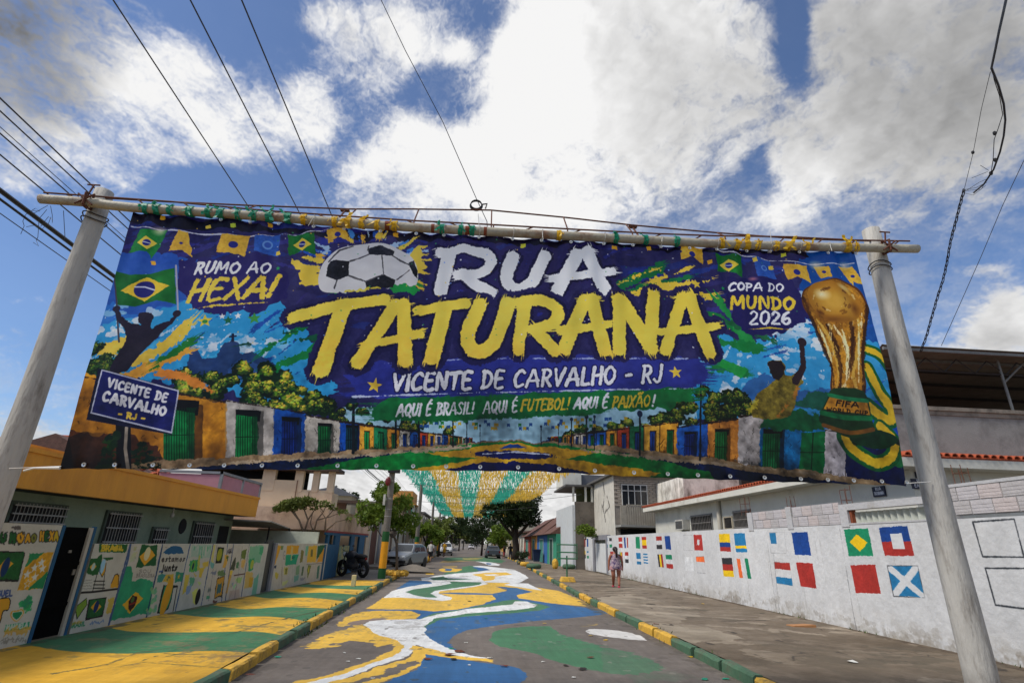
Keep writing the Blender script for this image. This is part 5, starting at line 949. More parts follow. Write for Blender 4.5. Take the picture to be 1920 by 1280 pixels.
Q = [(570, 768), (752, 760), (792, 968), (608, 970)]; wflag(c, Q, 'g'); c.poly([(663, 802), (748, 862), (694, 936), (612, 862)], FC['y'], wob=.008)
Q = [(834, 755), (1046, 742), (1098, 965), (878, 968)]; wflag(c, Q, 'br'); c.poly(qd(Q, .33, .23, .74, .76), FC['w'])
Q = [(620, 1038), (806, 1034), (850, 1256), (660, 1246)]; wflag(c, Q, 'r')
Q = [(894, 1040), (1122, 1040), (1176, 1280), (942, 1268)]; wflag(c, Q, 'c'); c.stroke([Q[0], Q[2]], .13, FC['w'], rough=.006); c.stroke([Q[1], Q[3]], .13, FC['w'], rough=.006); outline(c, Q)
Q = [(176, 792), (296, 786), (325, 962), (202, 960)]; wflag(c, Q, 'b')
Q = [(8, 790), (122, 790), (140, 946), (22, 944)]; outline(c, Q, .008, (140, 140, 142)); c.poly([(10, 794), (56, 792), (66, 874), (22, 874)], FC['c'])
Q = [(44, 1010), (162, 1018), (186, 1190), (66, 1172)]; wflag(c, Q, 'rnc', w=[1, 1.15, 1]); outline(c, [(44, 1010), (162, 1018), (186, 1190), (66, 1172)], .008, (150, 150, 150))
Q = [(210, 1016), (336, 1022), (366, 1210), (244, 1194)]; wflag(c, Q, 'r')
for Q in ([(1536, 712), (1846, 690), (1920, 975), (1610, 972)], [(1630, 1058), (2000, 1060), (2060, 1380), (1706, 1334)]): outline(c, Q, .022, (44, 48, 54))
c.stroke([(535, 745), (640, 1400), (665, 1520)], .012, (110, 112, 116), rough=.004); c.stroke([(-5, 870), (60, 1360)], .01, (120, 122, 126), rough=.004)
c.z(1100, 860, 4)
for Q, cols, h, w in [([(990, 562), (1072, 560), (1082, 695), (1002, 692)], 'ybr', True, [2, 1.05, 1]), ([(1104, 560), (1186, 556), (1206, 702), (1120, 698)], 'cyc', True, [3, .7, .9]), ([(1012, 742), (1088, 742), (1106, 884), (1028, 880)], 'kry', True, None), ([(1124, 748), (1210, 746), (1236, 900), (1146, 888)], 'owg', False, [.8, 1.1, .8]),
                      ([(800, 568), (862, 566), (874, 686), (808, 684)], 'r', True, None), ([(818, 732), (880, 730), (886, 774), (822, 768)], 'o', True, None), ([(732, 732), (796, 734), (804, 842), (742, 838)], 'w', True, None), ([(520, 580), (562, 578), (568, 676), (526, 674)], 'rwk', True, None), ([(584, 578), (624, 576), (634, 680), (594, 678)], 'b', True, None), ([(530, 714), (568, 714), (580, 814), (542, 810)], 'kykr', False, [1, 1, .3, .8]), ([(592, 718), (638, 718), (650, 824), (600, 818)], 'gwr', True, None),
                      ([(366, 584), (396, 584), (402, 672), (370, 670)], 'g', True, None), ([(412, 584), (446, 582), (452, 672), (418, 670)], 'ryr', True, [1, 1.7, 1]), ([(370, 704), (404, 704), (410, 792), (378, 790)], 'cwwc', True, [2, .4, .4, 1]), ([(424, 708), (456, 708), (462, 786), (428, 782)], 'cwcwcwc', True, None),
                      ([(238, 588), (266, 586), (270, 666), (242, 664)], 'rwr', True, [1.5, .7, 1.5]), ([(278, 588), (290, 586), (296, 668), (284, 668)], 'b', True, None), ([(300, 590), (310, 590), (312, 666), (304, 666)], 'r', True, None), ([(246, 698), (268, 698), (272, 776), (252, 774)], 'gyr', False, None), ([(286, 698), (312, 698), (316, 780), (290, 778)], 'rwk', True, None),
                      ([(138, 592), (156, 592), (160, 664), (140, 664)], 'cwc', True, None), ([(168, 592), (188, 592), (192, 664), (172, 664)], 'kwg', True, None), ([(142, 694), (150, 694), (154, 768), (144, 766)], 'g', True, None), ([(176, 694), (200, 694), (200, 740), (178, 740)], 'r', True, None)]: wflag(c, Q, cols, h, w)
c.ell((837, 624), .10, .10, FC['w']); c.stroke([(825, 645), (850, 605)], .02, FC['w'])
outline(c, [(722, 572), (790, 570), (796, 684), (728, 682)], .012, (150, 150, 152)); outline(c, [(822, 732), (880, 730), (890, 856), (830, 852)], .012, (130, 130, 134))
for x, y0, y1 in ((1000, 900, 1010), (1400, 700, 1130), (730, 860, 960), (520, 820, 940)): c.stroke([(x, y0), (x+(y1-y0)*.1, y1)], .01, (130, 132, 134), rough=.004)
c.z(940, 980, 8)
for P, k in [([(1110, 245), (1135, 245), (1138, 278), (1112, 278)], 'r'), ([(1150, 280), (1182, 280), (1182, 312), (1152, 312)], 'r'), ([(1112, 318), (1136, 318), (1138, 355), (1114, 355)], 'b'), ([(1232, 235), (1262, 235), (1264, 355), (1236, 355)], 'r'), ([(1282, 235), (1304, 235), (1306, 355), (1284, 355)], 'b'), ([(1140, 405), (1180, 400), (1182, 440), (1144, 445)], 'r'), ([(1144, 440), (1184, 440), (1184, 480), (1150, 480)], 'y'), ([(1155, 480), (1186, 480), (1186, 520), (1158, 515)], 'g'), ([(1232, 412), (1262, 412), (1264, 470), (1236, 470)], 'y'), ([(1236, 470), (1266, 470), (1268, 530), (1238, 525)], 'k'), ([(1280, 420), (1308, 420), (1310, 445), (1282, 445)], 'c'), ([(1282, 490), (1312, 490), (1314, 530), (1286, 530)], 'g')]: c.poly(P, FC[k])
c.z(0, 0, 1)
_, gu, gv = rc.reg([(rc.u0, rc.v0), (rc.u1, rc.v1)], .1); q = np.clip(sstep(.75, .1, gv)*(.55+.5*rc.nz(gu, gv, 26, 0, 4))+.25*np.clip(rc.nz(gu, gv, 12, 1, 6), 0, 1), 0, 1)[..., None]*.30; rc.a = rc.a*(1-q)+np.array((140, 132, 118), np.float32)*q
RWM = imgM('flag_wall', rc, rough=.9, n=.07, ns=3, bump=.6, bs=11)
PLG = M('wall_plaster_grey', (172, 172, 172), n=.1, ns=3, bump=.6, bs=14, dirt=(140, 136, 130), ds=1.5, dt=.62)
def wy(px, py, X=RX): p = WX(px, py, X); return p[1], p[2]
y_open0 = wy(1592, 975)[0]; y_open1 = wy(1766, 960)[0]; z_ob = wy(1680, 977)[1]; z_ot = wy(1600, 955)[1]; z_lt = wy(1592, 944)[1]
y_gate0 = wy(1113, 1070)[0]; y_gate1 = wy(1141, 1076)[0]; zl = wy(1300, 995)[1]; y_step = wy(1410, 990)[0]; zb0 = wy(1500, 987)[1]; zb1 = wy(1430, 958)[1]; y_end = wy(1072, 1066)[0]
y_blk0 = wy(1836, 985)[0]; zr_top = wy(1830, 908)[1]
def rface(b, ya, yb, za, zb, mi=0):
    P = [(RX, ya, za), (RX, yb, za), (RX, yb, zb), (RX, ya, zb)]; b.face(list(reversed(P)), mi, [rc.uv(p) for p in reversed(P)])
def rslab(b, ya, yb, za, zb):
    rface(b, ya, yb, za, zb); T = .17; x1 = RX+T
    b.face([(x1, ya, za), (x1, yb, za), (x1, yb, zb), (x1, ya, zb)], 1); b.face([(RX, ya, zb), (RX, yb, zb), (x1, yb, zb), (x1, ya, zb)], 1)
    b.face([(RX, ya, za), (RX, ya, zb), (x1, ya, zb), (x1, ya, za)], 1); b.face([(RX, yb, za), (x1, yb, za), (x1, yb, zb), (RX, yb, zb)], 1)
t = thing('flag_wall', 'long whitewashed street wall painted with rows of national flags', 'wall', (RX, 14, PZ))
b = MB(); rslab(b, y_step, y_gate1, PZ-.1, zl); rslab(b, y_open1-.0, y_step, PZ-.1, zb0); rslab(b, 3.2, y_open1, PZ-.1, zb0); b.build('plastered_wall', [RWM, PLG], t)
print('RW', y_open0, y_open1, z_ob, z_ot, z_lt, 'gate', y_gate0, y_gate1, zl, y_step, zb0, zb1, y_end, y_blk0, zr_top)
b = MB(); rslab(b, y_gate0, y_end+.6, PZ-.1, zl-.02); b.build('plastered_wall', [RWM, PLG], t)
# lintel and posts round the opening
PST = M('painted_concrete_light', (178, 178, 180), n=.1, ns=4, bump=.5, bs=14, dirt=(150, 146, 140), ds=2, dt=.6)
b = MB(); b.box((RX-.012, y_open1-.22, z_ot), (RX+.16, y_open0+.02, z_lt)); b.build('lintel', PST, t)
for (ya, yb, zz) in ((y_open0, y_open0+.26, z_lt), (y_open1-.22, y_open1-.02, z_lt+.02), (wy(1480, 970)[0]-.12, wy(1480, 970)[0]+.12, zb1+.04), (y_step-.1, y_step+.18, zb1)):
    b = MB(); b.box((RX-.014, ya, zb0-.05), (RX+.168, yb, zz)); b.build('wall_post', PST, t)
b = MB(); b.box((RX-.01, y_open1+.0, z_ob-.02), (RX+.165, y_open0, z_ob+.01)); b.build('sill', PST, t)
# corrugated sheet closing the opening, wooden stop
b = MB(); y = y_open1
prof = []
while y < y_open0-.06: prof.append((y, .13+.035*math.sin((y-y_open1)*2*math.pi/.17))); y += .02
for i in range(len(prof)-1): (a, da), (d, dd) = prof[i], prof[i+1]; b.face([(RX+da, a, z_ob-.05), (RX+dd, d, z_ob-.05), (RX+dd, d, z_ot-.04), (RX+da, a, z_ot-.04)])
b.build('corrugated_sheet', M('old_sheet', (176, 180, 170), n=.14, ns=5, rough=.55), t, smooth=True)
b = MB(); b.box((RX+.02, y_open0-.09, z_ob), (RX+.12, y_open0-.02, z_ot)); b.build('wood_stop', M('red_wood', (120, 62, 36), n=.25), t)
# hollow blocks above the plaster: each a piece
BRM = [M('painted_block_a', (180, 176, 178), n=.1, ns=7, bump=.5, bs=20), M('painted_block_b', (172, 168, 168), n=.12, ns=7, bump=.5, bs=20), M('painted_block_c', (184, 174, 172), n=.1, ns=7, bump=.5, bs=20)]
MORT = M('mortar_whitewashed', (150, 148, 148), n=.15, ns=8)
bmesh_ = []
for k in range(3):
    b = MB(); b.box((-.075, -.186, -.09), (.075, .186, .09))
    for q in (-.045, 0, .045): b.box((-.079, -.184, q-.016), (-.075, .184, q+.016))
    bmesh_.append(b.mesh('brick', BRM[k]))
def blocks(ya, yb, za, zb, par):
    b = MB(); b.box((RX+.012, ya, za), (RX+.15, yb, zb)); b.build('mortar_bed', MORT, par)
    nr = max(1, int(round((zb-za)/.2))); h = (zb-za)/nr; nb = 0
    for r in range(nr):
        y = ya+(.2 if r % 2 else 0)
        if r % 2: yy = [(ya, ya+.2)]
        else: yy = []
        while y < yb-.05: yy.append((y, min(yb, y+.4))); y += .4
        for (p, q) in yy:
            o = bpy.data.objects.new('brick', bmesh_[nb % 3]); COL.objects.link(o); o.parent = par; nb += 1; off = par['_o']
            o.location = (RX+.078+random.uniform(-.005, .004)-off[0], (p+q)/2-off[1], za+h*(r+.5)-off[2]); o.scale = (1, (q-p-.02)/.372, (h-.018)/.18); o.rotation_euler = (random.uniform(-.012, .012), 0, random.uniform(-.01, .01))
yp = wy(1480, 970)[0]
blocks(yp+.13, y_step-.11, zb0+.004, zb1, t); blocks(y_open0+.27, yp-.13, zb0+.004, zb1+.02, t)
blocks(3.3, y_open1-.26, zb0+.06, zr_top, t)
b = MB(); b.box((RX-.006, 3.2, zr_top), (RX+.16, y_open1-.24, zr_top+.05)); b.build('coping', PST, t)
# starter bars sticking out of the posts
RUST = M('rusty_bar', (92, 54, 38), rough=.8, n=.3, ns=20)
def rebar(y, z0, z1, s, x=RX+.08):
    b = MB(); cr = []
    for dx in (-.06, .06):
        for dy in (-s, s): k = random.uniform(-.04, .04); b.tube([(x+dx, y+dy, z0), (x+dx+k, y+dy+k, z1-random.uniform(0, .15))], .008, 4)
    for zz in np.arange(z0+.1, z1-.1, .22): b.tube([(x-.06, y-s, zz), (x+.06, y-s, zz), (x+.06, y+s, zz), (x-.06, y+s, zz), (x-.06, y-s, zz)], .005, 4)
    b.build('starter_bars', RUST, t)
for px_, top in ((1394, 925), (1480, 928), (1585, 905), (1812, 862)):
    yy = wy(px_, 960)[0]; rebar(yy, zb1-.05 if px_ < 1700 else zr_top-.1, WX(px_, top, RX)[2], .09 if px_ != 1394 else .16)
# doorway in the wall
t = thing('street_door', 'white sheet door in a grey frame, near the far end of the flag wall', 'gate', (RX, (y_gate0+y_gate1)/2, PZ))
b = MB(); b.box((RX-.03, y_gate0-.5, PZ), (RX+.2, y_gate0+.0, zl+.06)); b.box((RX-.03, y_gate1+.0, PZ), (RX+.2, y_gate1+.35, zl+.06)); b.box((RX-.03, y_gate1+.35, zl-.22), (RX+.2, y_gate0-.5, zl+.06)); b.build('door_frame', M('grey_post_paint', (126, 126, 132)), t)
b = MB(); b.box((RX+.06, y_gate1+.35, PZ+.03), (RX+.1, y_gate0-.5, zl-.42)); b.build('door_leaf', M('white_sheet_paint', (196, 198, 198), n=.08), t)
b = MB(); b.box((RX+.13, y_gate1+.35, zl-.42), (RX+.16, y_gate0-.5, zl-.22)); b.build('transom', M('grimy_glass', (70, 74, 60), rough=.3), t)

# ------------------------------------------------------------------ gantry: two concrete poles, pipe with wire truss, banner
CPOLE = M('concrete_pole', (168, 165, 158), n=.10, ns=6, dirt=(116, 110, 102), ds=9, dt=.58, bump=.7, bs=30, stretch=(1, 1, .22))
PXL, PXR = -4.93, 5.50
for X, top, rb, lab in ((PXL, 5.72, .150, 'weathered concrete pole carrying the left end of the banner pipe'), (PXR, 5.93, .158, 'pale concrete pole carrying the right end of the banner pipe')):
    t = thing('concrete_pole', lab, 'pole', (X, BY+.16, PZ)); b = MB(); n = 12; pts = []; rr = []
    for i in range(n+1): f = i/n; pts.append((X+.006*math.sin(i*1.3), BY+.16, PZ-.1+(top-PZ+.1)*f)); rr.append(rb*(1-.30*f))
    b.tube(pts, rr, 28); b.build('shaft', CPOLE, t, smooth=True)
    b = MB(); zb_ = 5.43 if X < 0 else 5.46
    for dz in (-.10, -.17): b.tube([(X+.135*math.cos(a), BY+.16+.135*math.sin(a), zb_+dz+.02*math.sin(a*2)) for a in np.linspace(0, 2*math.pi, 18)], .008, 5)
    b.build('wire_tie', M('dark_wire', (54, 50, 50), rough=.6), t)
b0, b1 = PY(78, 375, BY), PY(1718, 467, BY)
PC = [PY(a, c2, BY) for a, c2 in ((78, 375), (165, 381), (250, 391), (475, 406), (604, 416), (773, 428), (954, 438), (1181, 450), (1400, 461), (1608, 466), (1718, 468))]
PIPE = M('flaking_pipe_paint', (164, 158, 140), n=.12, ns=9, dirt=(118, 70, 40), ds=3.2, dt=.57, bump=.3, bs=30, rough=.6)
t = thing('banner_gantry', 'rusty steel pipe with a wire truss spanning the street between the concrete poles', 'gantry', (.3, BY, 5.3))
def pz(x): return float(np.interp(x, [p[0] for p in PC], [p[2] for p in PC]))
def px2x(px): return PY(px, 430, BY)[0]
b = MB(); b.tube([(x, BY-.02, z) for x, z in smooth([(p[0], p[2]) for p in PC], 3, False)], .058, 14); b.build('pipe', PIPE, t, smooth=True)
# truss wires: rear chord and raised front chord with struts
fr = [PY(82, 361, BY-.02), PY(150, 366, BY-.02), PY(320, 378, BY), PY(500, 395, BY), PY(660, 406, BY), PY(780, 414, BY), PY(900, 420, BY), PY(1060, 429, BY), PY(1230, 438, BY), PY(1340, 442, BY), PY(1480, 444, BY), PY(1600, 450, BY), PY(1706, 452, BY)]
rr_ = [PY(155, 369, BY+.1), PY(310, 378, BY+.1), PY(465, 385, BY+.2), PY(655, 392, BY+.3), PY(775, 392, BY+.3), PY(920, 394, BY+.3), PY(1063, 408, BY+.3), PY(1185, 422, BY+.25), PY(1340, 436, BY+.2), PY(1500, 448, BY+.12), PY(1640, 452, BY+.1)]
b = MB(); b.tube(fr, .011, 6); b.build('truss_wire', RUST, t); b = MB(); b.tube(rr_, .011, 6); b.build('truss_wire', RUST, t)
def chord(C_, x): return np.array([x, np.interp(x, [p[0] for p in C_], [p[1] for p in C_]), np.interp(x, [p[0] for p in C_], [p[2] for p in C_])])
for i, px in enumerate([100, 240, 330, 415, 505, 590, 675, 760, 842, 925, 1000, 1090, 1160, 1240, 1315, 1400, 1470, 1540, 1600, 1680]):
    x = px2x(px); p = chord(fr, x); s = .12 if px < 850 else (.0 if px < 930 else -.12); b = MB(); b.tube([p, (x+s, BY-.02, pz(x+s)+.05)], .010, 5); b.build('strut', RUST, t)
for px in (455, 650, 775, 921, 1064, 1185, 1357):
    x = px2x(px); p = chord(rr_, x); q = chord(fr, x); b = MB(); b.tube([p, q, (x, BY-.02, pz(x)+.05)], .010, 5); b.build('strut', RUST, t)
for px, py in ((647, 395), (1186, 426)):
    p = PY(px, py, BY+.3); b = MB(); b.cbox(p, (.12, .05, .018)); b.tube([p, (p[0], BY-.02, pz(p[0]))], .013, 5); b.build('bracket', RUST, t)
for X in (PXL, PXR):
    b = MB(); z = pz(X)
    b.tube([(X-.0, BY-.09, z-.07), (X, BY-.1, z+.09), (X, BY+.02, z+.13), (X, BY+.05, z-.06), (X, BY-.09, z-.08)], .016, 6); b.tube([(X+.1, BY-.085, z-.07), (X-.1, BY-.085, z+.08)], .012, 5); b.tube([(X-.1, BY-.09, z-.07), (X+.1, BY-.09, z+.08)], .012, 5); b.tube([(X-.02, BY-.05, z+.05), (X+.02, BY-.05, z+.24)], .011, 5); b.tube([(X-.06, BY-.05, z+.24), (X+.09, BY-.05, z+.24)], .011, 5); b.build('clamp', RUST, t)
for px, w in ((727, .03), (880, .05), (910, .02), (812, .02)): x = px2x(px); b = MB(); b.tube([(x-w, BY-.02, pz(x-w)), (x+w, BY-.02, pz(x+w))], .0605, 14); b.build('rust_collar', M('bare_rust', (120, 60, 36), n=.3, ns=14), t)
# green and yellow ribbon knots on the pipe
TEAL = M('teal_plastic', (36, 150, 118), rough=.45, n=.12, ns=5, trans=.35); YELP = M('yellow_plastic', (222, 182, 44), rough=.45, n=.12, ns=5, trans=.35)
ORD = ['leftmost', 'second', 'third', 'fourth', 'fifth', 'sixth', 'seventh', 'eighth', 'ninth', 'tenth', 'eleventh', 'twelfth', 'thirteenth', 'fourteenth', 'fifteenth', 'rightmost']
def knot(px, m_, big=1.0, i=0):
    big *= .62
    x = px2x(px); z = pz(x); b = MB(); g = random.Random(px)
    for k in range(2):
        r = .066+.004*k; w = g.uniform(.02, .035)*big; a0 = 0; P = []
        for j in range(13):
            a = j/12*2*math.pi; P.append((x+g.uniform(-.01, .01)+k*.03, BY-.02+r*math.cos(a), z+r*math.sin(a)))
        for j in range(12): p, q = P[j], P[j+1]; b.face([(p[0]-w, p[1], p[2]), (p[0]+w, p[1], p[2]), (q[0]+w, q[1], q[2]), (q[0]-w, q[1], q[2])])
    for k in range(3):
        l = g.uniform(.06, .16)*big; dx = g.uniform(-.08, .08); up = 1 if g.random() < .5 else -1; p = Vector((x+g.uniform(-.03, .05), BY-.095, z)); w = g.uniform(.012, .028)*big*1.2
        prev = None
        for j in range(5):
            q = p+Vector((dx*j/4+g.uniform(-.01, .01), -.015+g.uniform(-.012, .012), up*l*j/4)); e = Vector((w, g.uniform(-.01, .01), 0))
            if prev: b.face([prev[0], prev[1], q+e, q-e])
            prev = (q-e, q+e)
    tag(b.build('ribbon_knot', m_, off=(x, BY-.02, z)), '%s %s ribbon knot %s, tied round the banner pipe' % (ORD[i], 'green' if m_ is TEAL else 'yellow', 'of them all' if i in (0, 15) else 'counted from the left'), 'ribbon', ('green' if m_ is TEAL else 'yellow')+' ribbon knots on the banner pipe')
for i, px in enumerate((262, 284, 310, 348, 384, 408, 440, 472, 500, 535, 828, 862, 884, 1150, 1205, 1262)): knot(px, TEAL, 1.3 if px in (284, 348, 408, 500, 535) else .9, i)
for i, px in enumerate((566, 625, 650, 675, 705, 738, 1045, 1345, 1372, 1390, 1410, 1445, 1465, 1500, 1575, 1590)): knot(px, YELP, 1.5 if px in (1390, 1465, 1575, 650) else .9, i)
for px, py in ((478, 1), (1141, 0)): pass
# banner cloth
bL0, bL1, bR0, bR1 = PY(246, 400, BY), PY(109, 879, BY), PY(1602, 474, BY), PY(1701, 911, BY)
def bz_top(x): return pz(x)-.035
def bz_bot(x): return float(np.interp(x, [bL1[0], PY(350, 880, BY)[0], PY(720, 881, BY)[0], PY(1000, 884, BY)[0], PY(1200, 894, BY)[0], PY(1500, 905, BY)[0], bR1[0]], [bL1[2], PY(350, 880, BY)[2], PY(720, 881, BY)[2], PY(1000, 884, BY)[2], PY(1200, 894, BY)[2], PY(1500, 905, BY)[2], bR1[2]]))
NX, NZ = 220, 70; b = MB(); idx = {}
gx, gz = np.meshgrid(np.linspace(0, 1, NX+1), np.linspace(0, 1, NZ+1), indexing='ij')
wr = samp(NT[3], gx*150+20, gz*40+300)*.04+samp(NT[3], gx*520+gz*160, gz*120+50)*.014+samp(NT[3], gx*420-gz*220+600, gz*140+500)*.012
for i in range(NX+1):
    for j in range(NZ+1):
        fx, fz = i/NX, j/NZ; xl = bL0[0]*(1-fz)+bL1[0]*fz; xr = bR0[0]*(1-fz)+bR1[0]*fz; x = xl+(xr-xl)*fx
        sc = .010*abs(math.sin(fx*math.pi*24)); zt = bz_top(x)-sc*1.2; zb = bz_bot(x)+.012*abs(math.sin(fx*math.pi*25)); z = zt*(1-fz)+zb*fz
        fold = .030*math.exp(-fz*4)*math.sin(fx*math.pi*48+2*math.sin(fx*31))+.012*math.exp(-(1-fz)*6)*math.sin(fx*math.pi*50)
        y = BY+.03+fold+float(wr[i, j])*(.3+.7*math.sin(fz*math.pi))+.05*math.sin(fz*math.pi)*math.sin(fx*5)
        b.v.append((x, y, z)); idx[i, j] = len(b.v)-1
uvs = [bc.uv((v[0], BY, v[2])) for v in b.v]
for i in range(NX):
    for j in range(NZ): f = (idx[i, j], idx[i, j+1], idx[i+1, j+1], idx[i+1, j]); b.f.append(f); b.mi.append(0); b.uv.append([uvs[q] for q in f])
t = thing('banner', 'huge printed vinyl banner RUA TATURANA hung across the street', 'banner', (.35, BY, 2.2))
lin = np.where(bc.a/255 <= .04045, bc.a/255/12.92, ((np.clip(bc.a, 0, 255)/255+.055)/1.055)**2.4); lin = lin**1.2; lin = lin*2.75/(1+1.3*lin); bc.a = 255*np.where(lin <= .0031308, lin*12.92, 1.055*np.maximum(lin, 1e-6)**(1/2.4)-.055)
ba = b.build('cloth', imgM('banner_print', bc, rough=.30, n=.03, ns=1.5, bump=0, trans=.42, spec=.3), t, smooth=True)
EY = M('eyelet_metal', (200, 200, 196), rough=.3, metal=.8, bump=0); TIE = M('white_cord', (206, 204, 198), rough=.7, bump=0)
em = MB().lathe((0, 0, 0), [(.008, -.006), (.022, -.008), (.024, 0), (.008, -.006)], 10, axis='y').mesh('eyelet', EY)
def eyelet(x, z):
    o = bpy.data.objects.new('eyelet', em); COL.objects.link(o); o.parent = t; o.location = (x-t['_o'][0], -.012, z-t['_o'][2])
for px in (155, 213, 285, 354, 419, 490, 557, 632, 705, 774, 836, 900, 971, 1048, 1115, 1188, 1251, 1307, 1367, 1431, 1498, 1548, 1596, 1648, 1694): x = PY(px, 884, BY)[0]; eyelet(x, bz_bot(x)+.045)
for px in (407, 463, 518, 585, 643, 712, 780, 832, 898, 961, 1015, 1070, 1131, 1185, 1237, 1290, 1340, 1395, 1438, 1492, 1545, 1597): x = PY(px, 445, BY)[0]; eyelet(x, bz_top(x)-.05)
for i, px in enumerate((463, 585, 832, 898, 961, 1015, 1131, 1237, 1340, 1438, 1492, 1545, 1597)):
    x = PY(px, 445, BY)[0]; b = MB(); z = bz_top(x)-.05; g = random.Random(i); zt = pz(x)
    b.tube([(x, BY-.01, z), (x+.01, BY-.07, zt-.03), (x+.01, BY-.085, zt+.04), (x, BY+.02, zt+.07), (x, BY+.03, z)], .004, 4)
    if i % 2: b.tube([(x, BY-.08, zt), (x+g.uniform(-.05, .05), BY-.1, zt+g.uniform(.1, .3)*(1 if g.random() < .5 else -.5))], .0035, 4)
    b.build('cord_tie', TIE, t)
for (x, z, tx, tz) in ((bL1[0]+.02, bL1[2]+.03, PXL+.12, 2.2), (bR1[0]-.02, bR1[2]+.03, PXR-.12, 2.42)):
    b = MB(); b.tube([(x, BY, z), (tx, BY+.05, tz)], .004, 4); b.build('corner_cord', TIE, t)
x0 = PY(45, 881, BY)[0]; b = MB(); b.tube([(bL1[0], BY, bL1[2]+.02), (x0+.35, BY-.01, bL1[2]+.01), (x0+.1, BY-.01, bL1[2]-.0), (x0, BY, bL1[2]-.03)], [.012, .016, .01, .012], 6); b.build('knotted_cord', TIE, t)
# wire coil hooked on the truss
cc = PY(893, 383, BY+.3); b = MB()
for k in range(3): b.tube([(cc[0]+(.075+.006*k)*math.cos(a), cc[1]+.02*k, cc[2]+(.07+.004*k)*math.sin(a)) for a in np.linspace(0, 6.4, 20)], .008, 5)
b.tube([(cc[0]+.07, cc[1], cc[2]), (cc[0]+.15, cc[1], cc[2]+.02), (cc[0]+.13, cc[1], cc[2]-.06)], .012, 5)
tag(b.build('wire_coil', M('black_cable', (28, 27, 28), rough=.5, bump=0), off=tuple(cc)), 'small coil of black wire hooked on top of the truss', 'cable')

# ------------------------------------------------------------------ houses, right side
WCR = M('white_render', (196, 194, 184), n=.08, ns=1.5, bump=.3, bs=12, dirt=(160, 156, 144), ds=.8, dt=.6)
WST = M('stained_white_render', (222, 218, 208), n=.1, ns=1.5, bump=.3, dirt=(120, 112, 102), ds=1.1, dt=.52, stretch=(1, 1, .6))
GRC = M('grey_weathered_render', (138, 138, 134), n=.16, ns=1.2, bump=.3, dirt=(84, 82, 80), ds=.7, dt=.55)
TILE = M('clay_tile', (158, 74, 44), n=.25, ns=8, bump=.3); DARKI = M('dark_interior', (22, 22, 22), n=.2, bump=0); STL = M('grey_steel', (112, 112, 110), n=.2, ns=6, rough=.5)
GLS = M('dark_glass', (40, 44, 48), rough=.12, n=.2, bump=0, spec=.6); GRILL = M('grille_paint', (150, 148, 142), n=.15); GRD = M('dark_grille', (52, 50, 50), n=.2); CORR = M('fibre_cement_sheet', (112, 108, 100), n=.18, ns=2, bump=.3)
DULL = M('unlit_pane', (46, 44, 42), rough=.7, n=.4, ns=2, bump=0, spec=.1)
def wbox(b, X0, X1, ya, yb, za, zb, mi=0): b.box((X0, ya, za), (X1, yb, zb), mi)
def window_side(par, X, px0, py0, px1, py1, face=-1, bars=8, bar_m=None, frame_m=None, bw=.008, mid=True):
    """barred window on a wall parallel to the street; face=-1 looks towards -X"""
    ya = wy(px0, (py0+py1)/2, X)[0]; yb = wy(px1, (py0+py1)/2, X)[0]; pm = (px0+px1)/2; zt = wy(pm, py0, X)[1]; zb = wy(pm, py1, X)[1]; ya, yb = min(ya, yb), max(ya, yb)
    return window_at(par, X, ya, yb, zb, zt, face, bars, bar_m, frame_m, bw, mid)
def window_at(par, X, ya, yb, zb, zt, face=-1, bars=8, bar_m=None, frame_m=None, bw=.008, mid=True):
    f = face; b = MB(); w = .05
    for q in ((ya-w, ya, zb-w, zt+w), (yb, yb+w, zb-w, zt+w), (ya, yb, zt, zt+w), (ya, yb, zb-w, zb)): b.box((X+f*.05, q[0], q[2]), (X-f*.06, q[1], q[3]))
    o = b.build('window', frame_m or STL, par)
    b = MB(); b.box((X+f*.022, ya+.01, zb+.01), (X-f*.03, yb-.01, zt-.01)); b.build('pane', DULL, o)
    if bars:
        b = MB()
        for i in range(bars): y = ya+(yb-ya)*(i+.5)/bars; b.tube([(X+f*.09, y, zb-.02), (X+f*.09, y, zt+.02)], bw, 4)
        for z in ([zb+.02, (zb+zt)/2, zt-.02] if mid else [zb+.02, zt-.02]): b.box((X+f*.085, ya-.02, z-.012), (X+f*.1, yb+.02, z+.012))
        b.build('grille', bar_m or GRILL, o)
    return o
def window_front(par, Y, x0, x1, zb, zt, cols=2, fm=None, rows=1):
    b = MB(); w = .05
    for i in range(cols+1): x = x0+(x1-x0)*i/cols; b.box((x-w/2, Y-.03, zb), (x+w/2, Y+.05, zt))
    for z in [zb, zt]+([zb+(zt-zb)*.72] if rows > 1 else []): b.box((x0-w/2, Y-.034, z-w/2), (x1+w/2, Y+.054, z+w/2))
    o = b.build('window', fm or M('white_frame', (190, 190, 186), n=.1), par); b = MB(); b.box((x0, Y+.0, zb), (x1, Y+.02, zt)); b.build('pane', GLS, o); return o

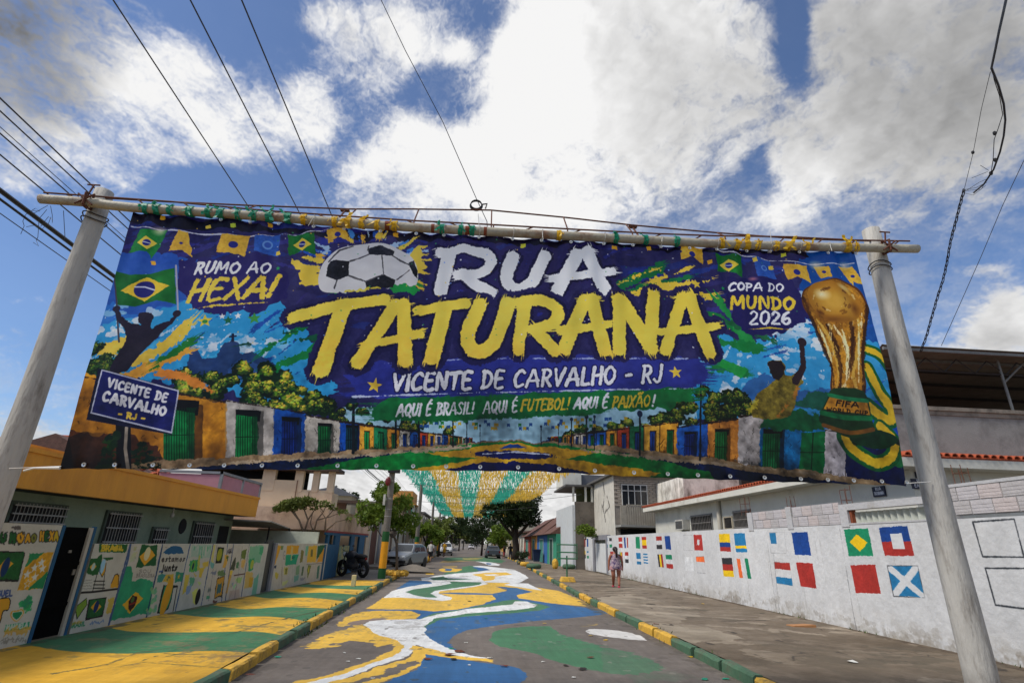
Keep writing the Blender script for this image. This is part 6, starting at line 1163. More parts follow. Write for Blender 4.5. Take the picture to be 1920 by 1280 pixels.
# white house behind the flag wall
XE, XW = 9.75, 10.3
yf, ze = wy(1205, 951, XE); yn, ze2 = wy(1690, 857, XE); ze = (ze+ze2)/2
t = thing('white_house', 'low white house with a red tiled eave behind the flag wall', 'house', (XW, (yf+yn)/2, 0))
yi = yn+.5
b = MB(); b.box((XW, yi, 0), (22, yf-.4, ze-.05)); b.build('wall', WCR, t)
b = MB(); b.box((XE, yn, ze-.22), (22.2, yf, ze-.02)); b.build('fascia', WCR, t)
tm = MB()
for i in range(7): pass
def tile_mesh():
    b = MB(); n = 6; L_ = .42
    for s_ in (1,):
        for i in range(n):
            a0 = math.pi*i/n; a1 = math.pi*(i+1)/n; r = .085
            P = [(0, r*math.cos(a0), r*math.sin(a0)), (0, r*math.cos(a1), r*math.sin(a1)), (L_, r*.85*math.cos(a1), .09+r*.85*math.sin(a1)), (L_, r*.85*math.cos(a0), .09+r*.85*math.sin(a0))]; b.face(P)
            r2 = r-.016; Q = [(0, r2*math.cos(a0), r2*math.sin(a0)), (0, r2*math.cos(a1), r2*math.sin(a1))]; b.face([P[1], P[0], Q[0], Q[1]]); b.face([Q[0], Q[1], (L_, r2*.85*math.cos(a1), .09+r2*.85*math.sin(a1)), (L_, r2*.85*math.cos(a0), .09+r2*.85*math.sin(a0))])
    return b.mesh('roof_tile', TILE)
tmesh = tile_mesh()
b = MB(); b.box((XE+.03, yn+.03, ze-.02), (22.2, yf, ze+.02)); b.face([(XE+.1, yn+.1, ze+.02), (22, yn+.1, ze+.02), (22, yn+1.35, ze+.34), (XE+1.3, yn+1.35, ze+.34)]); b.face([(XE+.1, yn+.1, ze+.02), (XE+1.3, yn+1.35, ze+.34), (XE+1.3, yf, ze+.34), (XE+.1, yf, ze+.02)]); b.build('roof_base', TILE, t)
def put_tile(x, y, rz, par, z):
    o = bpy.data.objects.new('roof_tile', tmesh); COL.objects.link(o); o.parent = par; q = par['_o']; o.location = (x-q[0], y-q[1], z-q[2]+random.uniform(-.006, .006)); o.rotation_euler = (0, 0, rz+random.uniform(-.03, .03))
y = yn+.15
while y < yf: put_tile(XE-.04, y, 0, t, ze+.02); y += .19
x = XE+.15
while x < 17.5: put_tile(x, yn-.04, math.pi/2, t, ze+.02); x += .19
for q in ((1298, 966, 1336, 994), (1378, 958, 1409, 989)): window_side(t, XW, *q, bars=13, bar_m=M('grille_grey', (120, 116, 112)))
window_side(t, XW, 1360, 970, 1374, 990, bars=0, frame_m=M('beige_frame', (170, 160, 140)))
yd, zd = wy(1349, 935, XW); b = MB(); b.tube([(XW-.09, yd, .3), (XW-.09, yd, zd-.1), (XW-.02, yd, zd+.05)], .09, 10); b.build('downpipe', M('pvc_pipe', (178, 172, 158), n=.1), t, smooth=True)
ya_, za_ = wy(1286, 984, XW); ac = thing('air_conditioner', 'small white air conditioner unit on the white house wall beside its first window', 'air conditioner', (XW, ya_, za_-.2)); b = MB(); b.box((XW-.34, ya_-.5, za_-.22), (XW-.02, ya_+.5, za_+.24)); b.build('casing', M('ac_white', (170, 168, 160)), ac); b = MB()
for i in range(7): b.box((XW-.352, ya_-.42, za_-.16+i*.05), (XW-.34, ya_+.42, za_-.13+i*.05))
b.build('louvre', GRD, ac)
# street name plates on the white house corner
NB = M('plate_navy', (26, 28, 52), rough=.4, n=.1, bump=0)
def plate(px0, py0, px1, py1, lines, label, X=None, Y=None):
    if Y is not None: A = PY(px0, py0, Y); B = PY(px1, py1, Y); O = (0, Y, 0); U = (1, 0, 0); u0, u1 = A[0], B[0]
    else: A = WX(px0, py0, X); B = WX(px1, py1, X); O = (X, 0, 0); U = (0, -1, 0); u0, u1 = -A[1], -B[1]
    z0, z1 = B[2], A[2]; cv = Canvas(O, U, (0, 0, 1), u0, u1, z0, z1, 500, 500, (24, 26, 52)); n = len(lines); h = (z1-z0)/(n+.3)
    for i, s_ in enumerate(lines):
        zt = z1-h*(i+.22); w = (u1-u0); m_ = .12 if len(s_) > 4 else .28; cv.text(s_, [(u0+w*m_, zt, 0), (u1-w*m_, zt, 0), (u1-w*m_, zt-h*.68, 0), (u0+w*m_, zt-h*.68, 0)], h*.13, (204, 206, 214), gap=.22)
    def q(u, z, d): return (u, Y-d, z) if Y is not None else (X-d, -u, z)
    b = MB(); P = [q(u0, z0, .03), q(u1, z0, .03), q(u1, z1, .03), q(u0, z1, .03)]; b.face(P, 0, [(0, 0), (1, 0), (1, 1), (0, 1)])
    B_ = [q(u0, z0, .0), q(u1, z0, .0), q(u1, z1, .0), q(u0, z1, .0)]; b.face(list(reversed(B_)), 1)
    for i in range(4): b.face([P[i], B_[i], B_[(i+1) % 4], P[(i+1) % 4]], 1)
    c0 = np.mean(P, axis=0); tag(b.build('street_sign', [imgM('sign_print', cv, rough=.4, n=.03, bump=0), NB], off=tuple(c0)), label, 'street sign')
plate(1706, 897, 1746, 917, ['RUA', 'EMBAU'], 'larger navy street name plate on the white house corner, beside the pole', Y=yi-.01)
plate(1714, 884, 1730, 896, ['RJ'], 'tiny navy plate just above the larger street name plate', Y=yi-.01)
plate(1636, 913, 1663, 929, ['RUA', 'TATURANA'], 'small navy street name plate on the side wall of the white house', X=XW-.01)
# upper storeys
XU = 11.6; yu, zu = wy(1280, 892, XU); zbk = wy(1219, 912, XU)
b = MB(); yb_ = wy(1219, 912, XU)[0]; b.box((XU, yu, ze), (20, yb_, zu)); b.build('upper_storey', WST, t)
YG = yn+1.35; zp = PY(1800, 772, YG)[2]; xg0 = PY(1665, 800, YG)[0]
t2 = thing('roof_terrace', 'grey walled roof terrace under a dark corrugated metal roof at the right', 'building', (14, YG, ze)); b = MB(); b.box((xg0-.3, YG, ze+.1), (24, YG+.2, zp)); b.build('parapet', GRC, t2)
b = MB(); b.box((xg0-.36, YG-.07, zp), (24, YG+.27, zp+.1)); b.box((xg0-.33, YG-.03, zp-.12), (24, YG, zp-.0)); b.build('coping', M('grimy_coping', (132, 124, 112), n=.2, dirt=(70, 66, 60), ds=2), t2)
zr0 = PY(1800, 655, YG-.3)[2]
b = MB(); xx = PY(1668, 700, YG)[0]-.25; zb2 = zr0
for i in range(60):
    y0, y1 = YG-.35+i*.17, YG-.35+(i+1)*.17; zz = zr0+.0; b.face([(xx, y0, zz), (26, y0, zz), (26, (y0+y1)/2, zz+.05), (xx, (y0+y1)/2, zz+.05)]); b.face([(xx, (y0+y1)/2, zz+.05), (26, (y0+y1)/2, zz+.05), (26, y1, zz), (xx, y1, zz)])
b.build('corrugated_roof', CORR, t2)
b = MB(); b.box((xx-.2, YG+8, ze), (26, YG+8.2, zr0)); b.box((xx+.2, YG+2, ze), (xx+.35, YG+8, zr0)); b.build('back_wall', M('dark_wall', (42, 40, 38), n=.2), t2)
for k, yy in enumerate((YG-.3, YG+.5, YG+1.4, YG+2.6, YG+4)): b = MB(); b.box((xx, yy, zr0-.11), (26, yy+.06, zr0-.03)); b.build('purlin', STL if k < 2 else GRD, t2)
for x in (PY(1897, 762, YG+.1)[0], PY(1897, 762, YG+.1)[0]+3.5):
    b = MB(); b.tube([(x, YG+.1, zp), (x, YG+.1, zr0-.1)], .035, 6); b.build('post', STL, t2); b = MB(); b.tube([(x, YG+.1, zp+(zr0-zp)*.55), (x+.8, YG+.1, zr0-.12)], .025, 5); b.build('brace', STL, t2)
b = MB(); z = zr0-.14
for k in range(10): x = xx+.6+k*.9; b.tube([(x, YG+.1, z), (x+.45, YG+.1, z-.38), (x+.9, YG+.1, z)], .018, 4)
b.tube([(xx, YG+.1, z-.38), (26, YG+.1, z-.38)], .02, 4); b.build('truss', GRD, t2)
yq, zq = wy(1500, 901, 11.3)

# two-storey brick house
X2 = 8.9; y2, z2 = wy(1150, 890, X2); y2b = wy(1108, 911, X2)[0]; xr2 = PY(1226, 930, y2)[0]
t = thing('two_storey_house', 'two storey house with a stained white side wall and grey brick front', 'house', (X2, y2, 0))
cv = Canvas((X2, 0, 0), (0, -1, 0), (0, 0, 1), -y2b-.5, -y2+.1, 0, z2+.3, 60, 60, (190, 186, 176)); cv.noise(5, 6)
for i in range(60): y = random.uniform(y2, y2b); z = random.uniform(1.5, z2); cv.stroke([(-y, z, 0), (-y+.02, z-random.uniform(.3, 1.6), 0)], random.uniform(.02, .1), (140, 134, 126), rough=.03, al=.35)
for P in ([(1131, 905), (1133, 925), (1131, 950), (1135, 975)], [(1138, 930), (1143, 950), (1135, 960)], [(1128, 945), (1132, 960)]): cv.stroke(P, .12, (60, 56, 54), rough=.07, rs=20, al=.7)
P = [(X2, y2b, 0), (X2, y2, 0), (X2, y2, z2), (X2, y2b, z2-.0)]
b = MB(); b.face(P, 1, [cv.uv(p) for p in P]); b.box((X2+.01, y2+.02, 0), (16, y2b, z2-.05), 2); b.build('wall', [WCR, imgM('stained_side', cv, bump=.2), M('grey_brick', (140, 132, 122), n=.2, ns=4, bump=.5)], t)
b = MB(); z = 2.3; k = 0
zb_s = PY(1180, 985, y2)[2]; zb_t = PY(1180, 950, y2)[2]
BRG = M('grey_house_brick', (158, 148, 136), n=.18, ns=4, bump=.5); bq = MB().box((-.19, -.02, -.05), (.19, .02, .05)).mesh('brick', BRG)
z = zb_t+.1; r = 0
while z < z2-.25:
    x = X2+.2+(.2 if r % 2 else 0)
    while x < xr2+1.5:
        o = bpy.data.objects.new('brick', bq); COL.objects.link(o); o.parent = t; o.location = (x-X2, -.005-random.random()*.012, z); x += .41
    z += .125; r += 1
x0w, x1w = PY(1166, 930, y2)[0], PY(1213, 930, y2)[0]; window_front(t, y2-.05, x0w, x1w, PY(1190, 949, y2)[2], PY(1190, 909, y2)[2], cols=4, rows=2)
b = MB(); b.box((X2-.3, y2-.5, z2-.02), (17, y2b+.3, z2+.12)); b.build('roof_slab', M('dark_slab', (86, 84, 82), n=.2), t)
b = MB(); b.box((X2+.0, y2-1.3, zb_s-.12), (xr2+3, y2, zb_s)); b.build('balcony_slab', GRC, t)
b = MB(); xx_ = X2+.4
while xx_ < xr2+2: b.box((xx_, y2-1.28, zb_s), (xx_+.1, y2-1.22, zb_t)); xx_ += .14
b.box((X2+.4, y2-1.3, zb_t), (xr2+2, y2-1.2, zb_t+.06)); b.box((X2+.02, y2-1.28, zb_s), (X2+.38, y2-1.2, zb_t)); b.build('balustrade', M('balustrade_grey', (146, 140, 128), n=.2), t)
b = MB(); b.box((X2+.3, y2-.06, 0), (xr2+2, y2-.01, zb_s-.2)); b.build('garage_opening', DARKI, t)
b = MB(); b.box((8.15, y2-.6, 1.9), (9.6, y2-.1, 2.3)); 
# concrete house with balcony
X3 = 7.3; y3, z3 = wy(1073, 946, X3); y3b, z3b = wy(1043, 958, X3); x3r = PY(1112, 950, y3)[0]
t = thing('concrete_house', 'unfinished concrete house with a covered balcony and a pale street front', 'house', (X3, y3, 0))
b = MB(); b.box((X3, y3, 0), (X3+.2, y3b, z3)); b.build('street_front', M('pale_blue_render', (186, 190, 192), n=.08, dirt=(170, 150, 120), ds=.9, dt=.66), t)
zt3 = PY(1090, 940, y3)[2]; b = MB(); b.box((X3+.2, y3+.02, 0), (x3r+.6, y3+.2, zt3)); b.build('concrete_wall', M('dark_concrete', (116, 108, 98), n=.3, ns=1.6, dirt=(72, 66, 60), ds=.8, dt=.5), t)
zc3 = PY(1090, 912, y3)[2]; b = MB(); b.box((X3-.5, y3-.2, zc3), (x3r+.3, y3b-2, zc3+.12)); b.build('canopy_roof', M('dark_slab', (86, 84, 82)), t)
for x in (X3+.1, X3+1.0, x3r-.05): b = MB(); b.box((x-.07, y3+.02, zt3), (x+.07, y3+.16, zc3)); b.build('column', WCR, t)
b = MB(); b.box((X3+.6, y3+1.5, zt3-.4), (x3r+.6, y3+1.7, zc3)); b.build('inner_wall', M('green_inner_wall', (92, 94, 60), n=.2), t)
zu3 = PY(1070, 884, y3+1)[2]; xa, xb = PY(1055, 900, y3+1)[0], PY(1090, 900, y3+1)[0]; b = MB(); b.box((xa, y3+1, zc3+.12), (xb, y3+4, zu3)); b.build('water_tank_room', WCR, t); b = MB(); b.box((xb, y3+1.2, zc3+.12), (x3r+1.6, y3+4, zu3-.15)); b.build('roof_screen', M('slate_sheet', (92, 94, 100), n=.15), t)
# low coloured houses further on
rows = [(1043, 1026, (52, 138, 110), 'teal', 1003), (1026, 1007, (50, 98, 160), 'blue', 1003), (1006, 996, (196, 138, 70), 'orange', 1001), (995, 983, (150, 60, 50), 'red', 1003)]
X4 = 6.95
for i, (pa, pb, col, nm, pt) in enumerate(rows):
    ya, zt = wy(pa, pt, X4); yb = wy(pb, pt, X4)[0]; zt = 2.5
    t = thing('small_house', 'low %s fronted house %s' % (nm, ['next to the pale house front', 'with a dark bin outside it', 'between the blue and the red fronts', 'with a teal gate, behind the big tree'][i]), 'house', (X4, ya, 0))
    b = MB(); b.box((X4, ya, 0), (X4+6, yb-.1, zt)); b.build('wall', M(nm+'_render', col, n=.14), t)
    b = MB(); zr = wy((pa+pb)/2, 972 if i < 2 else 985, X4+2.5)[1]; zr = max(zt+.6, min(zr, 5)); b.hexa([(X4-.5, ya, zt), (X4+6, ya, zt), (X4+6, yb, zt), (X4-.5, yb, zt), (X4+2.6, ya, zr), (X4+2.9, ya, zr), (X4+2.9, yb, zr), (X4+2.6, yb, zr)]); b.build('roof', M('brown_tiles', (96, 66, 56), n=.3, ns=8, bump=.6), t)
    b = MB(); m = (ya+yb)/2; w = (yb-ya)*.16; b.box((X4-.03, m-w, .15), (X4+.02, m+w, 2.1)); b.build('door', M('door_teal', (60, 120, 110)) if i else M('door_dark_green', (36, 66, 60)), t)
    b = MB(); b.box((X4-.05, m-w-.12, .15), (X4-.0, m-w, 2.2)); b.box((X4-.05, m+w, .15), (X4, m+w+.12, 2.2)); b.box((X4-.05, m-w, 2.1), (X4, m+w, 2.2)); b.build('door_frame', M('pale_trim', (170, 184, 176)), t)

# ------------------------------------------------------------------ houses, left side
XF, XH = -7.0, -7.65
yA, zA = wy(11, 909, XF); yB, zB = wy(479, 970, XF); zT = wy(480, 935, XF)[1]; zT1 = wy(60, 836, XF)[1]
zF0 = (zA+zB)/2
t = thing('green_house', 'green rendered house under a deep mustard yellow fascia, behind the mural wall', 'house', (XH, 12, 0))
MUS = M('mustard_fascia', (214, 146, 36), n=.1, ns=2, bump=.2, dirt=(190, 124, 34), ds=1.2, dt=.6, stretch=(1, 1, .3), rough=.6)
b = MB(); b.box((XF-.14, 3, zF0), (XF, yB, zT)); b.box((XF-2.2, yB-.14, zF0), (XF-.14, yB, zT)); b.build('fascia', MUS, t)
b = MB(); b.box((XF-.2, 3, zT), (XF+.03, yB+.03, zT+.07)); b.build('fascia_cap', MUS, t)
b = MB(); ym = wy(230, 880, XF)[0]; b.box((XF-.32, 3, zT+.07), (XF-.2, ym, zT1)); b.box((XF-.34, 3, zT1), (XF-.17, ym, zT1+.06)); b.build('raised_fascia', MUS, t)
b = MB(); b.box((XH-6, 3, zF0+.0), (XF-.14, yB-.14, zF0+.1)); b.build('eave_slab', M('dark_eave', (60, 66, 58)), t)
yE = wy(432, 1000, XH)[0]
b = MB(); b.box((XH-6, 3, 0), (XH, yE, zF0)); b.build('wall', M('green_render', (140, 154, 128), n=.12, ns=2, dirt=(112, 126, 104), ds=1, bump=.3), t)
for q, bars in (((13, 947, 116, 982), 15), ((192, 962, 254, 1017), 12), ((281, 991, 307, 1030), 6), ((357, 980, 394, 1030), 9)): window_side(t, XH, *q, face=1, bars=bars, bar_m=M('grille_pale', (170, 166, 156)), frame_m=M('dark_green_frame', (84, 94, 80)))
yo, zo = wy(342, 986, XH); b = MB(); b.lathe((XH, yo, zo), [(.0, .02), (.18, .02), (.2, .0)], 14, axis='x'); b.build('round_vent', DARKI, t)
yo = wy(416, 1010, XH)[0]; b = MB(); b.box((XH-.02, yo-.35, 0), (XH+.012, yo+.35, 1.9)); b.build('side_door', DARKI, t)
yo, zo = wy(318, 953, XH+.2); b = MB(); b.tube([(XH+.3, yo, zF0), (XH+.3, yo, zF0-.12)], .02, 6); b.ell((XH+.3, yo, zF0-.16), (.05, .05, .06)); b.build('bulb', WCR, t)
# brown tiled roofs behind it
zrg = WX(104, 812, -12.2)[2]; yrg = WX(104, 812, -12.2)[1]
t = thing('tiled_roof_house', 'old brown tiled roof rising behind the mustard fascia', 'house', (-12, 14, 0)); b = MB(); b.box((-16, yrg+.3, 0), (-9.6, 20.5, 2.6)); b.build('wall', WST, t); b = MB(); b.prism([(-9.0, 2.7), (-12.2, zrg), (-16.5, 2.7)], 'y', yrg, 20.8); o = b.build('roof', M('brown_tiles', (96, 66, 56)), t)
for i in range(150):
    f = random.random(); x = -9.0-3.2*f; z = 2.7+(zrg-2.7)*f; y = random.uniform(yrg+.3, 20.6); o = bpy.data.objects.new('roof_tile', tmesh); COL.objects.link(o); o.parent = t; q = t['_o']; o.location = (x-q[0]+.05, y-q[1], z-q[2]+.02); o.rotation_euler = (0, random.uniform(.2, .3), math.pi+random.uniform(-.2, .2))
# pink panelled tank enclosure
XP = -8.2; yp0, zp0 = wy(419, 884, XP); yp1 = wy(491, 906, XP)[0]; t = thing('pink_enclosure', 'pink panelled rooftop enclosure with a grey frame, above the mustard fascia', 'enclosure', (XP, yp0, 2.7))
for i in range(2):
    a = yp0+.1+(yp1-yp0-.1)*i/2; c2 = yp0+(yp1-yp0-.1)*(i+1)/2; b = MB(); b.box((XP-.05, a+.03, 2.75), (XP-.01, c2-.03, zp0-.1)); b.build('panel', M('pink_panel', (178, 126, 136), n=.08), t)
b = MB(); b.box((XP-2, yp0-.02, 2.75), (XP-.06, yp0+.02, zp0-.1)); b.build('panel', M('pink_panel', (178, 126, 136)), t)
b = MB(); 
for y in (yp0, (yp0+yp1)/2, yp1-.06): b.box((XP-.07, y-.03, 2.7), (XP+.02, y+.05, zp0))
b.box((XP-.08, yp0-.03, zp0-.08), (XP+.03, yp1, zp0)); b.box((XP-2, yp0-.05, zp0-.08), (XP-.08, yp0+.03, zp0)); b.build('frame', M('grey_frame', (128, 132, 136)), t)
# beige building with open top floor
Y5 = 24.2; t = thing('beige_building', 'beige building with an open pillared top floor, left of the leafy tree', 'building', (-7.4, Y5, 0)); BEI = M('beige_render', (204, 184, 156), n=.1, ns=1.2, dirt=(180, 150, 128), ds=.8, dt=.6, bump=.2)
def X5(px, py=940, Y=Y5): return PY(px, py, Y)[0]
def Z5_(py, px=560, Y=Y5): return PY(px, py, Y)[2]
xl, xr = X5(484)-3, X5(621); zfl = Z5_(899, 520); zro = Z5_(882); zlow = Z5_(922, 590)
b = MB(); b.box((xl, Y5, 0), (xr, Y5+1.1, zlow)); b.box((xl, Y5, zlow), (X5(561), Y5+.2, zfl)); b.build('wall', BEI, t)
for a, c2 in ((484, 508), (546, 562), (580, 592), (609, 621)): b = MB(); b.box((X5(a), Y5-.02, min(zfl, zlow)), (X5(c2), Y5+.22, zro)); b.build('pillar', BEI, t)
b = MB(); b.box((X5(562), Y5+.02, zlow), (X5(622), Y5+.18, zlow+.08)); b.build('sill', BEI, t); b = MB(); b.box((xl, Y5-.3, zro), (X5(630), Y5+.9, zro+.14)); b.build('roof', M('dark_brown_roof', (70, 56, 48), n=.2), t)
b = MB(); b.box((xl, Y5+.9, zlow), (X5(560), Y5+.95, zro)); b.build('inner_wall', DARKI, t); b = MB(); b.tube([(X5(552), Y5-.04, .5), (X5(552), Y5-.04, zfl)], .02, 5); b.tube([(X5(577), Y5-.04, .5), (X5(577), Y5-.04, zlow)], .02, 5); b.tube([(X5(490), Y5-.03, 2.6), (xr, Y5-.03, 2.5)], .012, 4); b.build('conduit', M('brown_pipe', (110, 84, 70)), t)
# lower beige wall above the blue posts
XB = -5.62; yb0 = wy(612, 990, XB)[0]; yb1 = wy(690, 1000, XB)[0]; zbb = wy(640, 996, XB)[1]; zbt = wy(640, 958, XB)[1]
t = thing('beige_house', 'low salmon beige house front resting on blue garage posts', 'house', (XB, yb0, 0)); b = MB(); b.box((XB-4, yb0, zbb), (XB, yb1, zbt)); b.box((XB-4, yb0-.1, 0), (XB-2.6, yb1, zbb)); b.build('wall', M('salmon_render', (200, 172, 148), n=.1, ns=1.5, dirt=(146, 116, 102), ds=1, bump=.2), t)
b = MB(); b.box((XB-.1, yb0, zbb-.07), (XB+.05, yb1, zbb)); b.build('red_band', M('red_trim', (140, 60, 56)), t)
BL2 = M('blue_post_paint', (34, 84, 118), n=.15, ns=4)
b = MB(); b.box((XB-.05, yb0, zbb-.17), (XB+.03, yb1, zbb-.075)); b.build('beam', BL2, t)
for a, c2 in ((609, 613), (624, 633), (654, 661), (670, 680)): ya = wy(a, 1040, XB)[0]; yb = wy(c2, 1040, XB)[0]; b = MB(); b.box((XB-.08, ya, PZ), (XB+.02, yb, zbb-.17)); b.build('post', BL2, t)
ya = wy(606, 1040, XB)[0]; yb = wy(630, 1040, XB)[0]; b = MB(); b.box((XB-.02, ya-.1, PZ), (XB+.04, yb, wy(615, 1020, XB)[1])); b.build('panel', BL2, t)
ya = wy(636, 1040, XB)[0]; yb = wy(655, 1040, XB)[0]; b = MB(); b.box((XB-.06, ya, PZ), (XB-.02, yb, 1.35)); b.build('gate_panel', M('painted_gate_green', (130, 146, 122), n=.4, ns=5, dirt=(190, 160, 60), ds=3, dt=.55), t)
q0, q1 = PY(614, 936, 31), PY(676, 943, 31); b = MB(); b.box((q0[0], 31, q1[2]), (q1[0], 33, q1[2]+.14)); b.build('upper_roof', M('dark_brown_roof', (70, 56, 48)), t)
b = MB(); b.box((q0[0], 31.6, zbt-.3), (q1[0]-.9, 31.8, q1[2])); b.build('roof_room', M('brown_inner', (96, 78, 68), n=.2), t)
b = MB(); b.box((q1[0]-.15, 31.2, zbt-.3), (q1[0]-.03, 31.3, q1[2])); b.build('column', M('brown_inner', (96, 78, 68), n=.2), t)
# pale green garden wall and carport
t = thing('carport', 'flat sheet carport roof on thin dark posts behind the mural wall', 'carport', (-7, 20, 0))
zc = PY(545, 990, 22.5)[2]; b = MB(); b.hexa([(-9.2, 18.2, zc+.14), (-6.2, 18.2, zc+.10), (PY(545, 990, 22.6)[0], 22.6, zc-.03), (-9.2, 22.6, zc), (-9.2, 18.2, zc+.18), (-6.2, 18.2, zc+.14), (PY(545, 990, 22.6)[0], 22.6, zc), (-9.2, 22.6, zc+.04)]); b.build('roof_sheet', M('pale_sheet', (150, 146, 138)), t)
for px in (503, 541): x = PY(px, 1000, 21.5 if px < 520 else 22.4); b = MB(); b.tube([(x[0], x[1], PZ), (x[0], x[1], zc)], .03, 6); b.build('post', GRD, t)
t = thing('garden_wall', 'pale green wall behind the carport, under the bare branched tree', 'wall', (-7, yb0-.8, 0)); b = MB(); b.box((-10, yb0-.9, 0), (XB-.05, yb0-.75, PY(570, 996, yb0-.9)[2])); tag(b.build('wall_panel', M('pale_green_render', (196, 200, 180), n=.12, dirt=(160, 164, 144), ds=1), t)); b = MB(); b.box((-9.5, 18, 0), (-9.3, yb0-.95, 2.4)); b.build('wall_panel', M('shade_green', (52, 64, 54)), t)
# arched door house
XA = -5.75; ya, yb = wy(684, 1030, XA)[0], wy(722, 1030, XA)[0]; zt = wy(700, 972, XA)[1]
t = thing('arched_door_house', 'cream house front with a tall arched wooden door', 'house', (XA, ya, 0)); b = MB(); b.box((XA-5, ya, 0), (XA, yb+2, zt)); b.build('wall', M('cream_render', (188, 172, 152), n=.08), t); b = MB(); b.box((XA-5.1, ya-.1, zt), (XA+.12, yb+2.1, zt+.1)); b.build('cornice', WCR, t)
d0, d1 = wy(690, 1040, XA)[0], wy(702, 1040, XA)[0]; zd = wy(696, 1005, XA)[1]; r = (d1-d0)/2; mid_ = (d0+d1)/2
b = MB(); b.prism([(d0, PZ), (d1, PZ)]+[(mid_+r*math.cos(a), zd+r*.8*math.sin(a)) for a in np.linspace(0, math.pi, 10)], 'x', XA+.0, XA+.03); b.build('door', M('brown_door', (88, 52, 40), n=.2), t)
b = MB()
for i in range(12):
    a0, a1 = math.pi*i/12, math.pi*(i+1)/12; P = lambda rr, a: (mid_+rr*math.cos(a), zd+rr*.8*math.sin(a)); q = [P(r, a0), P(r+.14, a0), P(r+.14, a1), P(r, a1)]; b.prism(q, 'x', XA, XA+.05)
b.box((XA, d0-.14, PZ), (XA+.05, d0, zd)); b.box((XA, d1, PZ), (XA+.05, d1+.14, zd)); b.build('door_surround', WCR, t)
b = MB(); y = wy(707, 1040, XA)[0]; b.box((XA, y-.3, PZ), (XA+.04, y+.3, 2.7)); b.build('panel', M('grey_frame', (128, 132, 136)), t)
b = MB(); b.box((XA, ya-.3, PZ-.02), (XA+1.2, yb, PZ+.14)); b.build('door_step', CONC, t)

# ------------------------------------------------------------------ the rest of the street, both sides
g = random.Random(5)
cols = [(150, 140, 120), (176, 168, 150), (140, 120, 100), (160, 152, 140), (120, 126, 116), (182, 150, 80), (150, 110, 90), (110, 130, 140), (190, 186, 176)]
def row_house(side, X, y0, y1, h, col, i, roofh=0):
    s_ = side; t = thing('house', '', 'house', (X, y0, 0)); m_ = M('far_render_%d' % (cols.index(col) if col in cols else 99), col, n=.14, ns=.8); b = MB(); xo = X+s_*7; b.box((min(X, xo), y0, 0), (max(X, xo), y1-.15, h)); b.build('wall', m_, t)
    if roofh: b = MB(); b.prism([(X-s_*.5, h), (X+s_*3.5, h+roofh), (X+s_*7.3, h)], 'y', y0-.2, y1); b.build('roof', M('brown_tiles', (96, 66, 56)), t)
    else: b = MB(); b.box((min(X-s_*.25, xo), y0-.1, h), (max(X-s_*.25, xo), y1-.1, h+.22)); b.build('parapet', M('roof_slab_grey', (112, 106, 98), n=.2), t)
    n = max(1, int((y1-y0)/3.2))
    for k in range(n):
        yy = y0+(y1-y0)*(k+.5)/n; b = MB(); b.box((X-s_*.03, yy-.5, 1.3 if k % 2 else PZ), (X+s_*.01, yy+.5, 2.35)); b.build('window' if k % 2 else 'door', GLS if k % 2 else M('far_door', (104, 84, 70), n=.3, ns=.5), t)
        if h > 4.5: window_front_y = MB(); window_front_y.box((X-s_*.03, yy-.6, 4.1), (X+s_*.01, yy+.6, 5.2)); window_front_y.build('window', GLS, t)
    b = MB(); x1 = X+s_*1.6; x2 = X+s_*3.2; b.box((min(x1, x2), y0-.03, 1.4), (max(x1, x2), y0+.01, 2.4)); b.build('window', GLS, t)
    return t
names = ['grey', 'cream', 'tan', 'beige', 'green grey', 'ochre', 'brick red', 'blue grey', 'white']
spec = [(-1, -5.9, 42, 54, 3.1, 8, 0, 'flat roofed pale house front just beyond the first leafy tree'), (-1, -6.2, 54, 66, 4.9, 2, 0, 'tan two storey house behind the parked silver car'), (-1, -6.4, 66, 80, 3.2, 5, 1.2, 'ochre house with a tiled roof farther along the left pavement'), (-1, -6.6, 80, 96, 5.4, 0, 0, 'grey two storey house along the left side of the street'), (-1, -6.8, 96, 118, 3.4, 3, 1.3, 'low beige house far along the left side'), (-1, -7, 118, 150, 5.6, 1, 0, 'cream block far along the left side'), (-1, -7.2, 150, 190, 4.2, 6, 1.5, 'farthest brick red house on the left side'),
        (1, 7.0, 68, 80, 3.0, 8, 1.0, 'white house front behind the trunk of the big tree'), (1, 7.1, 80, 94, 3.3, 5, 0, 'ochre yellow house front beyond the big tree'), (1, 7.2, 94, 112, 4.8, 1, 0, 'cream two storey house beyond the dark parked car'), (1, 7.4, 112, 140, 3.4, 5, 1.2, 'low ochre house far along the right side'), (1, 7.6, 140, 190, 5.2, 0, 0, 'farthest grey block on the right side')]
for s_, X, a, c2, h, ci, rh, lab in spec: row_house(s_, X, a, c2, h, cols[ci], 0, rh)['label'] = lab
t = thing('house', 'small grey house with a low roof far behind the beige building', 'house', (-9, 44, 0)); b = MB(); b.box((-12, 40, 0), (-8.4, 41.8, 4.5)); b.build('wall', M('far_render_0', cols[0]), t); b = MB(); b.prism([(-8.1, 4.5), (-9.6, 5.1), (-12.4, 4.5)], 'y', 39.6, 42); b.build('roof', M('slate_sheet', (92, 94, 100)), t)
t = thing('house', 'orange walled upper floor on columns beyond the leafy tree', 'house', (-8, 57, 0)); b = MB(); b.box((-9, 53.8, 4.9), (-5.2, 60, 5.0)); b.box((-8, 54.2, 5.0), (-5.6, 59, 6.2)); b.build('upper_floor', M('orange_render', (176, 116, 60)), t)
for y in (54, 57): b = MB(); b.box((-5.5, y, 0), (-5.3, y+.2, 4.9)); b.build('column', WCR, t)
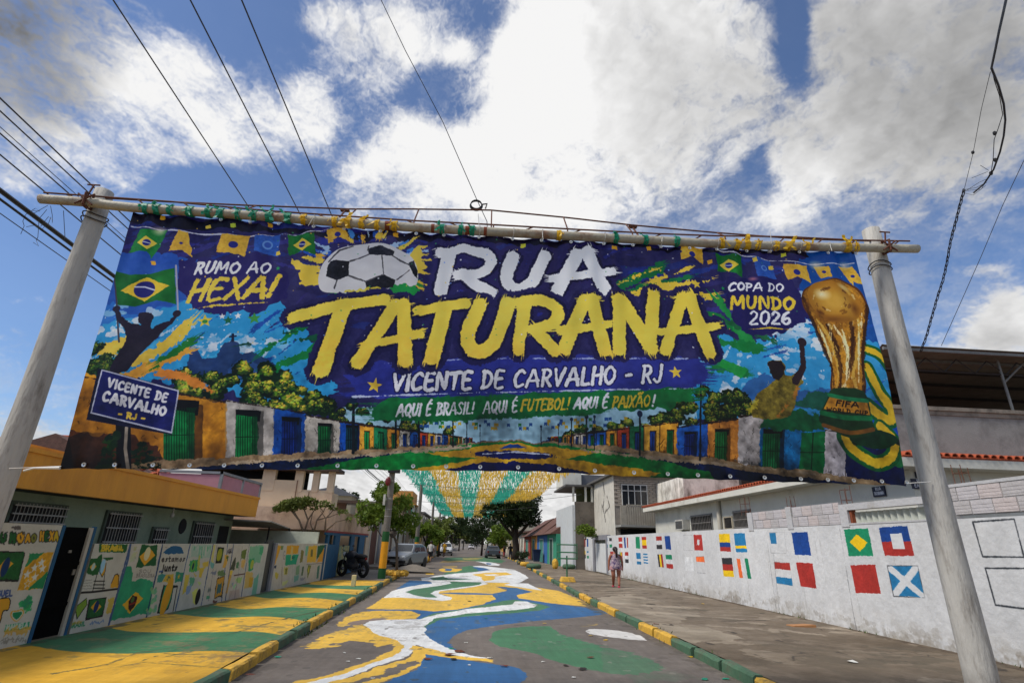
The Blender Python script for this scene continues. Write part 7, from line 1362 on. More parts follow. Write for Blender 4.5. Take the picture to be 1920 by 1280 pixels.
t = thing('apartment_block', 'hazy pale block closing the end of the street', 'building', (-1, 330, 0)); b = MB(); b.box((-9, 330, 0), (2, 345, 11)); b.box((2, 332, 0), (9, 345, 7)); b.build('wall', M('far_render_3', cols[3]), t)
for k in range(3):
    for j in range(5): b = MB(); b.box((-8+j*2, 329.93, 1.5+k*3), (-7+j*2, 330.02, 3+k*3)); b.build('window', GLS, t)

# ------------------------------------------------------------------ trees
def leafmat(nm, a, b_):
    m_ = M(nm, a, rough=.6, n=.35, ns=1.6, bump=0, dirt=b_, ds=.9, dt=.5, trans=.3, spec=.25); return m_
LF1 = leafmat('leaf_fresh', (112, 132, 44), (74, 100, 34)); LF2 = leafmat('leaf_dark', (50, 66, 34), (30, 44, 24)); LF3 = leafmat('leaf_olive', (120, 132, 62), (88, 98, 44)); BARK = M('bark', (92, 80, 68), n=.3, ns=9, bump=.8, bs=30); BARKD = M('bark_dark', (58, 48, 42), n=.3, ns=9, bump=.8, bs=20)
def crown(clusters, n, size, droop=0, seed=0, shell=.35):
    r = np.random.default_rng(seed); vol = np.array([c[1][0]*c[1][1]*c[1][2] for c in clusters]); cnt = np.maximum(8, (n*vol/vol.sum()).astype(int)); V = []; 
    for (c, rad_), k in zip(clusters, cnt):
        d = r.standard_normal((k, 3)); d /= np.linalg.norm(d, axis=1)[:, None]; q = (shell+(1-shell)*r.random(k)**.5)[:, None]*(1+.18*r.standard_normal((k, 1))*.6); P = np.array(c)+d*q*np.array(rad_)
        a = r.standard_normal((k, 3)); a[:, 2] = a[:, 2]*.6-droop; a /= np.linalg.norm(a, axis=1)[:, None]; b_ = np.cross(a, r.standard_normal((k, 3))); b_ /= np.linalg.norm(b_, axis=1)[:, None]
        s_ = size*(.6+.8*r.random((k, 1))); L_ = a*s_; Wd = b_*s_*.38
        V.append(np.stack([P-L_*.5, P+Wd*.5-L_*.05, P+L_*.55, P-Wd*.5-L_*.05], axis=1).reshape(-1, 3))
    return np.concatenate(V)
def tree(name, label, base, trunk, limbs, clusters, n, size, leaf, bark, r0=.12, droop=0, seed=1, group=None, cat='tree'):
    t = thing(name, label, cat, base, group=group); b = MB(); k = len(trunk); b.tube(trunk, [r0*(1-.45*i/(k-1)) for i in range(k)], 9)
    for P, r_ in limbs: b.tube(P, [r_*(1-.65*i/(len(P)-1)) for i in range(len(P))], 6)
    b.build('trunk', bark, t, smooth=True); V = crown(clusters, n, size, droop, seed); me = bpy.data.meshes.new('crown'); o_ = np.array(base); V = V-o_; nf = len(V)//4
    me.from_pydata(V.tolist(), [], (np.arange(nf*4).reshape(-1, 4)).tolist()); me.materials.append(leaf); me.update(); o = bpy.data.objects.new('crown', me); COL.objects.link(o); o.parent = t; o['_o'] = tuple(float(x) for x in base); return t
def rnd_clusters(c, R_, n, r, seed):
    g = random.Random(seed); out = []
    for i in range(n):
        while True:
            p = [g.uniform(-1, 1) for _ in range(3)]
            if sum(q*q for q in p) < 1: break
        s_ = g.uniform(.7, 1.2); out.append(([c[j]+p[j]*R_[j] for j in range(3)], (r*s_, r*s_, r*s_*.75)))
    return out
# leafy young tree by the painted pole
B = G(743, 1078, PZ); cx, cy, cz = PY(728, 950, B[1]); Rr = (1.25, 1.1, 1.05)
cl = rnd_clusters((cx, cy, cz+.05), Rr, 34, .36, 4)+[((cx-1.1, cy, cz-.5), (.4, .4, .4)), ((cx+1.2, cy, cz-.55), (.42, .4, .42)), ((cx+.8, cy, cz-.8), (.4, .4, .4)), ((cx-.6, cy, cz-.75), (.35, .3, .35))]
kn = PY(737, 1000, B[1])
tree('leafy_tree', 'young leafy tree with drooping bright leaves behind the painted utility pole', tuple(B), [tuple(B), (B[0]-.02, B[1], B[2]+.5), (B[0]-.12, B[1], 1.5), tuple(kn), (kn[0]-.05, B[1], kn[2]+.4), (cx+.1, cy, cz)],
     [([tuple(kn), (kn[0]-.5, cy+.1, kn[2]+.5), (cx-.9, cy, cz+.2)], .05), ([tuple(kn), (kn[0]+.3, cy, kn[2]+.5), (cx+.8, cy, cz)], .05), ([(kn[0], cy, kn[2]+.4), (cx, cy+.3, cz+.8)], .04), ([(kn[0], cy, kn[2]+.2), (cx-.3, cy-.3, cz+.6)], .04), ([PY(716, 1006, B[1]-.3), PY(703, 985, B[1]-.3), PY(696, 972, B[1]-.3)], .03)], cl, 5200, .20, LF1, BARK, .075, droop=.7, seed=3)
b = MB(); b.ell(tuple(kn), (.18, .18, .17), 10, 8, jit=.15); b.build('burl', M('grey_burl', (90, 82, 76), n=.3), [o for o in COL.objects if o.name.startswith('leafy_tree')][0])
# planter of yellow painted stones at its foot
t = thing('tree_planter', 'ring of rough yellow painted stones round the foot of the leafy tree', 'planter', tuple(B))
for k in range(9):
    a = k/9*2*math.pi; b = MB(); b.ell((B[0]+.42*math.cos(a), B[1]+.42*math.sin(a), B[2]+.1), (.17, .15, .14), 7, 5, jit=.12); b.build('stone', KY, t)
# frangipani over the pale wall
YT = yb0-.45; base = (-7.4, YT, .1); tp = lambda x, y: tuple(PY(x, y, YT))
lm = []; cls = []
cq = lambda P: [tp(412+x/3.294, 853+y/3.294) for x, y in P]
for P, r_ in [([(520, 480), (490, 400), (440, 340), (385, 305)], .045), ([(520, 480), (545, 400), (520, 330), (485, 285)], .045), ([(545, 400), (590, 330), (575, 280)], .03), ([(580, 475), (600, 400), (640, 350), (660, 300)], .04), ([(600, 400), (680, 380), (745, 355)], .03), ([(650, 470), (655, 390), (700, 340), (770, 345)], .04), ([(650, 470), (720, 410), (790, 395)], .035), ([(490, 400), (450, 330), (470, 290)], .025), ([(520, 330), (560, 300)], .022), ([(640, 350), (610, 310)], .022), ([(700, 340), (690, 300)], .02), ([(580, 475), (560, 420), (575, 350), (620, 300)], .03), ([(440, 340), (420, 300)], .02), ([(655, 390), (620, 340)], .02)]: lm.append((cq(P), r_))
for x, y, w, h in [(375, 325, .30, .16), (420, 300, .32, .18), (470, 290, .32, .18), (520, 285, .34, .18), (560, 285, .30, .16), (440, 325, .28, .14), (500, 310, .3, .15), (350, 335, .18, .12), (660, 300, .2, .14), (620, 305, .2, .12), (700, 320, .2, .12), (745, 350, .16, .1), (775, 345, .14, .1), (790, 395, .16, .1), (585, 320, .2, .12)]: cls.append((cq([(x, y)])[0], (w, w*.7, h)))
cls = cls
root_ = cq([(520, 480)])[0]
tree('frangipani_tree', 'small bare branched tree with leaf tufts rising over the pale green wall', base, [base, (-7.0, YT, 1), root_], lm, cls, 1700, .15, LF3, M('bark_pale', (112, 96, 80), n=.2, ns=9), .06, seed=5)
# big dark tree on the right pavement
Bt = (4.95, 60.0, PZ); c0 = PY(968, 955, 60)
cl = rnd_clusters((c0[0]+.1, 60, c0[2]+.2), (3.3, 2.6, 1.9), 46, .95, 9)
tree('spreading_tree', 'big dark spreading tree on the right pavement beyond the ribbon canopy', Bt, [Bt, (Bt[0]+.1, 60, 1.2), (Bt[0]-.05, 60, 2.6), (c0[0]-.1, 60, c0[2]-1)], [([(Bt[0], 60, 2.2), (3.4, 60, 3.8), (2.4, 60, 5.4)], .22), ([(Bt[0], 60, 2.2), (6.2, 60, 3.6), (7.8, 60, 5.2)], .22), ([(Bt[0], 60, 2.4), (5.4, 60.4, 4.4), (5.8, 61, 6.2)], .18), ([(Bt[0], 60, 2), (4.2, 59.6, 4), (3.8, 59, 6)], .16)], cl, 11000, .34, LF2, BARKD, .42, seed=11)
for (px, py, Y, R_, h, lab, lf, sd) in [(905, 985, 82, (3.2, 3, 2.4), .9, 'dark tree left of the big tree on the right side of the street', LF2, 21), (935, 1000, 74, (1.6, 1.6, 1.6), .6, 'lower bright green tree beside the big tree', LF1, 22), (915, 990, 110, (4, 3, 3), 1, 'broad tree farther along the right pavement', LF2, 23), (848, 985, 96, (2.6, 2.4, 2.2), .8, 'dark tree among the poles on the left side', LF2, 24), (825, 990, 70, (1.8, 1.8, 1.6), .6, 'round tree behind the pedestrian on the left pavement', LF3, 25), (801, 1000, 52, (1.3, 1.3, 1.2), .5, 'small street tree past the silver car', LF1, 26), (870, 995, 150, (4.5, 3, 3.5), 1, 'tall tree far down the left side', LF2, 27), (640, 930, 46, (1.3, 1.2, .9), .45, 'dark bush topped tree behind the beige building', LF2, 28), (862, 1000, 125, (2.5, 2, 2.2), .8, 'grey green tree far down the left pavement', LF3, 29), (895, 1004, 210, (6, 3, 3), 1.2, 'distant tree line crossing the end of the street', LF2, 30)]:
    c0 = PY(px, py, Y); bs = (c0[0], Y, PZ if abs(c0[0]) > 4 else 0); tree('street_tree', lab, bs, [bs, (c0[0]+.1, Y, c0[2]*.5), (c0[0], Y, c0[2])], [([(c0[0], Y, c0[2]*.6), (c0[0]+R_[0]*.5, Y, c0[2]+.4)], .1), ([(c0[0], Y, c0[2]*.6), (c0[0]-R_[0]*.5, Y, c0[2]+.4)], .1)], rnd_clusters(c0, R_, 20, h, sd), 2400, .2+Y*.0022, lf, BARKD, .16, seed=sd, group='trees along the street')
# shrubs
for (px, py, Y, R_, lab, lf, sd, z) in [(979, 1046, 50, (.55, .5, .75), 'dark conical shrub in front of the big tree', LF2, 41, None), (1098, 997, 35.5, (.55, .4, .4), 'bright green bush spilling over the flag wall by the concrete house', LF1, 42, 2.0)]:
    c0 = PY(px, py, Y); bs = (c0[0], Y, PZ if z is None else z); tree('shrub', lab, bs, [bs, (c0[0], Y, c0[2])], [], rnd_clusters(c0, R_, 12, .3, sd), 1100, .16, lf, BARK, .05, seed=sd, cat='shrub')

# ------------------------------------------------------------------ ribbon canopy over the street
r = np.random.default_rng(3); bandx = [-4.5, -2.6, -.9, .55, 2.1, 3.5, 6.1]; V = []; F = []; MI = []
def quad(P, mi): k = len(V); V.extend(P); F.append((k, k+1, k+2, k+3)); MI.append(mi)
Y = 21.0; row = 0
while Y < 94:
    sag = lambda x: 6.0-.25*math.cos((x-.8)/5.4*math.pi/2)+.10*math.sin(Y*.37)
    x = -4.5+r.uniform(0, .1)
    for a, c2 in ((-4.5, -1), (-1, 2.5), (2.5, 6.1)): quad([(a, Y, sag(a)), (c2, Y, sag(c2)), (c2, Y, sag(c2)+.012), (a, Y, sag(a)+.012)], 2)
    while x < 6.1:
        if Y < 46 and r.random() < (42-Y)/45: x += r.uniform(.08, .2); continue
        k = sum(1 for q in bandx if q <= x+.04*math.sin(Y*3+x))-1; k = max(0, min(5, k)); z = sag(x); l = r.uniform(.18, .34); w = r.uniform(.019, .037); a = r.uniform(-.9, .9); dx, dy = w*math.cos(a), w*math.sin(a); sx, sy = r.normal(0, .07), r.normal(0, .09)
        quad([(x-dx, Y-dy, z), (x+dx, Y+dy, z), (x+dx+sx*.5, Y+dy+sy*.5, z-l*.5), (x-dx+sx*.5, Y-dy+sy*.5, z-l*.5)], k % 2); dx2, dy2 = w*math.cos(a+.6), w*math.sin(a+.6)
        quad([(x-dx+sx*.5, Y-dy+sy*.5, z-l*.5), (x+dx+sx*.5, Y+dy+sy*.5, z-l*.5), (x+dx2+sx, Y+dy2+sy, z-l), (x-dx2+sx, Y-dy2+sy, z-l)], k % 2)
        x += r.uniform(.08, .13)
    Y += .7 if Y < 50 else .8
me = bpy.data.meshes.new('ribbon_canopy'); me.from_pydata(V, [], F); 
for m_ in (M('teal_ribbon', (62, 190, 158), rough=.5, n=.12, ns=3, trans=.45, bump=0), M('yellow_ribbon', (236, 194, 72), rough=.5, n=.12, ns=3, trans=.45, bump=0), M('pale_string', (200, 200, 194), bump=0)): me.materials.append(m_)
me.polygons.foreach_set('material_index', MI); me.update(); o = bpy.data.objects.new('ribbon_canopy', me); COL.objects.link(o); tag(o, 'canopy of hanging teal and yellow plastic ribbons strung over the street', 'ribbon canopy', kind='stuff')

# ------------------------------------------------------------------ utility poles and wires
UP = M('pole_concrete_dark', (112, 106, 98), n=.2, ns=5, bump=.5); PYEL = M('pole_yellow', (222, 152, 24), n=.08, ns=5); PGRN = M('pole_green', (28, 84, 40), n=.12, ns=5)
def upole(x, y, lab, h=8.6, r0=.17, near=False, z1=None):
    t = thing('utility_pole', lab, 'utility pole', (x, y, PZ), group='painted utility poles along the kerb'); zz = [PZ, PZ+.40, PZ+1.44, PZ+1.85]; rr_ = lambda z: r0-(z/h)*r0*.42
    for a, c2, m_ in ((PZ-.1, zz[1], PGRN), (zz[1], zz[2], PYEL), (zz[2], zz[3], PGRN), (zz[3], h, UP)): b = MB(); b.tube([(x, y, a), (x, y, c2)], [rr_(a), rr_(c2)], 16); b.build('shaft' if m_ is UP else 'painted_band', m_, t, smooth=False)
    b = MB(); b.box((x-1.05, y-.2, h-.45), (x+1.05, y-.1, h-.33)); b.build('crossarm', M('crossarm_wood', (86, 72, 60), n=.2), t)
    for dx in (-.85, .1, .7): b = MB(); b.tube([(x+dx, y-.15, h-.33), (x+dx, y-.15, h-.2)], [.04, .025], 8); b.build('insulator', M('porcelain', (120, 90, 74), rough=.3), t)
    if near:
        b = MB(); 
        for z in (2.6, 2.9, 3.3, 3.35, 4.1): b.tube([(x+rr_(z)*1.03*math.cos(a), y+rr_(z)*1.03*math.sin(a), z+.01*math.sin(a)) for a in np.linspace(0, 6.28, 14)], .012, 4)
        b.build('straps', GRILL, t); b = MB(); b.box((x-.25, y-.2, 3.05), (x-.16, y-.08, 3.5)); b.build('meter_tube', WCR, t); b = MB(); b.ell((x-.12, y-.2, 4.05), (.12, .08, .2)); b.build('red_lamp', M('red_box', (110, 28, 30), rough=.4), t)
        b = MB(); b.cbox((x+.1, y-.2, 4.6), (.5, .3, .35)); b.build('junction_box', M('black_box', (34, 34, 36)), t)
    return t
upole(-3.54, 24.67, 'thick utility pole painted green, yellow and green at the end of the painted waves', near=True, r0=.165)
for i, y in enumerate((44, 63, 82, 102, 126, 155)): upole(KL(y)-.35, y, ['second painted utility pole, beyond the silver car', 'third painted utility pole, by the standing pedestrian', 'fourth painted utility pole on the left kerb', 'fifth painted utility pole on the left kerb', 'sixth painted utility pole far down the left kerb', 'last painted utility pole at the far end of the street'][i])
for i, y in enumerate((90, 128)): upole(KR(y)+.5, y, ['slim utility pole on the right kerb behind the dark car', 'far utility pole on the right kerb'][i], r0=.13)
CABLE = M('black_cable', (28, 27, 28), rough=.5, bump=0); WIRE = M('grey_wire', (52, 52, 56), rough=.5, bump=0)
def anchor(px, py, Z=None, X=None):
    rr_ = ray(px, py)
    if X is None: return rr_[0]/rr_[2]*(Z-1.6), Z
    return X, 1.6+rr_[2]/rr_[0]*X
def street_wire(x, z, r_, lab, m_=None, tw=0, grp='wires running along the left side of the street'):
    poles = [-14, 24.67, 44, 63, 82, 102, 126, 155]; P = []; rad_ = []
    for i in range(len(poles)-1):
        a, c2 = poles[i], poles[i+1]; n = 26 if i == 0 else 6; sg = .12 if i == 0 else .2
        for j in range(n): f = j/n; y = a+(c2-a)*f; P.append((x+(KL(max(y, 0))-KL(24.67))*(1 if y > 24.67 else 0), y, z+.12-sg*4*f*(1-f)+(0 if i else -.0)))
    b = MB(); b.tube(P, r_, 5, cap=False); tag(b.build('wire', m_ or WIRE, off=tuple(P[0])), lab, 'wire', grp)
for i, (px, py) in enumerate(((475, 400), (560, 395), (625, 410))): x, z = anchor(px, py, Z=8.25); street_wire(x, z-.02, .011, ['left', 'middle', 'right'][i]+'most of the three thin power wires crossing the sky above the banner')
labs = ['highest wire of the bundle passing the left concrete pole top', 'second wire from the top of the left bundle', 'third wire from the top of the left bundle', 'fourth wire from the top of the left bundle', 'lowest thin wire of the upper left bundle']
for i, (px, py, r_) in enumerate(((0, 184, .010), (0, 208, .009), (0, 238, .005), (0, 250, .009), (0, 290, .009))): x, z = anchor(px, py, X=-5.5-.03*i); street_wire(x, z, r_, labs[i])
x, z = anchor(0, 357, X=-5.6); b = None
street_wire(x, z, .03, 'thick black cable bundle passing behind the left concrete pole', CABLE); street_wire(x-.05, z-.06, .016, 'thinner black cable hugging the underside of the thick bundle', CABLE)
x, z = anchor(0, 400, X=-5.65); street_wire(x, z, .006, 'lone thin wire below the thick cable bundle at the left')
# loose wires on the left pole
g = random.Random(9); b = MB(); o_ = PY(118, 390, BY+.1)
for k in range(4):
    P = [PY(95+g.uniform(-35, 25), 385+g.uniform(-5, 30), BY+.1)]
    for j in range(6): P.append(P[-1]+np.array([g.uniform(-.10, .13), g.uniform(-.03, .03), g.uniform(-.13, .06)]))
    b.tube([tuple(q) for q in P], .0035, 4)
b.tube([PY(90, 385, BY), PY(60, 402, BY)], .004, 4); b.tube([PY(119, 395, BY), PY(121, 430, BY), PY(122, 448, BY)], .004, 4)
tag(b.build('loose_wires', WIRE, off=tuple(o_)), 'tangle of thin loose wires hanging from the left end of the pipe', 'wire')
# single wire from above down to the coil
b = MB(); P = [PY(px, py, Yv) for px, py, Yv in ((700, -30, 5.2), (760, 95, 5.5), (830, 228, 5.9), (893, 372, 6.3), (913, 415, 6.3), (916, 470, 6.4))]; b.tube([tuple(p) for p in P], .0055, 5); tag(b.build('wire', WIRE, off=tuple(P[0])), 'single wire slanting down across the sky to the wire coil', 'wire')
# right-hand service drop: twisted bundle
def lerpY(py): return 4.2+(max(-40, py)+40)/700*8.2
pts = [(1893, -30), (1882, 20), (1873, 60), (1866, 95), (1859, 128), (1872, 160), (1882, 195), (1885, 225), (1882, 255), (1875, 285), (1863, 318), (1845, 345), (1825, 362)]
def P3(L_): return [tuple(PY(a, c2, lerpY(c2))) for a, c2 in L_]
b = MB(); b.tube(P3(pts), .018, 6); b.tube(P3([(1860, 128), (1864, 150), (1874, 180), (1880, 215), (1872, 240), (1864, 262), (1862, 300), (1858, 325)]), .007, 5)
for (x_, y_) in ((1865, 250), (1866, 300), (1858, 325)): b.ell(tuple(PY(x_, y_, lerpY(y_))), (.035, .035, .05), 7, 5)
for q in ([(1805, 358), (1840, 355), (1858, 322)], [(1808, 360), (1836, 342), (1852, 335)], [(1808, 362), (1825, 366), (1848, 348)], [(1822, 334), (1852, 322)], [(1838, 310), (1854, 320)], [(1806, 356), (1830, 352), (1850, 342)]): b.tube(P3(q), .005, 4)
b.tube(P3([(1857, 135), (1840, 205), (1825, 285), (1808, 355)]), .005, 4); b.ell(tuple(PY(1824, 286, lerpY(286))), (.03, .03, .04), 7, 5)
lo = [(1808, 355), (1800, 385), (1791, 420), (1782, 455), (1776, 490), (1768, 525), (1757, 560), (1747, 595), (1737, 630), (1726, 660)]
for ph in (0, 2.1, 4.2):
    Q = []; S_ = smooth(lo, 10, False)
    for k, (a, c2) in enumerate(S_): p = PY(a, c2, lerpY(c2)); Q.append((p[0]+.026*math.cos(k*.45+ph), p[1], p[2]+.022*math.sin(k*.45+ph)))
    b.tube(Q, .011, 4)
tag(b.build('service_cable', CABLE, off=tuple(PY(1810, 355, lerpY(355)))), 'twisted black service cable with a frayed splice sagging down at the right', 'cable')
b = MB(); P = P3([(1960, 225), (1918, 305), (1880, 385), (1840, 480), (1800, 570), (1765, 648)]); b.tube(P, .007, 5); tag(b.build('wire', WIRE, off=P[0]), 'thin straight wire at the far right of the sky', 'wire')
# thin lines across the street beyond
g = random.Random(2)
for i, (y, z) in enumerate(((34, 4.9), (40, 4.3), (47, 5.4), (56, 4.6), (66, 5.2))):
    b = MB(); P = [(KL(y)-.4+(11.4*f), y+g.uniform(-2, 2)*0+3*f*(-1)**i, z-.5*4*f*(1-f)*.6+.6*f) for f in np.linspace(0, 1, 10)]; b.tube(P, .012, 4); tag(b.build('wire', WIRE, off=P[0]), ['nearest', 'second nearest', 'middle', 'fourth', 'farthest'][i]+' of the thin wires spanning the street between house fronts', 'wire', 'house wires spanning the street')

# ------------------------------------------------------------------ cars
RUB = M('tyre', (26, 26, 27), rough=.9, n=.1); RIM = M('rim', (120, 122, 124), rough=.35, metal=.7, bump=0); LAMP = M('headlamp', (190, 196, 200), rough=.1, bump=0, spec=.8); PLAST = M('black_plastic', (30, 30, 32), rough=.6, bump=0); TAIL = M('tail_lamp', (120, 20, 18), rough=.2, bump=0)
def make_car(name, label, col, s=1.0, sedan=False, key='car', front=True):
    t = thing(name, label, 'car', (0, 0, 0), local=True); cm = M(key+'_paint', col, rough=.28, n=.05, bump=0, spec=.6)
    R1 = 1.72 if not sedan else 1.35; e = 1.9 if not sedan else 2.15
    st = [(-1.92, .36, .58, .62), (-1.88, .26, .66, .74), (-1.7, .2, .76, .81), (-1.2, .2, .86, .83), (-.8, .2, .93, .84), (.2, .2, .95, .84), (1.2, .2, .96, .83), (e-.2, .22, .97, .80), (e-.04, .28, .94, .76), (e, .4, .86, .68)]
    ring = lambda y, zb, zt, hw: [(-hw*.9, y, zb), (-hw, y, zb+.12), (-hw*1.01, y, (zb+zt)/2+.05), (-hw*.97, y, zt-.08), (-hw*.86, y, zt), (0, y, zt+.025), (hw*.86, y, zt), (hw*.97, y, zt-.08), (hw*1.01, y, (zb+zt)/2+.05), (hw, y, zb+.12), (hw*.9, y, zb)]
    b = MB(); rs = [ring(*q) for q in st]; n = 11
    for a, c2 in zip(rs, rs[1:]):
        for j in range(n): b.face([a[j], c2[j], c2[(j+1) % n], a[(j+1) % n]])
    b.face(rs[0]); b.face(list(reversed(rs[-1]))); b.build('body', cm, t, smooth=True)
    f0, f1, r1, r0 = -.88, -.22, (1.28 if not sedan else .9), R1; zt = 1.42; zb = .92; wb, wt = .75, .575
    b = MB(); lay = [(zb, f0, r0, wb), (zb+.30, f0+.40, r0-.1*(1 if not sedan else 3), wb-.07), (zt-.06, f1-.06, r1+.08, wt+.02), (zt, f1+.14, r1-.1, wt-.08)]
    for (z0, a0, c0, w0), (z1, a1, c1, w1) in zip(lay, lay[1:]):
        b.face([(-w0, a0, z0), (w0, a0, z0), (w1, a1, z1), (-w1, a1, z1)]); b.face([(w0, c0, z0), (-w0, c0, z0), (-w1, c1, z1), (w1, c1, z1)]); b.face([(w0, a0, z0), (w0, c0, z0), (w1, c1, z1), (w1, a1, z1)]); b.face([(-w0, c0, z0), (-w0, a0, z0), (-w1, a1, z1), (-w1, c1, z1)])
    z1, a1, c1, w1 = lay[-1]; b.face([(-w1, a1, z1), (w1, a1, z1), (w1, c1, z1), (-w1, c1, z1)]); b.build('cabin', cm, t)
    def L_(z): # interpolate cabin outline
        zs = [q[0] for q in lay]; return [float(np.interp(z, zs, [q[k] for q in lay])) for k in (1, 2, 3)]
    za, zc = zb+.05, zt-.07
    def strip_(m_, nm, fn): 
        b = MB(); Z = [za, zb+.30, zc]
        for p, q in zip(Z, Z[1:]): b.face(fn(p, q))
        b.build(nm, m_, t)
    strip_(GLS, 'windscreen', lambda p, q: [(-L_(p)[2]+.06, L_(p)[0]-.012, p), (L_(p)[2]-.06, L_(p)[0]-.012, p), (L_(q)[2]-.06, L_(q)[0]-.012, q), (-L_(q)[2]+.06, L_(q)[0]-.012, q)])
    strip_(GLS, 'rear_window', lambda p, q: [(L_(p)[2]-.08, L_(p)[1]+.012, p), (-L_(p)[2]+.08, L_(p)[1]+.012, p), (-L_(q)[2]+.08, L_(q)[1]+.012, q), (L_(q)[2]-.08, L_(q)[1]+.012, q)])
    for s_ in (-1, 1):
        for a, c2 in ((0.12, .5), (.54, .86)): strip_(GLS, 'side_window', lambda p, q: [(s_*(L_(z)[2]+.008), L_(z)[0]+(L_(z)[1]-L_(z)[0])*f, z) for z, f in ((p, a), (p, c2), (q, c2), (q, a))])
        for y in (-1.22, 1.22 if not sedan else 1.3):
            b = MB(); b.lathe((s_*.74, y, .29), [(.16, -.09), (.285, -.085), (.30, -.05), (.30, .05), (.285, .085), (.16, .09)], 20, axis='x'); w = b.build('wheel', RUB, t, smooth=True)
            b = MB(); b.lathe((s_*.74, y, .29), [(.0, s_*.06), (.05, s_*.075), (.16, s_*.06), (.175, s_*.09)], 12, axis='x'); b.build('rim', RIM, w)
            b = MB(); b.lathe((s_*.838, y, .30), [(.0, 0), (.345, 0)], 20, axis='x'); b.build('wheel_arch', PLAST, t)
        b = MB(); b.ell((s_*.60, -1.84, .64), (.15, .06, .08), 10, 6); b.build('headlight', LAMP, t, smooth=True); b = MB(); b.box((s_*.60, e-.06, .62), (s_*.76, e+.01, .84)); b.build('tail_light', TAIL, t); b = MB(); b.ell((s_*.92, -.55, .98), (.1, .06, .07), 8, 5); b.build('mirror', PLAST, t, smooth=True)
    b = MB(); b.box((-.78, -1.97, .3), (.78, -1.86, .46)); b.build('bumper', PLAST, t, bevel=.02); b = MB(); b.box((-.36, -1.935, .53), (.36, -1.89, .66)); b.build('radiator_grille', PLAST, t); b = MB(); b.box((-.74, e-.03, .3), (.74, e+.06, .46)); b.build('bumper', PLAST, t, bevel=.02); b = MB(); b.box((-.2, -1.985, .36), (.2, -1.97, .46)); b.box((-.2, e+.06, .36), (.2, e+.075, .46)); b.build('number_plate', M('plate_grey', (150, 150, 150)), t)
    return t
c = make_car('parked_car', 'silver hatchback parked half on the left pavement behind a sand heap', (128, 132, 136), key='silver'); c.location = (*G(768, 1066, .08)[:2], .08); c.rotation_euler = (0, 0, rad(14)); k = G(768, 1066, .08); c.location = (-3.95, 37.5, .06); c.rotation_euler = (0, 0, rad(-17))
c = make_car('parked_car', 'white van like car facing us far down the left kerb', (196, 198, 202), key='white'); c.location = (-2.95, 78, 0); c.rotation_euler = (0, 0, rad(2)); c.scale = (1.02, 1, 1.12)
c = make_car('parked_car', 'dark saloon parked at the right kerb seen from behind', (74, 82, 94), key='bluegrey', sedan=True); c.location = (3.0, 70, 0); c.rotation_euler = (0, 0, rad(182))
c = make_car('parked_car', 'tiny pale car far away in the middle of the street', (180, 176, 180), key='pale'); c.location = (.9, 160, 0)
# sand heap
b = MB(); n = 26; g = random.Random(4); S0 = G(775, 1068, PZ)
for ring_ in range(7):
    for j in range(n): a = 2*math.pi*j/n; rr_ = 1.25*(1-ring_/6.5); b.v.append((S0[0]+rr_*math.cos(a)*(1+g.uniform(-.07, .07)), S0[1]+rr_*.7*math.sin(a), PZ-.02+.3*(ring_/6)**.8+g.uniform(-.015, .015)))
for ring_ in range(6):
    for j in range(n): b.f.append((ring_*n+j, ring_*n+(j+1) % n, (ring_+1)*n+(j+1) % n, (ring_+1)*n+j)); b.mi.append(0); b.uv.append(None)
b.face([b.v[6*n+j] for j in range(n)]); tag(b.build('sand_heap', M('sand', (118, 110, 100), n=.15, ns=8, bump=.5), off=tuple(S0), smooth=True), 'low heap of building sand in front of the silver hatchback', 'sand heap')

# ------------------------------------------------------------------ motorcycle
Bm = G(655, 1081, PZ); mt = thing('motorcycle', 'black motorcycle parked on its stand in front of the blue garage posts', 'motorcycle', (Bm[0]+.1, Bm[1], PZ), rz=rad(-38), local=True)
MBL = M('moto_black', (44, 46, 52), rough=.35, n=.2, bump=0); CHR = M('moto_steel', (110, 110, 112), rough=.3, metal=.8, bump=0)
for x in (-.68, .66):
    b = MB(); b.lathe((x, 0, .31), [(.19, -.05), (.28, -.07), (.32, 0), (.28, .07), (.19, .05)], 28, axis='y'); w = b.build('wheel', RUB, mt, smooth=True); b = MB()
    for k in range(10): a = k*math.pi/5; b.tube([(x, 0, .31), (x+.245*math.cos(a), 0, .31+.245*math.sin(a))], .008, 4)
    b.lathe((x, 0, .31), [(.225, -.03), (.245, -.03), (.245, .03), (.225, .03)], 24, axis='y'); b.lathe((x, 0, .31), [(0, -.06), (.06, -.06), (.06, .06), (0, .06)], 12, axis='y'); b.build('rim', CHR, w)
b = MB(); 
for s_ in (-.09, .09): b.tube([(-.68, s_, .31), (-.52, s_, .72), (-.42, s_, .98)], [.022, .026, .028], 8)
b.build('fork', CHR, mt); b = MB(); b.tube([(-.40, -.36, 1.08), (-.44, -.16, 1.02), (-.44, .16, 1.02), (-.40, .36, 1.08)], .014, 6); b.build('handlebar', MBL, mt)
for s_ in (-1, 1): b = MB(); b.tube([(-.42, s_*.24, 1.04), (-.44, s_*.27, 1.18)], .006, 4); b.ell((-.45, s_*.28, 1.23), (.015, .07, .045)); b.build('mirror', MBL, mt)
b = MB(); b.ell((-.62, 0, .88), (.08, .1, .1)); b.build('headlight', LAMP, mt, smooth=True); b = MB(); b.ell((-.14, 0, .84), (.36, .20, .19), 14, 8); b.build('fuel_tank', MBL, mt, smooth=True)
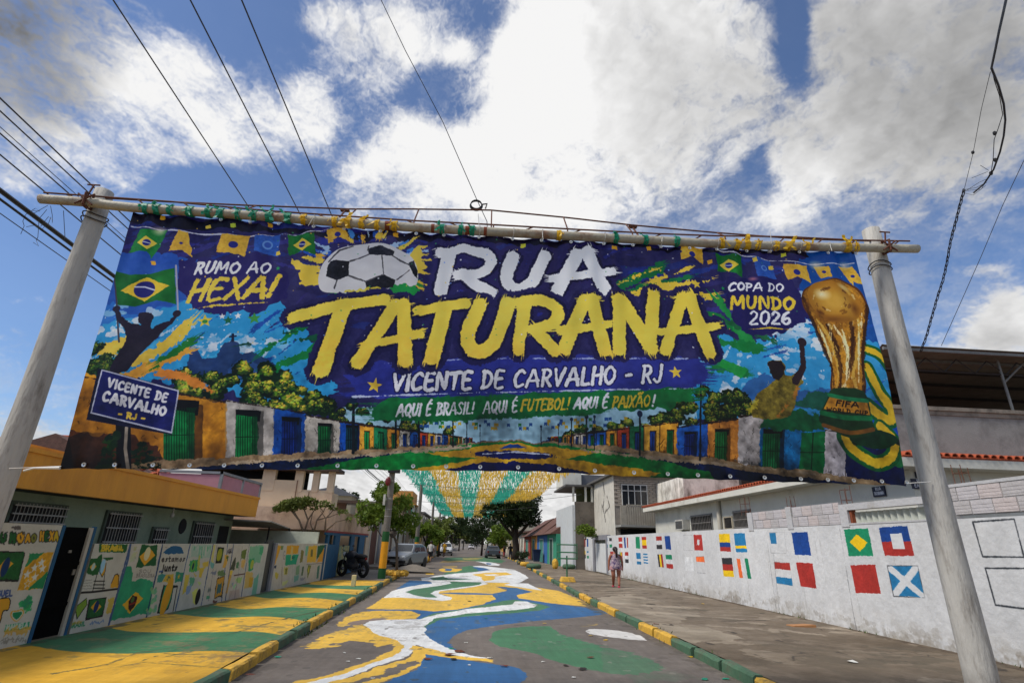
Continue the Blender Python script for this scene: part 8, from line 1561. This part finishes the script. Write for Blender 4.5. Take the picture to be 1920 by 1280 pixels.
b = MB(); b.ell((.40, 0, .82), (.42, .17, .11), 14, 6); b.ell((.5, 0, .66), (.26, .12, .14), 12, 6); b.build('seat', PLAST, mt, smooth=True); b = MB(); b.ell((-.02, 0, .44), (.32, .18, .21), 12, 7); b.box((-.28, -.13, .5), (.22, .13, .74)); b.build('engine', M('engine_grey', (62, 62, 64), rough=.5, metal=.4), mt)
b = MB()
for s_ in (-.08, .08): b.tube([(-.42, s_*.5, .9), (-.3, s_, .45), (.1, s_, .3), (.3, s_, .42), (.66, s_, .31)], .018, 6); b.tube([(-.4, s_*.5, .9), (.15, s_, .72), (.7, s_, .78)], .018, 6); b.tube([(.6, s_, .33), (.45, s_, .7)], .025, 6)
b.build('frame', MBL, mt); b = MB(); b.tube([(-.05, -.14, .32), (.2, -.16, .25), (.75, -.17, .36)], [.025, .03, .045], 8); b.build('exhaust', CHR, mt)
for x, a0, a1 in ((-.68, .4, 2.6), (.66, .3, 2.4)): b = MB(); P = [(x+.345*math.cos(a), 0, .31+.345*math.sin(a)) for a in np.linspace(a0, a1, 8)]; b.tube(P, .035, 6); b.build('mudguard', MBL, mt)
b = MB(); b.ell((.76, 0, .74), (.05, .07, .05)); b.build('tail_light', TAIL, mt); b = MB(); b.tube([(.0, .1, .3), (-.02, .26, .0)], .014, 5); b.build('kickstand', CHR, mt)

# ------------------------------------------------------------------ small street things
S = G(662, 1099, PZ); b = MB(); b.box((S[0]-.07, S[1]-.07, PZ), (S[0]+.07, S[1]+.07, PZ+.36)); tag(b.build('bollard', M('cream_paint', (206, 186, 140), n=.08), off=tuple(S), bevel=.012), 'short square cream post standing on the painted waves', 'bollard')
# green frame stand with yellow base
S = G(1064, 1090, PZ); t = thing('metal_stand', 'green painted metal shelf stand with a yellow concrete foot on the right pavement', 'stand', tuple(S)); GP = M('stand_green', (58, 108, 78), n=.15, ns=6)
b = MB(); b.tube([(S[0]-.02, S[1], PZ), (S[0]-.02, S[1], 1.2)], .035, 8); b.build('post', GP, t)
for x in (-.42, .40):
    for yy in (-.25, .25): b = MB(); b.tube([(S[0]+x, S[1]+yy, 1.08), (S[0]+x, S[1]+yy, 1.72)], .018, 6); b.build('upright', GP, t)
for z in (1.08, 1.34, 1.66): b = MB(); b.tube([(S[0]-.42, S[1]-.25, z), (S[0]+.40, S[1]-.25, z), (S[0]+.40, S[1]+.25, z), (S[0]-.42, S[1]+.25, z), (S[0]-.42, S[1]-.25, z)], .03, 6); b.build('rail', GP, t)
b = MB(); b.hexa([(S[0]-.34, S[1]-.3, PZ), (S[0]+.34, S[1]-.3, PZ), (S[0]+.34, S[1]+.3, PZ), (S[0]-.34, S[1]+.3, PZ), (S[0]-.26, S[1]-.22, PZ+.2), (S[0]+.26, S[1]-.22, PZ+.2), (S[0]+.26, S[1]+.22, PZ+.2), (S[0]-.26, S[1]+.22, PZ+.2)]); b.build('base', KY, t, bevel=.03)
b = MB(); b.box((S[0]+.55, S[1]+1, PZ), (S[0]+1.3, S[1]+1.3, PZ+.2)); 
S = G(1041, 1066, PZ); b = MB(); b.ell((S[0], S[1], PZ+.3), (.22, .22, .36), 10, 8, jit=.06); tag(b.build('bollard', KY, off=tuple(S)), 'stubby yellow painted bollard by the pale house front', 'bollard')
S = G(810-8, 1053, PZ); b = MB(); b.ell((S[0], S[1], PZ+.2), (.2, .2, .26), 10, 8, jit=.06); tag(b.build('bollard', KY, off=tuple(S)), 'small yellow painted stone beside the silver hatchback', 'bollard')
for px, py, m_, lab, sx in ((984, 1061, KY, 'yellow painted planter ring at the foot of the conical shrub', .7), (1001, 1065, KG, 'low green painted tyre planter beside the shrub', 1.0), (1067, 1066, KG, 'green planter tub behind the metal stand', .9)):
    S = G(px, py, PZ); b = MB(); b.lathe((S[0], S[1], PZ), [(.35*sx, 0), (.5*sx, .05), (.52*sx, .2), (.42*sx, .3), (.3*sx, .26), (.28*sx, .1)], 16); o = tag(b.build('planter', m_, off=tuple(S), smooth=True), lab, 'planter')
S = G(1010, 1050, PZ); t = thing('wheelie_bin', 'dark blue bin standing outside the blue house front', 'bin', (6.3, 52, PZ)); b = MB(); b.hexa([(6.0, 51.7, PZ+.1), (6.5, 51.7, PZ+.1), (6.5, 52.3, PZ+.1), (6.0, 52.3, PZ+.1), (5.9, 51.6, PZ+1.05), (6.6, 51.6, PZ+1.05), (6.6, 52.4, PZ+1.05), (5.9, 52.4, PZ+1.05)]); b.build('body', M('bin_navy', (30, 44, 74), rough=.5), t); b = MB(); b.box((5.87, 51.55, PZ+1.05), (6.63, 52.43, PZ+1.13)); b.build('lid', M('bin_navy', (30, 44, 74)), t)
t = thing('road_sign', 'yellow diamond road sign on a thin post by the right kerb', 'road sign', (KR(98)+.4, 98, PZ)); x = KR(98)+.4; b = MB(); b.tube([(x, 98, PZ), (x, 98, 2.9)], .04, 6); b.build('post', STL, t); b = MB(); b.prism([(x, 2.2), (x+.5, 2.7), (x, 3.2), (x-.5, 2.7)], 'y', 97.9, 97.94); b.build('panel', M('sign_yellow', (220, 150, 30), bump=0), t)
# litter: torn cardboard, dead leaves, scraps
CB = M('cardboard', (168, 120, 78), n=.15); S = G(1500, 1173, PZ); b = MB(); b.hexa([(S[0]-.22, S[1]-.15, PZ), (S[0]+.25, S[1]-.18, PZ), (S[0]+.2, S[1]+.16, PZ), (S[0]-.25, S[1]+.1, PZ), (S[0]-.22, S[1]-.15, PZ+.02), (S[0]+.25, S[1]-.18, PZ+.05), (S[0]+.2, S[1]+.16, PZ+.03), (S[0]-.25, S[1]+.1, PZ+.015)]); tag(b.build('cardboard_scrap', CB, off=tuple(S)), 'flattened brown cardboard scrap lying by the foot of the flag wall', 'cardboard')
def scrap(px, py, z, m_, s_, nm, lab, grp=None, seed=0):
    g = random.Random(seed); S = G(px, py, z); b = MB(); n = 7; P = []
    for k in range(n): a = 2*math.pi*k/n; q = s_*g.uniform(.5, 1.2); P.append((S[0]+q*math.cos(a), S[1]+q*math.sin(a)*.8, z+.006+g.uniform(0, .5)*s_*.5))
    c0 = (S[0], S[1], z+s_*.35)
    for k in range(n): b.face([P[k], P[(k+1) % n], c0])
    return tag(b.build(nm, m_, off=tuple(S)), lab, nm.replace('_', ' '), grp)
LEAFLAB = ['largest curled brown leaf at the tip of the long white paint stroke', 'dark leaf in the yellow field above the white stroke', 'brown leaf on the yellow edge left of the white tip', 'dark leaf just below the tip of the white stroke', 'second brown leaf at the tip of the white stroke', 'dark leaf on the bare asphalt near the bottom centre', 'brown leaf at the left edge of the green fan shape', 'dark leaf on the faded lower part of the green fan', 'brown leaf near the right end of the green fan', 'dark leaf on the right pavement, the right one of a pair', 'brown leaf on the right pavement, the left one of a pair', 'dark leaf lying in the gutter beside the left kerb', 'brown leaf in the gutter at the bottom left, by the yellow kerb stone']
PLAB = ['upper of three white paper scraps on the asphalt left of the white stroke', 'middle of three white paper scraps left of the white stroke', 'rightmost of three white paper scraps left of the white stroke', 'white scrap right of the main white paint stroke', 'white scrap at the tip of the long white stroke', 'white scrap on the lower blue patch', 'white scrap right of the lower blue patch', 'second white scrap at the tip of the long white stroke', 'larger white plastic scrap on the right pavement before the crossed flag', 'white scrap at the bottom edge right of the blue patch', 'white scrap at the bottom edge beside the white stroke']
SCL = ['teal scrap on the broad blue band', 'teal scrap near the tip of the white stroke', 'teal scrap in the right gutter at the bottom edge, left of its neighbour', 'teal scrap in the right gutter at the bottom edge, right of its neighbour', 'teal scrap at the foot of the left kerb', 'yellow scrap above the green fan shape', 'yellow scrap on the left part of the lone white patch', 'yellow scrap below the lone white patch', 'yellow scrap by the joint of two green kerb stones']
DL = M('dead_leaf', (96, 50, 34), n=.3, ns=20, bump=0); DK_ = M('dark_leaf', (40, 34, 32), n=.3, ns=20, bump=0)
for i, (px, py) in enumerate(((843, 1228), (880, 1127), (802, 1236), (850, 1236), (864, 1222), (1092, 1255), (944, 1249), (1060, 1248), (1109, 1233), (1258, 1172), (1230, 1170), (640, 1140), (470, 1266))): scrap(px, py, 0 if px < 1200 and px > 560 else PZ, DL if i % 2 == 0 else DK_, .07 if i not in (0, 4) else .1, 'fallen_leaf', LEAFLAB[i], 'dead leaves scattered on the street', i)
PW = M('white_paper', (206, 206, 200), bump=0)
for i, (px, py) in enumerate(((645, 1224), (653, 1240), (672, 1235), (874, 1205), (920, 1233), (880, 1247), (1018, 1241), (918, 1233), (1597, 1241), (1076, 1270), (700, 1272))): scrap(px, py, PZ if px > 1400 else 0, PW, .035 if px < 1400 else .09, 'paper_scrap', PLAB[i], 'white paper scraps on the street', 50+i)
for i, (px, py, m_) in enumerate(((911, 1159, TEAL), (846, 1216, TEAL), (1323, 1274, TEAL), (1360, 1273, TEAL), (520, 1232, TEAL), (1022, 1169, YELP), (1108, 1192, YELP), (1136, 1200, YELP), (1295, 1232, YELP))): scrap(px, py, 0, m_, .06, 'ribbon_scrap', SCL[i], 'fallen %s ribbon scraps on the road' % ('teal' if m_ is TEAL else 'yellow'), 80+i)
S = G(1318, 1130, PZ); scrap(1318, 1132, PZ, YELP, .07, 'leaf_scrap', 'orange scrap lying alone on the right pavement', None, 99)
# weeds along kerbs
g = random.Random(12); V = []; F = []
for i in range(1500):
    if g.random() < .5: y = g.uniform(5, 30); x = KL(y)+g.choice([.06, .10, -.16])+g.uniform(-.03, .03); z = 0 if x > KL(y) else PZ
    elif g.random() < .6: y = g.uniform(6, 40); x = RX-.03-abs(g.gauss(0, .04)); z = PZ
    else: y = g.uniform(5, 34); x = KR(y)+g.choice([-.05, .17])+g.uniform(-.03, .03); z = 0 if x < KR(y) else PZ
    if math.sin(y*2.3)+math.sin(y*.9+x) < .2: continue
    h = g.uniform(.02, .07); a = g.uniform(0, 6.28); w = .012; k = len(V); V += [(x-w*math.cos(a), y-w*math.sin(a), z), (x+w*math.cos(a), y+w*math.sin(a), z), (x+g.uniform(-.03, .03), y+g.uniform(-.03, .03), z+h)]; F.append((k, k+1, k+2))
me = bpy.data.meshes.new('weeds'); me.from_pydata(V, [], F); me.materials.append(M('weed_green', (70, 84, 36), n=.3, ns=9, bump=0)); o = bpy.data.objects.new('weeds', me); COL.objects.link(o); tag(o, 'thin weeds growing in the gutter and wall cracks', 'weeds', kind='stuff')

# ------------------------------------------------------------------ people
def skin_body(par, nodes, edges, rads, mat, name='body', z0=0):
    me = bpy.data.meshes.new(name); me.from_pydata(nodes, edges, []); me.materials.append(mat); o = bpy.data.objects.new(name, me); COL.objects.link(o); o.parent = par
    sk = o.modifiers.new('skin', 'SKIN'); sk.use_smooth_shade = True; sk.branch_smoothing = .4
    me.skin_vertices[0] if me.skin_vertices else None
    lay = me.skin_vertices[0] if me.skin_vertices else None
    if lay is None:
        return o
    for i, r_ in enumerate(rads): lay.data[i].radius = (r_, r_) if not hasattr(r_, '__len__') else r_
    lay.data[0].use_root = True
    sb = o.modifiers.new('sub', 'SUBSURF'); sb.levels = 2; sb.render_levels = 2; return o
def loft(rings, n=14):
    b = MB(); k = 0
    for (c, rx, ry) in rings:
        for j in range(n): a = 2*math.pi*j/n; b.v.append((c[0]+rx*math.cos(a), c[1]+ry*math.sin(a), c[2]))
    for i in range(len(rings)-1):
        for j in range(n): b.f.append((i*n+j, i*n+(j+1) % n, (i+1)*n+(j+1) % n, (i+1)*n+j)); b.mi.append(0); b.uv.append(None)
    return b
def person(label, loc, rz, skin, top, bottom, hair, shoe, h=1.56, female=True, longhair=True, short=True, stride=.16, walk=True):
    t = thing('person', label, 'person', loc, rz, local=True); s_ = h/1.7; t.scale = (s_*(1.28 if female else 1.05), s_*(1.2 if female else 1.05), s_)
    hw = .17 if female else .2; hp = .105
    N_ = [(0, 0, .94), (0, .0, 1.08), (0, .0, 1.25), (0, -.0, 1.38), (0, .01, 1.46), (0, .02, 1.53), (0, .02, 1.62)]
    Rr = [(.165, .13), (.135, .105), (.15, .11), (.12, .085), (.052, .052), (.07, .075), (.085, .095)]
    E_ = [(i, i+1) for i in range(6)]
    sd = stride
    for q, (ky, fy, fz) in ((-1, (sd*.6, sd*1.3, .07)), (1, (-sd*.3, -sd*.9, .05))):
        k = len(N_); N_ += [(q*hp, 0, .86), (q*hp*.95, -ky*.6, .5), (q*hp*.8, fy if q < 0 else fy, .12), (q*hp*.8, fy+.12*(-1)*-1, .045)]; Rr += [.105, .07, .042, .038]; E_ += [(0, k), (k, k+1), (k+1, k+2), (k+2, k+3)]
    for q in (-1, 1):
        k = len(N_); aw = q*.07; N_ += [(q*hw, 0, 1.36), (q*(hw+.06), -.02*q, 1.10), (q*(hw+.08), .04*q+.03, .87), (q*(hw+.085), .05*q+.05, .78)]; Rr += [.06, .046, .032, .03]; E_ += [(3, k), (k, k+1), (k+1, k+2), (k+2, k+3)]
        h0 = k+3
        for f in range(4):
            k = len(N_); N_ += [(q*(hw+.085)+(.0), .03*q+.05+.02*f-.03, .73-.01*abs(f-1.5)), (q*(hw+.075), .03*q+.055+.02*f-.03, .69)]; Rr += [.009, .007]; E_ += [(h0, k), (k, k+1)]
        k = len(N_); N_ += [(q*(hw+.06), .05*q+.01, .755)]; Rr += [.009]; E_ += [(h0, k)]
    skin_body(t, N_, E_, Rr, skin)
    if female and short:
        b = loft([((0, 0, .80), .215, .17), ((0, 0, .88), .225, .18), ((0, 0, .98), .205, .16), ((0, 0, 1.08), .17, .135), ((0, 0, 1.2), .155, .12), ((0, 0, 1.32), .165, .115), ((0, 0, 1.40), .13, .09), ((0, 0, 1.42), .09, .07)]); b.build('romper', top, t, smooth=True)
        for q in (-1, 1): b = loft([((q*.11, -.01, .74), .122, .135), ((q*.11, 0, .82), .125, .14), ((q*.105, 0, .90), .12, .14)]); b.build('short_leg', bottom, t, smooth=True)
    else:
        b = loft([((0, 0, .84), .175, .14), ((0, 0, 1.0), .165, .13), ((0, 0, 1.15), .165, .125), ((0, 0, 1.32), .19, .13), ((0, 0, 1.41), .15, .1), ((0, .0, 1.45), .07, .06)]); b.build('shirt', top, t, smooth=True)
        for q in (-1, 1):
            b = loft([((q*(hw+.045), 0, 1.12), .058, .062), ((q*(hw+.02), 0, 1.28), .065, .07), ((q*hw*.85, 0, 1.40), .05, .06)]); b.build('sleeve', top, t, smooth=True)
            b = loft([((q*.09, -.02, .48), .085, .09), ((q*.1, 0, .7), .1, .11), ((q*.09, 0, .9), .1, .12)]); b.build('trouser_leg', bottom, t, smooth=True)
    b = MB(); b.ell((0, .0, 1.63), (.098, .115, .115), 12, 8); 
    if longhair: b.tube([(0, -.11, 1.66), (0.02, -.16, 1.58), (.03, -.16, 1.42), (.02, -.15, 1.26)], [.05, .055, .045, .02], 8)
    b.build('hair', hair, t, smooth=True)
    b = MB(); b.ell((0, .108, 1.60), (.016, .02, .025), 6, 5); b.build('nose', skin, t, smooth=True)
    for q in (-1, 1): b = MB(); b.ell((q*.034, .103, 1.628), (.014, .008, .008), 6, 4); b.build('eye', M('eye_dark', (40, 30, 28), bump=0), t)
    b = MB(); b.ell((0, .10, 1.563), (.026, .01, .007), 6, 4); b.build('mouth', M('lips', (150, 84, 76), bump=0), t)
    for q, fy in ((-1, sd*1.3+.1), (1, -sd*.9+.1)): b = MB(); b.ell((q*hp*.8, fy, .04), (.045, .13, .045), 10, 6); b.build('shoe', shoe, t, smooth=True)
    return t
SK1 = M('skin_tan', (146, 92, 70), rough=.55, n=.05, bump=0); SK2 = M('skin_brown', (110, 74, 56), rough=.55, n=.05, bump=0); HR = M('hair_dark', (34, 24, 22), rough=.5, n=.2, bump=0)
FL = M('floral_cloth', (186, 166, 170), n=.1, ns=6, dirt=(60, 44, 92), ds=9, dt=.46, rough=.8); FL2 = M('floral_cloth_pink', (196, 160, 160), n=.1, ns=6, dirt=(120, 50, 70), ds=9, dt=.5, rough=.8)
W0 = G(1156, 1101, PZ)
person('woman with a dark ponytail in a floral romper walking away along the flag wall', (W0[0], W0[1], PZ), rad(-8), SK1, FL, FL2, HR, M('pink_shoe', (200, 70, 92)), h=1.47)
BLK2 = M('cloth_black', (26, 27, 32), n=.2, ns=9, bump=0); JN = M('cloth_denim', (60, 66, 86), n=.2, ns=9, bump=0); RD = M('cloth_pink', (190, 70, 86), n=.1, bump=0); WC = M('cloth_white', (190, 188, 184), n=.1, bump=0); OG = M('cloth_yellow', (200, 150, 40), bump=0)
P0 = PY(957, 1040, 62); person('person in black top standing by the big tree trunk', (P0[0], 62, PZ), 0, SK2, BLK2, JN, HR, BLK2, female=False, longhair=False, short=False, stride=.05)
P0 = PY(945, 1040, 64); person('person in pink shorts bending near the dark saloon', (P0[0], 64, PZ), rad(60), SK1, BLK2, RD, HR, WC, h=1.3, female=False, longhair=False, short=False, stride=.12)
P0 = PY(807, 1040, 46); person('person in a pale shirt and black trousers walking beyond the silver hatchback', (P0[0], 46, PZ), rad(170), SK2, WC, BLK2, HR, BLK2, female=False, longhair=False, short=False)
P0 = PY(833, 1035, 66); person('person in a yellow shirt standing by the third painted pole', (P0[0], 66, PZ), rad(150), SK2, OG, OG, HR, BLK2, female=False, longhair=False, short=False, stride=.04)

# tidy bookkeeping
for o in COL.objects:
    if '_o' in o: del o['_o']
print('objects', len(COL.objects))
